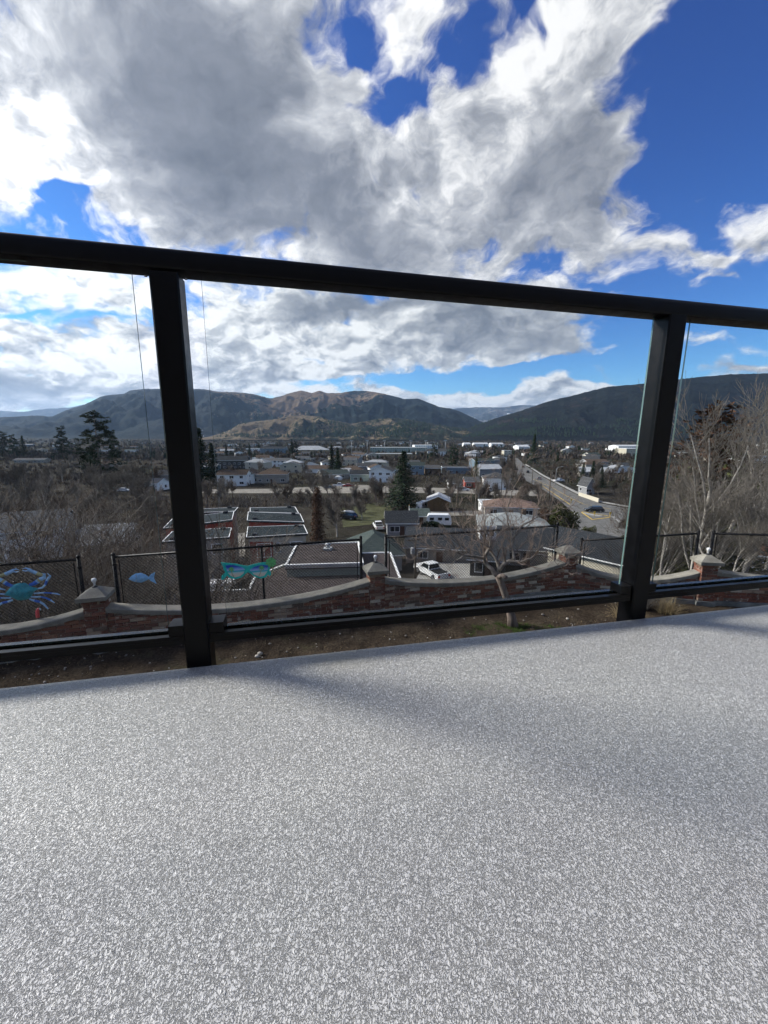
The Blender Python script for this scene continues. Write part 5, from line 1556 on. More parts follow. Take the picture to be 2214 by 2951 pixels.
# ------------------------------------------------------------------ conifers
def conifer_meshes(seed, h, rad, nm, tm='bark', power=0.85, low=0.06, droop=0.25, dens=1.0, top_m=None, leaf=0.42):
    rnd = random.Random(seed)
    t = MB(); t.tube((0, 0, -0.5), (0, 0, h * 0.97), h * 0.018, 0.02, 7)
    f = MB()
    z = h * low
    while z < h * 0.985:
        fr = 1 - z / h
        rr = rad * fr ** power * rnd.uniform(0.78, 1.1)
        nb = max(4, int((6 + 7 * fr) * dens))
        a0 = rnd.random() * 6.28
        for b in range(nb):
            a = a0 + 6.283 * b / nb + rnd.uniform(-.25, .25)
            L = rr * rnd.uniform(0.65, 1.15)
            dx, dy = math.cos(a), math.sin(a)
            m = max(2, int(L / (leaf * 0.55)))
            for i in range(m):
                s = (i + 0.6) / m
                c = Vector((dx * L * s, dy * L * s, z - droop * L * s * s + 0.10 * L * s + rnd.uniform(-.1, .1)))
                for _ in range(3):
                    e1 = (Vector((dx, dy, -droop)) + rvec(rnd) * 0.9).normalized() * leaf * rnd.uniform(0.6, 1.2)
                    e2 = (Vector((-dy, dx, 0)) * rnd.choice((-1, 1)) + rvec(rnd) * 0.6 - Vector((0, 0, 0.35))).normalized() * leaf * rnd.uniform(0.3, 0.6)
                    mi = 1 if (top_m and z > h * rnd.uniform(0.5, 0.75)) else 0
                    f.face((c, c + e1 * 0.5 + e2, c + e1, c + e1 * 0.4 - e2 * 0.5), mi)
        z += max(0.16, h * 0.030 * (0.5 + fr))
    return t.mesh('trunk', MAT[tm]), f.mesh('crown', [MAT[nm]] + ([MAT[top_m]] if top_m else []))
def pine_meshes(seed, h, rad, nm):
    rnd = random.Random(seed)
    t = MB(); f = MB()
    t.tube((0, 0, -0.5), (0, 0, h * 0.95), h * 0.017, 0.03, 7)
    for k in range(int(64)):
        z = h * (0.22 + 0.76 * (k / 64) ** 0.9)
        fr = 1 - (z / h)
        L = rad * (0.25 + 1.1 * fr ** 0.7) * rnd.uniform(0.45, 1.15)
        a = rnd.random() * 6.28
        e = Vector((math.cos(a) * L, math.sin(a) * L, z + rnd.uniform(-.3, .5)))
        t.tube((0, 0, z - 0.2), e, 0.06 * fr + 0.025, 0.02, 4, caps=False)
        for cl in range(3):
            c = e * 1.0 - Vector((e.x, e.y, 0)) * rnd.uniform(0, 0.45) + rvec(rnd) * 0.25
            R0 = rnd.uniform(0.45, 0.85) * (0.6 + 0.6 * fr) * h / 14
            for _ in range(34):
                d = rvec(rnd); d.z = abs(d.z) * 0.8 - 0.15
                p = c + d * R0 * rnd.uniform(0.3, 1)
                e1 = (d + rvec(rnd) * 0.5).normalized() * R0 * 0.55; e2 = e1.cross(rvec(rnd)).normalized() * R0 * 0.16
                f.face((p - e2, p + e1, p + e2))
    return t.mesh('trunk', MAT['bark']), f.mesh('crown', MAT[nm])
CON = {'spruce': conifer_meshes(1, 14, 3.6, 'needle_dark'), 'fir': conifer_meshes(2, 14, 2.6, 'needle_dark', power=0.8), 'cypress': conifer_meshes(3, 12, 2.5, 'needle_rust', power=0.42, droop=0.5, low=0.02),
       'pine': pine_meshes(4, 14, 3.4, 'needle_dark'), 'cedar': conifer_meshes(5, 8, 2.0, 'needle_olive', power=0.5, low=0.02, droop=-0.2, top_m='needle_rust', leaf=0.2), 'olive': conifer_meshes(6, 9, 2.6, 'needle_olive', power=0.7, low=0.02, leaf=0.24), 'pine2': pine_meshes(9, 14, 3.0, 'needle_dark')}
CONH = {'spruce': 14, 'fir': 14, 'cypress': 12, 'pine': 14, 'cedar': 8, 'olive': 9, 'pine2': 14}
def conifer(kind, u, vb, vt, label, group='conifers of the valley', widen=1.0, name='conifer', D=None):
    if D is None:
        p = ground_hit(u, vb)
    else:
        p = atD(u, vb, D); p.z = tz(p.x, p.y)
    top = atD(u, vt, p.y).z
    s = (top - p.z) / CONH[kind]
    root = empty(name, p, random.uniform(0, 6.28), label, 'tree', group)
    root.scale = (s * widen, s * widen, s)
    inst('trunk', CON[kind][0], root); inst('crown', CON[kind][1], root)
    FOOT.append((p.x, p.y, 2.5))
    return root
conifer('spruce', 872, 1100, 972, 'big dark green spruce standing alone in the middle of the view', widen=1.45, name='spruce_tree')
conifer('cypress', 688, 1168, 1048, 'rust brown columnar cypress right of the red townhouse', widen=0.80, name='cypress_tree')
conifer('pine', 222, 1052, 886, 'tallest dark pine left of the left rail post', widen=1.15, name='pine_tree')
conifer('pine2', 141, 1000, 920, 'slender dark pine left of the tallest pine', widen=0.9, name='pine_tree')
conifer('pine2', 250, 1010, 929, 'shorter dark pine close behind the tallest pine', widen=0.8, name='pine_tree')
conifer('pine', 12, 990, 930, 'dark pine cut by the left edge of the picture', widen=1.2, name='pine_tree')
conifer('pine2', 34, 992, 938, 'dark pine second from the left edge', widen=1.0, name='pine_tree')
conifer('fir', 54, 988, 940, 'dark fir third from the left edge', widen=1.2, name='fir_tree')
conifer('fir', 438, 1045, 922, 'tall dark fir just right of the left rail post', widen=1.4, name='fir_tree')
conifer('spruce', 462, 1040, 955, 'dark bushy spruce second right of the left rail post', widen=1.2, name='spruce_tree')
conifer('fir', 718, 1030, 960, 'left one of the twin dark conifers in mid town', widen=1.2, name='fir_tree')
conifer('spruce', 731, 1032, 966, 'right one of the twin dark conifers in mid town', widen=1.0, name='spruce_tree')
conifer('pine', 938, 994, 957, 'dark round topped pine right of the light masts', widen=1.4, name='pine_tree')
conifer('pine2', 978, 1018, 965, 'dark pine above the long flat roofed building', widen=1.1, name='pine_tree')
conifer('olive', 1028, 1040, 985, 'olive green conifer left of the pale roofed house', widen=0.8, name='conifer_tree')
conifer('fir', 1152, 1002, 936, 'tall dark fir at the end of the main road', widen=1.15, name='fir_tree')
conifer('spruce', 1258, 1050, 998, 'leftmost dark spruce of the group right of the main road', name='spruce_tree')
conifer('fir', 1279, 1050, 994, 'middle dark fir of the group right of the main road', name='fir_tree', widen=1.2)
conifer('spruce', 1298, 1054, 1008, 'rightmost dark spruce of the group right of the main road', name='spruce_tree', widen=1.2)
conifer('fir', 1205, 1000, 975, 'small dark fir behind the main road', name='fir_tree')
conifer('olive', 1118, 1108, 1062, 'olive conifer in front of the reddish bungalow roof', name='conifer_tree', widen=1.0)
for k, (u, vb, vt) in enumerate(((540, 985, 955), (632, 985, 948), (640, 986, 952), (690, 975, 955), (490, 990, 960), (770, 968, 955), (880, 968, 954), (1000, 985, 966), (1190, 975, 958), (1330, 985, 965), (1250, 975, 960), (820, 966, 954), (560, 975, 955), (600, 970, 954))):
    conifer(('fir', 'spruce', 'pine2')[k % 3], u, vb, vt, 'small dark conifer standing among the town houses', 'small conifers in town', name='conifer_tree')
# cedar with a rusty top behind the tall bare trees on the right, and more evergreen there
conifer('cedar', 1512, 1180, 868, 'olive cedar with rust brown top among the right bare trees', D=21, widen=1.35, name='cedar_tree')
conifer('olive', 1560, 1190, 950, 'broad olive green juniper behind the right bare trees', D=26, widen=1.3, name='juniper_tree')
conifer('olive', 1470, 1195, 985, 'olive green juniper right of the right rail post', D=24, widen=1.2, name='juniper_tree')

# ------------------------------------------------------------------ clipped bushes
def bush(u, v, wu, hu, m, label, seed, D=None, name='bush'):
    p = ground_hit(u, v) if D is None else atD(u, v, D)
    p.z = tz(p.x, p.y)
    w_ = wu * p.y / F / 2; h_ = hu * p.y / F
    rnd = random.Random(seed)
    f = MB()
    for _ in range(2600):
        d = rvec(rnd); d.z = abs(d.z)
        lump = 1 + 0.16 * math.sin(d.x * 5 + seed) + 0.14 * math.sin(d.y * 6 + d.z * 4)
        k = rnd.uniform(0.80, 1.0) * lump
        c = Vector((d.x * w_ * k, d.y * w_ * 0.8 * k, d.z ** 0.7 * h_ * k))
        e1 = (d + rvec(rnd)).normalized() * w_ * 0.13; e2 = e1.cross(rvec(rnd)).normalized() * w_ * 0.05
        f.face((c - e2, c + e1, c + e2))
    root = empty(name, p, 0, label, 'bush', 'clipped bushes by the junction')
    f.build('foliage', MAT[m], root)
    core = MB(); blob(core, (0, 0, h_ * 0.42), 1.0, (w_ * 0.72, w_ * 0.58, h_ * 0.46), 0, seed); core.build('inner_branches', MAT['twig_brown'], root)
    FOOT.append((p.x, p.y, w_))
    return root
bush(1212, 1158, 66, 62, 'needle_olive', 'large rounded green and rust bush beside the side street', 3)
bush(1180, 1150, 40, 52, 'needle_rust', 'rust brown bush left of the large rounded green bush', 4)
bush(1270, 1172, 34, 36, 'needle_olive', 'small clipped olive bush in front of the junction', 5)
bush(1352, 1142, 24, 24, 'twig_brown', 'brown leafless hedge clump by the stop sign', 6)
bush(930, 1150, 90, 18, 'needle_dark', 'low clipped dark hedge behind the slate roof cottage', 7, name='hedge')

# ------------------------------------------------------------------ many bare trees through the valley
rt = random.Random(21)
ROADS = []                                     # filled with pixel boxes kept clear
def clear_road(u, v):
    if 1105 < u < 1420 and v > 985:
        # main road and junction corridor
        cx = np.interp(v, [985, 1010, 1045, 1070, 1090, 1110, 1160, 1220], [1118, 1132, 1175, 1215, 1265, 1300, 1305, 1330])
        if abs(u - cx) < np.interp(v, [985, 1045, 1090, 1110, 1200], [12, 34, 90, 110, 60]): return False
    if 430 < u < 1165 and 1044 < v < 1073: return False
    return True
zones = [  # u0, u1, v0, v1, count, size range, label, group
    (-60, 350, 1045, 1175, 52, (0.9, 1.5), 'bare tree in the dense thicket left of the left rail post', 'bare trees of the left thicket'),
    (-60, 350, 990, 1050, 40, (0.8, 1.4), 'bare tree on the rise behind the left thicket', 'bare trees on the left rise'),
    (440, 860, 1060, 1092, 30, (0.7, 1.25), 'bare tree of the scrubby row below the gravel lane', 'bare trees below the gravel lane'),
    (440, 1100, 1012, 1040, 26, (0.7, 1.2), 'bare tree standing between the mid town houses', 'bare trees between the mid town houses'),
    (900, 1180, 1058, 1085, 24, (0.6, 1.1), 'bare tree of the row right of the big spruce', 'bare trees right of the big spruce'),
    (1215, 1400, 1000, 1075, 34, (0.7, 1.2), 'bare tree in the neighbourhood right of the main road', 'bare trees right of the main road'),
    (1080, 1130, 1000, 1060, 8, (0.7, 1.1), 'bare tree lining the left side of the main road', 'bare trees left of the main road'),
    (430, 1090, 975, 1008, 40, (0.8, 1.3), 'bare tree of the town centre among roofs', 'bare trees of the town centre'),
    (1420, 1700, 1000, 1120, 22, (0.8, 1.3), 'bare tree of the brown slope behind the right trees', 'bare trees on the right slope'),
    (700, 830, 1085, 1130, 8, (0.6, 1.0), 'bare tree on the grass lot right of the rust cypress', 'bare trees on the grass lot'),
    (1290, 1345, 1150, 1200, 3, (0.35, 0.5), 'small bare tree beside the side street', 'small bare trees by the side street'),
]
for (u0, u1, v0, v1, cnt, szr, lab, grp) in zones:
    k = 0; tr_ = 0
    while k < cnt and tr_ < cnt * 12:
        tr_ += 1
        u = rt.uniform(u0, u1); v = rt.uniform(v0, v1)
        if not clear_road(u, v): continue
        p = ground_hit(u, v)
        if any((p.x - a) ** 2 + (p.y - b) ** 2 < (r_ + 0.5) ** 2 for a, b, r_ in FOOT): continue
        vk = rt.randrange(6)
        adj = ('brown', 'tall grey', 'spreading brown', 'pale upright', 'slim brown', 'low grey')[vk]
        bare_tree(vk, p, rt.uniform(*szr) * rt.choice((0.8, 1.0, 1.0)), rt.uniform(0, 6.28), adj + ' ' + lab, adj + ' ' + grp)
        k += 1
# the tall pale tree beside the rust cypress
p = ground_hit(728, 1160)
bare_tree(3, p, 1.05, 1.0, 'pale many stemmed bare tree just right of the rust cypress', 'tall pale bare trees')
p = ground_hit(1212, 1072)

# far off woods and brush on the valley floor, too small to tell apart
fw = MB()
def ragged(mb, c, w_, h_, mi, rnd, n=9):
    """small leafless or evergreen crown: upright slivers round a centre"""
    for _ in range(n):
        a = rnd.random() * 6.28; r_ = rnd.random() ** 0.5 * w_ * 0.7
        x, y = c[0] + math.cos(a) * r_, c[1] + math.sin(a) * r_
        b = rnd.random() * 6.28; ww = w_ * rnd.uniform(0.14, 0.32) * (1.0 if n < 12 else 0.35)
        z0 = c[2] + h_ * rnd.uniform(-0.05, 0.35); z1 = c[2] + h_ * rnd.uniform(0.6, 1.0) * (1.1 - 0.45 * r_ / w_)
        mb.face(((x - math.cos(b) * ww, y - math.sin(b) * ww, z0), (x + math.cos(b) * ww, y + math.sin(b) * ww, z0 + h_ * .1), (x + rnd.uniform(-.4, .4) * w_, y + rnd.uniform(-.4, .4) * w_, z1)), mi)
FT = np.array(FOOT)
def free_of_houses(p, m):
    return not (((FT[:, 0] - p.x) ** 2 + (FT[:, 1] - p.y) ** 2) < (FT[:, 2] + m) ** 2).any()
rowD = {}
for i in range(9000):
    v = 944.5 + 50 * rt.random() ** 1.3
    u = rt.uniform(-80, 1740)
    kv = round(v * 2) / 2
    if kv not in rowD: rowD[kv] = ground_hit(CX, kv).y
    q = atD(u, v, rowD[kv] * rt.uniform(0.93, 1.08))
    if q.y < 300 or q.y > 2600: continue
    p = Vector((q.x, q.y, 0))
    if not free_of_houses(p, 1): continue
    if not clear_road(u, v): continue
    p.z = tz(p.x, p.y)
    s_ = rt.uniform(2.4, 4.8) * (1.0 if p.y < 900 else 1.5)
    mi = 0 if rt.random() < 0.55 else (1 if rt.random() < 0.72 else 2)
    ragged(fw, p, s_ if mi < 2 else s_ * 0.6, s_ * (1.7 if mi < 2 else 2.3), mi, rt, 9 if p.y < 900 else 6)
mat('brush_brown', (0.075, 0.058, 0.046), 1.0, 0.5, 0.05); mat('brush_grey', (0.10, 0.086, 0.073), 1.0, 0.5, 0.05)
for i in range(2600):                          # brown crowns between the mid distance houses and over the left rise
    u = rt.uniform(-80, 1740); v = rt.uniform(990, 1046)
    if 400 < u < 1100 and rt.random() < 0.45: continue
    if not clear_road(u, v): continue
    kv = round(v)
    if kv not in rowD: rowD[kv] = ground_hit(CX, kv).y
    q = atD(u, v, rowD[kv] * rt.uniform(0.96, 1.04)); p = Vector((q.x, q.y, 0))
    if not free_of_houses(p, 1.5): continue
    p.z = tz(p.x, p.y)
    s_ = rt.uniform(1.2, 2.6)
    ragged(fw, p, s_, s_ * 1.7, 0 if rt.random() < 0.6 else 1, rt, 22)
o = fw.build('far_woods', [MAT['brush_brown'], MAT['brush_grey'], MAT['needle_dark']])
tag(o, 'far brown winter woods and brush covering the valley floor', 'woods', kind='stuff')
sb = MB()
for i in range(13000):
    u = rt.uniform(-80, 1740); v = rt.uniform(985, 1200)
    if u < 380 or u > 1400: pass
    elif v > 1120: continue
    if not clear_road(u, v): continue
    kv = round(v)
    if kv not in rowD: rowD[kv] = ground_hit(CX, kv).y
    q = atD(u, v, rowD[kv]); p = Vector((q.x, q.y, 0))
    if fbmn(np.array(p.x / 26), np.array(p.y / 26), 2, 31) < 0.44: continue
    if not free_of_houses(p, 0.3): continue
    p.z = tz(p.x, p.y)
    h_ = rt.uniform(0.8, 3.4)
    mi = 0 if rt.random() < 0.5 else 1
    for _ in range(12):
        a = rt.random() * 6.28; l = h_ * rt.uniform(0.5, 1.1); o_ = Vector((math.cos(a), math.sin(a), 0))
        b_ = p + o_ * rt.uniform(0, 0.5); e_ = b_ + o_ * l * rt.uniform(0.1, 0.7) + Vector((0, 0, l)); w_ = Vector((-o_.y, o_.x, 0)) * 0.035
        sb.face((b_ - w_, b_ + w_, e_), mi)
o = sb.build('scrub', [MAT['twig_brown'], MAT['twig_grey']])
tag(o, 'low leafless scrub filling the slopes between the trees', 'scrub', kind='stuff')
fp = MB()                                      # dotted pines on the pale foothills
dg = bpy.context.evaluated_depsgraph_get()
dg.update()
for i in range(6000):
    u = rt.uniform(460, 1160) if i % 5 else rt.uniform(1040, 1700); v = rt.uniform(905, 944)
    r = ray(u, v)
    hit, loc, nrm, idx, ob, _ = sc.ray_cast(dg, Vector((0, 0, CAMZ)) + r.normalized() * 2000, r.normalized())
    if not hit or ob is None or not ob.name.startswith(('foothill', 'ground', 'forest_hill')): continue
    if fbmn(np.array(loc.x / 260), np.array(loc.y / 260), 3, 77) < 0.46: continue
    h_ = rt.uniform(9, 17); w_ = h_ * 0.26
    fp.raw([(loc.x - w_, loc.y, loc.z - 1), (loc.x, loc.y - w_, loc.z - 1), (loc.x + w_, loc.y, loc.z - 1), (loc.x, loc.y + w_, loc.z - 1), (loc.x, loc.y, loc.z + h_)], ((0, 1, 4), (1, 2, 4), (2, 3, 4), (3, 0, 4)))
o = fp.build('hillside_pines', MAT['needle_dark'])
tag(o, 'tiny dark pines dotted over the far foothills', 'pines', kind='stuff')

# ------------------------------------------------------------------ tall bare trees on the right, just below the wall
def big_tree(seed, u, D, vtop, label, group, tm='bark_pale', bmm='twig_grey', L=0.55, maxl=4, kids=(2, 3), ang=(16, 40), spread=0.0, rbase=0.011, trop=0.14, rmin=0.0055, name='bare_tree', lean=(0, 0), dz=0.0):
    p = atD(u, 1100, D); p.z = tz(p.x, p.y)
    top = atD(u, vtop, D).z
    hgt = top - p.z
    rnd = random.Random(seed)
    segs = []
    grow(rnd, segs, (0, 0, -0.3), (lean[0], lean[1], 1), hgt * L, hgt * rbase, 0, maxl, 0.16, trop, kids, ang, (0.45, 0.74), rmin, 1, 6)
    zmax = max(s[1].z for s in segs)
    k = hgt / zmax
    segs = [(a * k, b * k, r0, r1, lv) for a, b, r0, r1, lv in segs]
    root = empty(name, p, 0, label, 'tree', group)
    tm_, cm_ = tree_meshes(segs, MAT[tm], MAT[bmm])
    inst('trunk', tm_, root); inst('crown', cm_, root)
    return root
big_tree(31, 1628, 15.5, 768, 'tallest pale bare tree at the right edge', 'tall bare trees on the right', L=0.66, kids=(1, 2), rbase=0.013, rmin=0.0065)
big_tree(32, 1502, 15.0, 800, 'tall pale bare tree right of the right rail post', 'tall bare trees on the right', L=0.66, kids=(1, 2), rbase=0.013, rmin=0.0065)
big_tree(33, 1575, 18.5, 845, 'pale bare tree between the two tallest right trees', 'tall bare trees on the right', L=0.60, kids=(1, 2), rbase=0.013, rmin=0.0065)
big_tree(34, 1680, 14.0, 850, 'bare tree cut off by the right edge', 'tall bare trees on the right', L=0.58, kids=(1, 2), rbase=0.013, rmin=0.0065)
big_tree(35, 1455, 16.5, 960, 'shorter bare tree close to the right rail post', 'tall bare trees on the right', L=0.5, kids=(1, 3), rbase=0.012)
big_tree(36, 1545, 13.5, 985, 'low spreading bare shrub in front of the tall right trees', 'bare shrubs on the right slope', L=0.42, ang=(25, 55), rbase=0.010, kids=(1, 3))
big_tree(37, 1600, 12.5, 1040, 'twiggy bare shrub behind the fence at the right', 'bare shrubs on the right slope', L=0.40, ang=(28, 60), rbase=0.010, kids=(1, 3))
big_tree(38, 1410, 20.0, 1005, 'thin bare tree showing left of the right rail post', 'bare shrubs on the right slope', L=0.45, ang=(22, 50), bmm='twig_brown')
# brush on the left slope below the wall, long arching stems
LB = [(-60, 20, 990), (110, 21, 1030), (235, 23, 1050), (20, 22, 1030), (170, 24, 1040), (330, 22, 1060), (-30, 15, 1010), (40, 19, 1050), (95, 14.5, 1075), (150, 18, 1060), (205, 15.5, 1100), (262, 19, 1085), (318, 15, 1075), (352, 18, 1050), (60, 25, 1010), (130, 27, 1000), (285, 27, 1040), (15, 12.8, 1130), (180, 12.8, 1150), (300, 13, 1160), (455, 19, 1080), (490, 17, 1150)]
SHV = []
for k in range(6):
    rnd = random.Random(50 + k); segs = []
    for st in range(3):
        a = rnd.random() * 6.28
        grow(rnd, segs, (math.cos(a) * .12, math.sin(a) * .12, -0.3), (math.cos(a) * .4, math.sin(a) * .4, 1), 3.8, 0.062, 1, 4, 0.15, 0.05, (1, 2), (20, 50), (0.50, 0.80), 0.0065)
    zm = max(q[1].z for q in segs)
    SHV.append((zm, tree_meshes(segs, MAT['bark' if k % 3 else 'bark_pale'], MAT[('twig_brown', 'twig_grey')[k % 2]], split=1)))
for k, (u, D, vt) in enumerate(LB):
    p = atD(u, 1100, D); p.z = tz(p.x, p.y)
    hgt = atD(u, vt, D).z - p.z
    zm, (tm_, cm_) = SHV[k % 6]
    root = empty('bare_shrub', p, k * 2.1, ('bare grey brush shrub behind the crab fence', 'bare arching shrub behind the left fence sections')[k % 2] if k < 20 else ('bare pale shrub just right of the left post', 'low bare shrub by the flat brown roof')[k - 20], 'tree', ('bare grey brush behind the crab fence', 'bare arching brush on the left slope')[k % 2] if k < 20 else None)
    root.scale = (hgt / zm * 1.15, hgt / zm * 1.15, hgt / zm)
    inst('trunk', tm_, root); inst('crown', cm_, root)

# ------------------------------------------------------------------ the gnarled little tree in the garden
TB = atZ(1108, 1352, YARD_Z)
gt_ = empty('gnarled_tree', TB, 0, 'gnarled leafless little tree growing in the garden soil before the wall', 'tree')
def tp(u, v, dD=0.0):
    return atD(u, v, TB.y + dD) - TB
trunk = MB(); limbs = MB(); twigs = MB()
tpts = [(1110, 1356, 0), (1106, 1335, 0.0), (1100, 1308, 0.02), (1091, 1282, 0.03), (1084, 1262, 0.03), (1076, 1244, 0.04)]
trunk.path([tp(*p) + Vector((0, 0, -0.06 if i == 0 else 0)) for i, p in enumerate(tpts)], [0.115, 0.085, 0.072, 0.066, 0.062, 0.060], 10)
trunk.path([tp(1076, 1246, 0.04), tp(1086, 1243, -0.10), tp(1094, 1248, -0.2)], [0.050, 0.040, 0.036], 8)
trunk.build('trunk', MAT['bark'], gt_)
MAINL = [  # limbs: points and start / end radius
    ([(1076, 1246, 0.04), (1062, 1230, 0.05), (1050, 1219, 0.1), (1045, 1204, 0.1), (1058, 1186, 0.1), (1060, 1170, 0.1), (1052, 1150, 0.12), (1040, 1130, 0.15)], .046, .014),
    ([(1045, 1206, 0.1), (1030, 1202, 0.0), (1004, 1199, -0.1), (980, 1190, -0.15), (955, 1183, -0.2), (928, 1186, -0.25), (904, 1194, -0.3)], .026, .007),
    ([(1004, 1199, -0.1), (985, 1212, -0.2), (965, 1222, -0.3)], .014, .005),
    ([(1076, 1244, 0.04), (1080, 1229, 0.05), (1074, 1210, 0.1), (1064, 1195, 0.15), (1050, 1176, 0.2), (1044, 1160, 0.25), (1052, 1140, 0.3)], .046, .012),
    ([(1079, 1232, 0.04), (1086, 1220, 0.0), (1099, 1213, -0.05), (1118, 1214, -0.1), (1134, 1212, -0.15), (1148, 1206, -0.18), (1159, 1199, -0.2), (1172, 1198, -0.25), (1180, 1206, -0.3)], .044, .010),
    ([(1112, 1213, -0.08), (1109, 1196, 0.0), (1106, 1180, 0.05), (1112, 1160, 0.1), (1118, 1146, 0.1), (1132, 1132, 0.1), (1150, 1124, 0.1)], .030, .010),
    ([(1110, 1172, 0.06), (1104, 1150, 0.1), (1098, 1128, 0.15), (1096, 1105, 0.2), (1102, 1080, 0.2), (1112, 1050, 0.2)], .020, .006),
    ([(1060, 1184, 0.1), (1040, 1172, 0.1), (1018, 1158, 0.1), (1000, 1145, 0.1), (988, 1130, 0.1)], .018, .006),
    ([(1150, 1126, 0.1), (1165, 1115, 0.1), (1190, 1110, 0.1), (1215, 1100, 0.1)], .010, .004),
    ([(1044, 1160, 0.25), (1030, 1130, 0.3), (1028, 1100, 0.3), (1030, 1060, 0.3), (1028, 1025, 0.3)], .012, .004),
    ([(1172, 1198, -0.25), (1195, 1206, -0.3), (1215, 1215, -0.35), (1240, 1220, -0.4)], .008, .003),
]
rndg = random.Random(3)
for pts, r0, r1 in MAINL:
    P_ = [tp(*p) for p in pts]
    n = len(P_)
    # smooth and roughen
    Q_ = []
    for i in range(n - 1):
        for s in (0, 0.5):
            Q_.append(P_[i].lerp(P_[i + 1], s) + rvec(rndg) * 0.012 * (1 if (i or s) else 0))
    Q_.append(P_[-1])
    rad_ = [r0 + (r1 - r0) * (i / (len(Q_) - 1)) ** 0.8 * rndg.uniform(0.95, 1.0) for i in range(len(Q_))]
    limbs.path(Q_, rad_, 7)
    for i in range(2, len(Q_)):
        for _ in range(1):
            segs = []
            d = (Q_[i] - Q_[i - 1]).normalized()
            side = d.cross(rvec(rndg)).normalized()
            dd = d * 0.6 + side * 0.7 + Vector((0, 0, 0.35))
            grow(rndg, segs, Q_[i], dd, rndg.uniform(0.22, 0.60), max(0.005, rad_[i] * 0.42), 2, 4, 0.24, 0.10, (1, 2), (25, 55), (0.4, 0.65), 0.0032)
            for a, b, ra, rb, lv in segs: twigs.tube(a, b, ra, rb, 4 if lv == 2 else 3, caps=False)
limbs.build('limbs', mat('bark_limb', (0.24, 0.21, 0.18), 0.95, 0.4, 14, bump=0.5, bscale=50), gt_)
twigs.build('crown', mat('twig_red', (0.20, 0.155, 0.13), 0.9, 0.35, 3), gt_)

# ------------------------------------------------------------------ grass and dry plants in the garden
def tuft(mb, c, n, L, spread, rnd, wid=0.004, droop=0.5, r0=0.08):
    for _ in range(n):
        a = rnd.random() * 6.28; rr = rnd.random() ** 0.5 * r0
        p = Vector((c[0] + math.cos(a) * rr, c[1] + math.sin(a) * rr, c[2]))
        b = rnd.random() * 6.28; out = Vector((math.cos(b), math.sin(b), 0))
        l = L * rnd.uniform(0.5, 1.1); s = rnd.uniform(0.1, 1) * spread
        pts = [p]
        for i in range(1, 4):
            t = i / 3
            pts.append(p + out * l * s * t + Vector((0, 0, l * t * (1 - 0.25 * s) - droop * l * s * t * t)))
        w_ = Vector((-out.y, out.x, 0)) * wid
        for i in range(3):
            k0, k1 = 1 - i / 3.0, 1 - (i + 1) / 3.0 * 0.95
            mb.face((pts[i] - w_ * k0, pts[i] + w_ * k0, pts[i + 1] + w_ * k1, pts[i + 1] - w_ * k1))
rg = random.Random(8)
mat('grass_green', (0.050, 0.085, 0.020), 0.8, 0.4, 8); mat('straw', (0.30, 0.235, 0.13), 0.85, 0.35, 10); mat('straw_grey', (0.20, 0.185, 0.165), 0.9, 0.35, 10)
gm_ = MB()
for i in range(520):
    a = rg.random() * 6.28; r_ = rg.random() ** 0.6
    x, y = TB.x - 0.05 + math.cos(a) * r_ * 0.95, TB.y - 0.22 + math.sin(a) * r_ * 0.32
    tuft(gm_, (x, y, YARD_Z - 0.01), 7, 0.075, 0.8, rg, 0.004, 0.4, 0.05)
o = gm_.build('grass_patch', MAT['grass_green']); tag(o, 'patch of short green grass around the foot of the gnarled tree', 'grass', kind='stuff')
gm_ = MB()
for i in range(260):
    x = rg.uniform(-6, 8); y = rg.uniform(5.0, np.interp(x, WX, WY) - 0.2)
    tuft(gm_, (x, y, YARD_Z - 0.01), 4, 0.06, 0.9, rg, 0.003, 0.4, 0.03)
o = gm_.build('weeds', [MAT['straw']]); tag(o, 'sparse dry weeds scattered over the garden soil', 'weeds', kind='stuff')
for (u, v, L, n, lab, sp, m) in ((1352, 1338, 0.50, 420, 'clump of dry straw coloured grass left of the right post foot', 1.0, 'straw'), (1438, 1322, 0.55, 420, 'clump of dry straw coloured grass right of the right post foot', 0.95, 'straw'), (1382, 1312, 0.85, 520, 'grey dry bushy plant behind the right rail post', 0.85, 'straw_grey')):
    p = atZ(u, v, YARD_Z)
    mb = MB(); tuft(mb, (0, 0, -0.02), n, L, sp, rg, 0.0035, 0.55, 0.16)
    root = empty('dry_grass', p, 0, lab, 'dry grass', 'dry plants by the right rail post')
    mb.build('blades', MAT[m], root)
p = atZ(1375, 1302, YARD_Z)
sh = empty('dry_shrub', p, 0, 'fine grey leafless shrub before the short wall bay', 'shrub', 'dry plants by the right rail post')
segs = []
for k in range(26):
    a = rg.random() * 6.28
    grow(rg, segs, (math.cos(a) * .08, math.sin(a) * .08, -0.02), (math.cos(a) * 0.7, math.sin(a) * 0.7, 1), rg.uniform(0.40, 0.62), 0.005, 2, 4, 0.25, 0.05, (1, 2), (20, 50), (0.4, 0.65), 0.0026)
st_, cr_ = tree_meshes(segs, MAT['twig_grey'], MAT['straw_grey'], split=2)
inst('stems', st_, sh); inst('crown', cr_, sh)
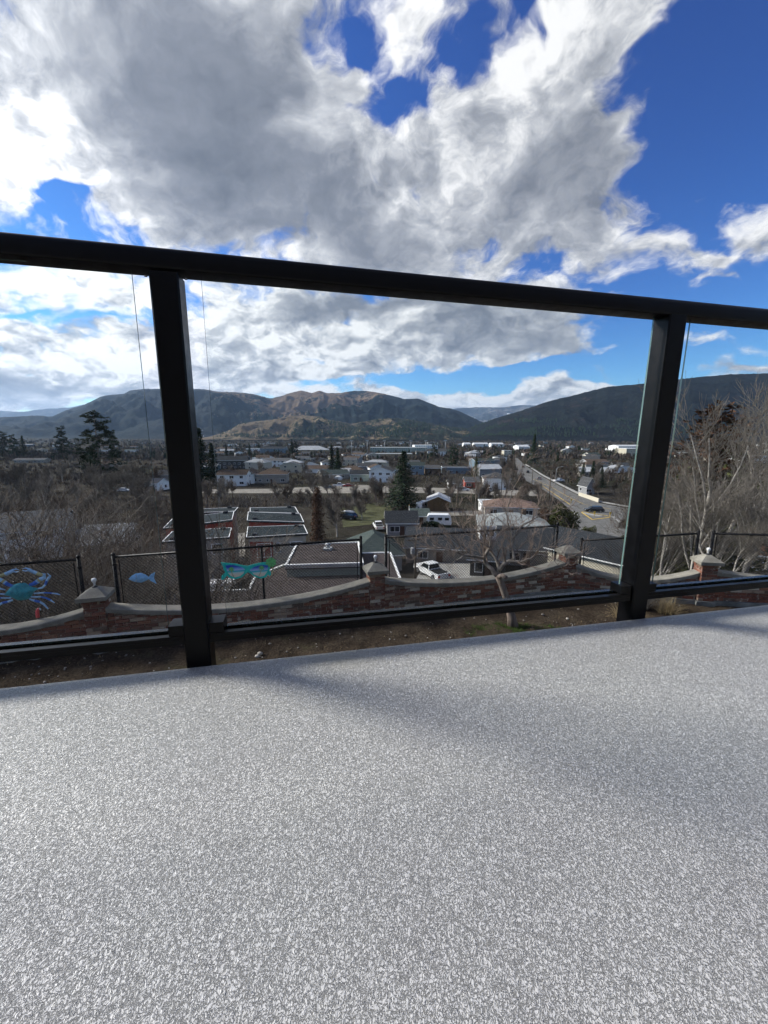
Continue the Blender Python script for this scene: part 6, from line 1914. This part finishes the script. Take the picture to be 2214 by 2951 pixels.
# ------------------------------------------------------------------ roads and paved ground
mat('asphalt', (0.125, 0.122, 0.115), 0.95, 0.22, 0.5, bump=0.2, bscale=30, detail=8)
mat('gravel', (0.20, 0.185, 0.16), 1.0, 0.25, 0.4, bump=0.4, bscale=20, detail=8)
mat('pavement', (0.27, 0.265, 0.25), 0.95, 0.15, 0.6)
mat('paint_yellow', (0.55, 0.38, 0.08), 0.8, 0.2, 2)
mat('paint_white', (0.62, 0.62, 0.60), 0.8, 0.2, 2)
mat('lawn', (0.062, 0.064, 0.032), 1.0, 0.4, 0.4, bump=0.5, bscale=6, detail=8)
def dens(pts, k=5):
    out = []
    for i in range(len(pts) - 1):
        for j in range(k):
            t = j / k
            out.append((pts[i][0] + (pts[i + 1][0] - pts[i][0]) * t, pts[i][1] + (pts[i + 1][1] - pts[i][1]) * t))
    out.append(pts[-1])
    return out
def sheet(name, Lp, Rp, m, label, lift=0.10, across=6, k=6):
    A = [ground_hit(*p) for p in dens(Lp, k)]; B = [ground_hit(*p) for p in dens(Rp, k)]
    P_ = np.zeros((len(A), across + 1, 3))
    for i, (a, b) in enumerate(zip(A, B)):
        for j in range(across + 1):
            q = a.lerp(b, j / across)
            P_[i, j] = (q.x, q.y, tz(q.x, q.y) + lift)
    o = grid_mesh(name, P_, MAT[m])
    # face up
    if o.data.polygons[0].normal.z < 0: o.data.flip_normals()
    tag(o, label, kind='structure')
    return o, A, B
main_L = [(1113, 990), (1116, 1010), (1119, 1030), (1147, 1044), (1170, 1056), (1206, 1079), (1236, 1105), (1318, 1117), (1370, 1133), (1450, 1146), (1560, 1160)]
main_R = [(1119, 990), (1138, 1008), (1170, 1029), (1190, 1040), (1209, 1050), (1247, 1069), (1294, 1087), (1351, 1098), (1400, 1104), (1480, 1114), (1590, 1126)]
_, mA_, mB2 = sheet('main_road', main_L, main_R, 'asphalt', 'grey asphalt main road curving down to the junction')
sheet('side_street', [(1236, 1104), (1247, 1134), (1238, 1160), (1250, 1185), (1290, 1230)], [(1320, 1116), (1346, 1134), (1372, 1156), (1395, 1185), (1440, 1230)], 'asphalt', 'grey side street leaving the junction towards the hill', lift=0.104)
sheet('gravel_lane_road', [(430, 1058), (600, 1056), (760, 1047), (850, 1051), (1000, 1056), (1100, 1059), (1160, 1060)], [(430, 1066), (600, 1066), (760, 1066), (850, 1065), (1000, 1066), (1060, 1070), (1160, 1072)], 'gravel', 'pale gravel lane crossing the view below the houses', lift=0.10)
sheet('lower_street', [(235, 1166), (340, 1161), (530, 1152)], [(235, 1207), (360, 1208), (530, 1216)], 'gravel', 'pale gravel street beside the townhouses', lift=0.12)
sheet('driveway', [(920, 1212), (1010, 1208), (1040, 1216)], [(895, 1262), (1005, 1262), (1045, 1252)], 'pavement', 'pale driveway under the white pickup', lift=0.13)
sheet('lawn', [(735, 1098), (800, 1088), (842, 1084)], [(742, 1140), (800, 1134), (850, 1112)], 'lawn', 'rough green lawn right of the rust cypress', lift=0.08)
sheet('yard_path', [(905, 1106), (1010, 1104), (1060, 1106)], [(905, 1116), (1010, 1114), (1064, 1118)], 'gravel', 'gravel yard beside the plank shed', lift=0.09)
def ribbon(name, pts, wid, m, label, lift=0.16, kind=None, hgt=0.0, k=5, cat=None, group=None, mid=False):
    P_ = [ground_hit(*p) for p in dens(pts, k)]
    mb = MB()
    for i in range(len(P_) - 1):
        a, b = P_[i], P_[i + 1]
        d = Vector((b.x - a.x, b.y - a.y, 0))
        if d.length < 1e-4: continue
        d.normalize(); n = Vector((-d.y, d.x, 0)) * wid / 2
        qa, qb = a + Vector((0, 0, lift)), b + Vector((0, 0, lift))
        if hgt:
            up = Vector((0, 0, hgt))
            lo = Vector((0, 0, -0.4))
            v8 = [qa - n + lo, qb - n + lo, qb + n + lo, qa + n + lo, qa - n + up, qb - n + up, qb + n + up, qa + n + up]
            mb.raw(v8, ((4, 5, 6, 7), (0, 1, 5, 4), (2, 3, 7, 6), (3, 0, 4, 7), (1, 2, 6, 5)))
        else:
            mb.face((qa - n, qb - n, qb + n, qa + n))
    o = mb.build(name, MAT[m])
    return tag(o, label, cat, group, kind)
ribbon('road_marking', [(1172, 1050), (1206, 1073), (1232, 1091)], 0.28, 'paint_yellow', 'yellow line along the left lane of the main road', kind='structure')
ribbon('road_marking', [(1150, 1035), (1190, 1052), (1228, 1074), (1262, 1090), (1320, 1101)], 0.16, 'paint_yellow', 'yellow centre line of the main road', kind='structure')
ribbon('road_marking', [(1256, 1107.5), (1280, 1124), (1319, 1119)], 0.35, 'paint_yellow', 'yellow painted edge of the junction island', kind='structure', lift=0.20)
ribbon('road_marking', [(1258, 1106.5), (1318, 1117)], 0.30, 'paint_yellow', 'second yellow painted edge of the junction island', kind='structure', lift=0.20)
ribbon('road_marking', [(1240, 1111), (1250, 1115)], 0.5, 'paint_white', 'white turn arrow painted on the road left of the island', kind='structure', lift=0.19)
ribbon('kerb_pavement', [(1136, 1003), (1172, 1026), (1212, 1047), (1250, 1066), (1297, 1084), (1354, 1094), (1402, 1100)], 1.5, 'pavement', 'raised pale pavement along the far side of the main road', lift=0.02, hgt=0.14, kind='structure')
ribbon('kerb', [(1322, 1116), (1349, 1133), (1376, 1155), (1398, 1184)], 0.9, 'pavement', 'pale kerb on the right of the side street', lift=0.02, hgt=0.14, kind='structure')
ribbon('traffic_island', [(1262, 1108.5), (1278, 1113), (1300, 1116)], 1.4, 'pavement', 'small concrete island in the junction', lift=0.02, hgt=0.16, kind='structure')
ribbon('road_wall', [(1251, 1071), (1272, 1078), (1294, 1085.5)], 0.3, 'wall_cream', 'low pale concrete wall along the main road pavement', lift=0.0, hgt=1.3, cat='wall')
# rail fence along the pavement
rf_ = [ground_hit(*p) for p in dens([(1212, 1044), (1250, 1064)], 8)] + [ground_hit(*p) for p in dens([(1297, 1083), (1352, 1093), (1392, 1098)], 8)]
for part_, lab in ((rf_[:9], 'dark rail fence along the pavement left of the pale wall'), (rf_[9:], 'dark rail fence along the pavement right of the pale wall')):
    root = empty('rail_fence', (0, 0, 0), 0, lab, 'fence', 'dark rail fences along the pavement')
    for p in part_:
        mb = MB(); mb.tube((p.x, p.y, p.z - 0.2), (p.x, p.y, p.z + 1.15), 0.06, n=5); mb.build('post', MAT['fence_black'], root)
    for hz in (0.6, 1.1):
        mb = MB(); mb.path([(p.x, p.y, p.z + hz) for p in part_], 0.05, 4); mb.build('rail', MAT['fence_black'], root)
# white picket fence in front of the small bush
pf = [ground_hit(1217 + i * 4, 1176 + i * 0.35) for i in range(20)]
root = empty('picket_fence', (0, 0, 0), 0, 'white picket fence below the rounded bushes', 'fence')
for p in pf:
    mb = MB(); mb.boxmm((p.x - .06, p.y - .03, p.z - 0.1), (p.x + .06, p.y + .03, p.z + 1.0)); mb.build('picket', MAT['white_trim'], root)
mb = MB(); mb.path([(p.x, p.y + 0.05, p.z + 0.75) for p in pf], 0.04, 4); mb.build('rail', MAT['white_trim'], root)

# ------------------------------------------------------------------ vehicles
mat('tyre', (0.012, 0.012, 0.012), 0.85); mat('rim', (0.42, 0.42, 0.43), 0.35, metal=0.9); mat('car_glass', (0.010, 0.013, 0.016), 0.06, spec=0.9)
mat('car_white', (0.70, 0.70, 0.69), 0.25); mat('car_dark', (0.016, 0.020, 0.022), 0.2); mat('car_red', (0.24, 0.022, 0.02), 0.25); mat('car_grey', (0.13, 0.135, 0.14), 0.25); mat('car_blue', (0.03, 0.05, 0.10), 0.25)
mat('lamp_red', (0.45, 0.02, 0.015), 0.3); mat('lamp_clear', (0.75, 0.75, 0.72), 0.15); mat('plastic_black', (0.02, 0.02, 0.02), 0.6)
def extr(mb, prof, hw0, hw1=None, zlo=None, zhi=None, mi=0):
    """side profile (x, z) pulled to both sides; half width runs from hw0 at the lowest to hw1 at the highest point"""
    hw1 = hw0 if hw1 is None else hw1
    zs = [z for _, z in prof]; a, b = min(zs), max(zs)
    f = lambda z: hw0 + (hw1 - hw0) * ((z - a) / max(1e-6, b - a))
    Lf = [(x, -f(z), z) for x, z in prof]; Rt = [(x, f(z), z) for x, z in prof]
    n = len(prof)
    mb.face(Lf, mi); mb.face(list(reversed(Rt)), mi)
    for i in range(n):
        j = (i + 1) % n
        mb.face((Lf[j], Lf[i], Rt[i], Rt[j]), mi, False)
CARS = {}
def car_spec(kind):
    if kind == 'suv':
        return dict(L=4.7, w=1.85, body=[(-2.35, .32), (2.3, .32), (2.38, .62), (2.3, .85), (1.35, 1.02), (-2.25, 1.04), (-2.38, .8)], cab=[(1.35, 1.0), (.62, 1.62), (-1.7, 1.66), (-2.2, 1.04)], win=[(1.18, 1.05), (.58, 1.54), (-1.62, 1.57), (-2.02, 1.08)], wb=1.38, rw=.36)
    if kind == 'sedan':
        return dict(L=4.6, w=1.8, body=[(-2.3, .28), (2.25, .28), (2.32, .58), (2.2, .74), (1.2, .90), (-1.5, .92), (-2.25, .88)], cab=[(1.2, .88), (.4, 1.40), (-1.0, 1.42), (-1.75, .9)], win=[(1.02, .94), (.36, 1.33), (-.95, 1.35), (-1.5, .95)], wb=1.32, rw=.32)
    if kind == 'pickup':
        return dict(L=5.6, w=1.95, body=[(-2.75, .45), (2.7, .45), (2.78, .75), (2.7, 1.02), (1.3, 1.12), (-2.78, 1.12)], cab=[(1.35, 1.1), (.75, 1.78), (-.55, 1.80), (-.68, 1.12)], win=[(1.15, 1.16), (.70, 1.70), (-.45, 1.72), (-.52, 1.18)], wb=1.75, rw=.40)
    return dict(L=7.2, w=2.3, body=[(-3.6, .45), (3.5, .45), (3.6, .9), (2.6, 1.2), (2.2, 1.9), (3.2, 2.2), (3.1, 3.0), (-3.6, 3.0)], cab=None, win=None, wb=2.3, rw=.40)
def vehicle(kind, paint, loc, rz, label, group=None, name=None, scale=1.0, rack=False):
    S = car_spec(kind)
    root = empty(name or {'suv': 'car', 'sedan': 'car', 'pickup': 'pickup_truck', 'motorhome': 'motorhome'}[kind], loc, rz, label, 'car' if kind in ('suv', 'sedan') else kind.replace('pickup', 'pickup truck'), group)
    root.scale = (scale,) * 3
    hw = S['w'] / 2
    key = (kind, paint)
    if key not in CARS:
        P_ = {}
        mb = MB(); extr(mb, S['body'], hw, hw * 0.94)
        if kind == 'pickup':   # open load bed
            mb.boxmm((-2.62, -hw + .12, 0.75), (-.75, hw - .12, 1.125), 1)
        P_['body'] = mb.mesh('body', [MAT[paint], MAT['plastic_black']])
        if S['cab']:
            mb = MB(); extr(mb, S['cab'], hw * 0.92, hw * 0.74); P_['cabin'] = mb.mesh('cabin', MAT[paint])
            mb = MB(); extr(mb, S['win'], hw * 0.93, hw * 0.775); P_['side_windows'] = mb.mesh('side_windows', MAT['car_glass'])
            c = S['cab']
            mb = MB()
            for (x0, z0), (x1, z1), sg in ((c[0], c[1], 1), (c[3], c[2], -1)):
                t0, t1 = 0.12, 0.9
                xa, za = x0 + (x1 - x0) * t0, z0 + (z1 - z0) * t0; xb, zb = x0 + (x1 - x0) * t1, z0 + (z1 - z0) * t1
                o_ = 0.012 * sg
                q = [(xa + o_, -hw * .82, za + .01), (xa + o_, hw * .82, za + .01), (xb + o_, hw * .70, zb + .01), (xb + o_, -hw * .70, zb + .01)]
                mb.face(q if sg > 0 else list(reversed(q)))
            P_['windscreens'] = mb.mesh('windscreen', MAT['car_glass'])
        else:
            mb = MB()
            for sy in (-1, 1):
                for x0, x1 in ((-2.8, -1.6), (-.6, .6)):
                    mb.boxmm((x0, sy * hw * 0.955, 1.7), (x1, sy * (hw * 0.955 + .02), 2.35))
            mb.boxmm((2.2, -hw * .8, 1.35), (2.62, hw * .8, 1.85))
            P_['side_windows'] = mb.mesh('side_windows', MAT['car_glass'])
            mb = MB(); mb.boxmm((-1.4, -.4, 3.0), (-.5, .4, 3.28)); P_['roof_unit'] = mb.mesh('roof_unit', MAT['white_trim'])
        mb = MB(); mb.tube((0, -.11, 0), (0, .11, 0), S['rw'], n=16); P_['wheel'] = mb.mesh('wheel', MAT['tyre'])
        mb = MB(); mb.tube((0, -.115, 0), (0, .115, 0), S['rw'] * .62, n=12); P_['rim'] = mb.mesh('rim', MAT['rim'])
        mb = MB(); mb.boxmm((S['L'] / 2 - .14, -.2, -.08), (S['L'] / 2 + .02, .2, .08)); P_['headlight'] = mb.mesh('headlight', MAT['lamp_clear'])
        mb = MB(); mb.boxmm((-S['L'] / 2 - .02, -.14, -.12), (-S['L'] / 2 + .12, .14, .12)); P_['tail_light'] = mb.mesh('tail_light', MAT['lamp_red'])
        CARS[key] = P_
    P_ = CARS[key]
    inst('body', P_['body'], root)
    for k in ('cabin', 'roof_unit'):
        if k in P_: inst(k, P_[k], root)
    inst('side_windows', P_['side_windows'], root)
    if 'windscreens' in P_: inst('windscreens', P_['windscreens'], root)
    for sx in (-1, 1):
        for sy in (-1, 1):
            wh = inst('wheel', P_['wheel'], root, (sx * S['wb'], sy * (hw - .09), S['rw'])); inst('rim', P_['rim'], wh)
    for sy in (-1, 1):
        inst('headlight', P_['headlight'], root, (0, sy * hw * .68, S['body'][2][1] + .05)); inst('tail_light', P_['tail_light'], root, (0, sy * hw * .80, .82 if kind != 'motorhome' else .8))
    if rack:
        for y in (-.35, .35):
            mb = MB(); mb.path([(-1.9, y, 1.75), (-1.2, y, 1.86), (0, y, 1.9), (1.0, y, 1.86), (1.7, y, 1.75)], [.03, .2, .24, .2, .03], 8); mb.build('roof_kayak', MAT['car_white'], root)
    return root
def V(kind, paint, u, v, rz, label, **kw):
    p = ground_hit(u, v)
    lift = kw.pop('lift', 0.10)
    return vehicle(kind, paint, (p.x, p.y, p.z + lift), R(rz), label, **kw)
V('suv', 'car_dark', 1283, 1107, 172, 'dark sport utility car driving through the junction')
V('pickup', 'car_white', 932, 1246, 118, 'white pickup truck with a loaded bed parked behind the fence', lift=0.14)
V('motorhome', 'car_white', 913, 1101, 62, 'white motorhome parked between the spruce and the plank shed', scale=0.75)
V('suv', 'car_dark', 752, 1122, 155, 'dark car carrying two white kayaks on the rough lawn', rack=True)
V('pickup', 'car_white', 818, 1143, 100, 'white pickup parked left of the slate roofed cottage', scale=0.9)
V('suv', 'car_dark', 1141, 1022, 70, 'dark car farthest up the main road', group='cars on the main road')
V('sedan', 'car_grey', 1166, 1036, 65, 'grey car coming down the main road above the bend', group='cars on the main road')
V('sedan', 'car_dark', 1131, 1010, 72, 'small dark car at the top of the main road', group='cars on the main road')
V('pickup', 'car_white', 1208, 1041, 20, 'white truck parked beside the pavement of the main road')
V('sedan', 'car_red', 754, 1052, 4, 'red car parked on the gravel lane', group='cars parked along the gravel lane')
V('pickup', 'car_white', 733, 1052, 0, 'white truck parked on the lane left of the red car', group='cars parked along the gravel lane')
V('sedan', 'car_grey', 712, 1056, 8, 'grey car parked on the lane left of the white truck', group='cars parked along the gravel lane')
V('suv', 'car_white', 1002, 1061, 0, 'white car parked on the lane by the white garage', group='cars parked along the gravel lane')
V('sedan', 'car_dark', 1042, 1063, 3, 'dark car parked on the lane by the grey hip roof', group='cars parked along the gravel lane')
V('suv', 'car_white', 1056, 1062, 0, 'white car at the right end of the gravel lane', group='cars parked along the gravel lane')
V('sedan', 'car_white', 268, 1062, 10, 'white car glimpsed through the left thicket')
# white camper trailer beside the lean-to
p = ground_hit(948, 1136)
root = empty('camper_trailer', p, R(-4), 'white camper trailer with rounded ends beside the lean-to shed', 'trailer')
mb = MB(); extr(mb, [(-2.6, .5), (2.6, .5), (2.75, 1.0), (2.6, 2.2), (2.1, 2.7), (-2.2, 2.7), (-2.65, 2.2), (-2.75, 1.0)], 1.15); mb.build('body', MAT['car_white'], root)
for x in (-1.6, 0.2, 1.7):
    mb = MB(); mb.boxmm((x - .45, -1.18, 1.5), (x + .45, -1.152, 2.1)); mb.build('window', MAT['car_glass'], root)
for sy in (-1, 1):
    mb = MB(); mb.tube((0.1, sy * 1.0 - .1, .34), (0.1, sy * 1.0 + .1, .34), .34, n=14); mb.build('wheel', MAT['tyre'], root)

# ------------------------------------------------------------------ poles, wires, lamps, signs
mat('pole_wood', (0.10, 0.082, 0.065), 0.95, 0.3, 4); mat('steel', (0.40, 0.41, 0.42), 0.45, metal=0.3); mat('wire', (0.03, 0.03, 0.03), 0.6)
def utility_pole(u, vb, vt, label, D=None, arm=True, rz=0.4, lean=0.0, group='wooden utility poles'):
    p = ground_hit(u, vb) if D is None else atD(u, vb, D)
    p.z = tz(p.x, p.y)
    h = atD(u, vt, p.y).z - p.z
    root = empty('utility_pole', p, rz, label, 'pole', group)
    mb = MB(); mb.tube((0, 0, -0.5), (lean, 0, h), .16, .10, 8); mb.build('pole', MAT['pole_wood'], root)
    if arm:
        mb = MB(); mb.boxmm((-1.1 + lean, -.06, h - .55), (1.1 + lean, .06, h - .43)); a = mb.build('crossarm', MAT['pole_wood'], root)
        for x in (-1, -.4, .4, 1):
            mb = MB(); mb.tube((x + lean, 0, h - .43), (x + lean, 0, h - .25), .04, n=6); mb.build('insulator', MAT['window_dark'], a)
    return root, p + Vector((0, 0, h - 0.3))
poles = {}
_, poles['a'] = utility_pole(1186, 1090, 1016, 'utility pole standing in the bend of the main road')
_, poles['b'] = utility_pole(1149, 1056, 996, 'utility pole left of the main road below the tall fir')
_, poles['c'] = utility_pole(1083, 1072, 1010, 'dark utility pole where the lane meets the road')
_, poles['d'] = utility_pole(1128, 1020, 975, 'utility pole farthest along the main road')
_, poles['e'] = utility_pole(1384, 1102, 1046, 'utility pole close left of the right rail post')
root, poles['f'] = utility_pole(897, 1253, 1158, 'near utility pole with a pale transformer behind the fence', arm=True)
h = poles['f'].z - root.location.z
mb = MB(); mb.lathe([(0, 0), (.24, .02), (.26, .1), (.26, .75), (.22, .85), (.0, .9)], (-.38, 0, h - 2.0), 14); t_ = mb.build('transformer', MAT['roof_metal'], root)
mb = MB(); mb.tube((-.38, 0, h - 1.1), (-.38, 0, h - .85), .05, n=6); mb.build('bushing', MAT['window_dark'], t_)
_, poles['g'] = utility_pole(1108, 1040, 985, 'slim utility pole left of the main road', arm=False)
def wire(a, b, label, sag=0.6, off=(0, 0, 0), r=0.022):
    a = Vector(a) + Vector(off); b = Vector(b) + Vector(off)
    pts = [a.lerp(b, t / 12) - Vector((0, 0, sag * 4 * (t / 12) * (1 - t / 12))) for t in range(13)]
    mb = MB(); mb.path(pts, r, 4)
    o = mb.build('power_line', MAT['wire'])
    tag(o, label, 'cable', 'power lines between the poles')
for k, (a, b, lab) in enumerate((('a', 'b', 'power lines running up the main road'), ('b', 'd', 'power lines at the top of the main road'), ('a', 'e', 'power lines crossing right over the main road'), ('c', 'a', 'power lines from the lane to the road bend'))):
    for j, off in enumerate(((-0.9, 0, 0.1), (0.9, 0, 0.1), (0, 0, -0.9))):
        wire(poles[a], poles[b], ('left strand of the ', 'right strand of the ', 'lowest strand of the ')[j] + lab, 0.8, off)
p2 = atD(420, 1020, 150); wire(poles['c'], Vector((p2.x, p2.y, poles['c'].z + 1)), 'long power line crossing the middle of town', 2.5)
wire(Vector((p2.x, p2.y - 4, poles['c'].z - 1)), poles['c'], 'lower long power line crossing the middle of town', 3.2)
# tall field light masts
for k, u in enumerate((760, 794, 831, 888, 920, 962)):
    p = ground_hit(u, 984); h = atD(u, 951, p.y).z - p.z
    root = empty('light_mast', p, 0, ('first', 'second', 'third', 'fourth', 'fifth', 'sixth')[k] + ' tall field light mast counted from the left', 'light mast', 'tall light masts of the sports field')
    mb = MB(); mb.tube((0, 0, -.5), (0, 0, h), .30, .18, 8); mb.build('pole', MAT['steel'], root)
    mb = MB(); mb.boxmm((-2.0, -.2, h - 1.2), (2.0, .2, h + .2)); mb.build('lamp_frame', MAT['steel'], root)
# flag pole, street lamp, stop sign, bollards
p = ground_hit(884, 1122)
root = empty('garden_pole', p, 0, 'thin pale pole with a small finial behind the slate roof cottage', 'pole')
hh = atD(884, 1092, p.y).z - p.z
mb = MB(); mb.tube((0, 0, -.2), (0, 0, hh), .05, .04, 6); mb.build('pole', MAT['white_trim'], root)
mb = MB(); blob(mb, (0, 0, hh + .08), .12, (1, 1, 1)); mb.build('finial', MAT['paint_yellow'], root)
p = ground_hit(1357, 1134)
root = empty('stop_sign', p, R(20), 'red octagonal stop sign on a post at the junction', 'sign')
hh = 2.6
mb = MB(); mb.tube((0, 0, -.2), (0, 0, hh), .035, n=6); mb.build('post', MAT['steel'], root)
for r_, y, m, nm in ((.40, -.045, 'paint_white', 'border'), (.36, -.052, 'lamp_red', 'face')):
    mb = MB(); oc = [(r_ * math.cos(R(22.5 + 45 * i)), r_ * math.sin(R(22.5 + 45 * i))) for i in range(8)]
    mb.prism(oc, Matrix.Translation((0, y + .012, hh - .35)) @ Matrix.Rotation(math.pi / 2, 4, 'X'), .012); mb.build(nm, MAT[m], root)
for k, (u, v) in enumerate(((1284, 1117), (1234, 1088), (1318, 1119))):
    p = ground_hit(u, v)
    root = empty('traffic_marker', p + Vector((0, 0, .15)), 0, ('yellow marker post in the middle of the junction island', 'yellow marker post at the left edge of the main road', 'yellow marker post at the tip of the junction island')[k], 'bollard', 'yellow marker posts at the junction')
    mb = MB(); mb.tube((0, 0, 0), (0, 0, 1.1), .07, n=8); mb.build('post', MAT['paint_yellow'], root)
    mb = MB(); mb.boxmm((-.22, -.03, .75), (.22, -.075, 1.35)); mb.build('panel', MAT['paint_yellow'], root)
p = ground_hit(1200, 1050)
root = empty('street_lamp', p, 0, 'street lamp reaching over the main road', 'street lamp')
mb = MB(); mb.path([(0, 0, -.3), (0, 0, 7.5), (.5, 0, 8.3), (2.2, 0, 8.7)], [.10, .07, .06, .05], 8); mb.build('pole', MAT['steel'], root)
mb = MB(); mb.boxmm((2.1, -.15, 8.6), (2.9, .15, 8.78)); mb.build('lamp_head', MAT['steel'], root)

# ------------------------------------------------------------------ air
hm = bpy.data.materials.new('haze_air'); hm.use_nodes = True
ht = NT(hm.node_tree); hm.node_tree.nodes.clear()
pv = ht.add('ShaderNodeVolumePrincipled')
pv.inputs['Color'].default_value = (0.45, 0.66, 1.0, 1); pv.inputs['Density'].default_value = HAZE; pv.inputs['Anisotropy'].default_value = 0.2
ho = ht.add('ShaderNodeOutputMaterial'); ht.link(pv.outputs[0], ho.inputs['Volume'])
mb = MB(); mb.boxmm((-21000, -2500, -140), (21000, 26000, 1900))
hz = mb.build('haze', hm)
tag(hz, 'thin blue winter haze filling the valley air', 'haze', kind='stuff')
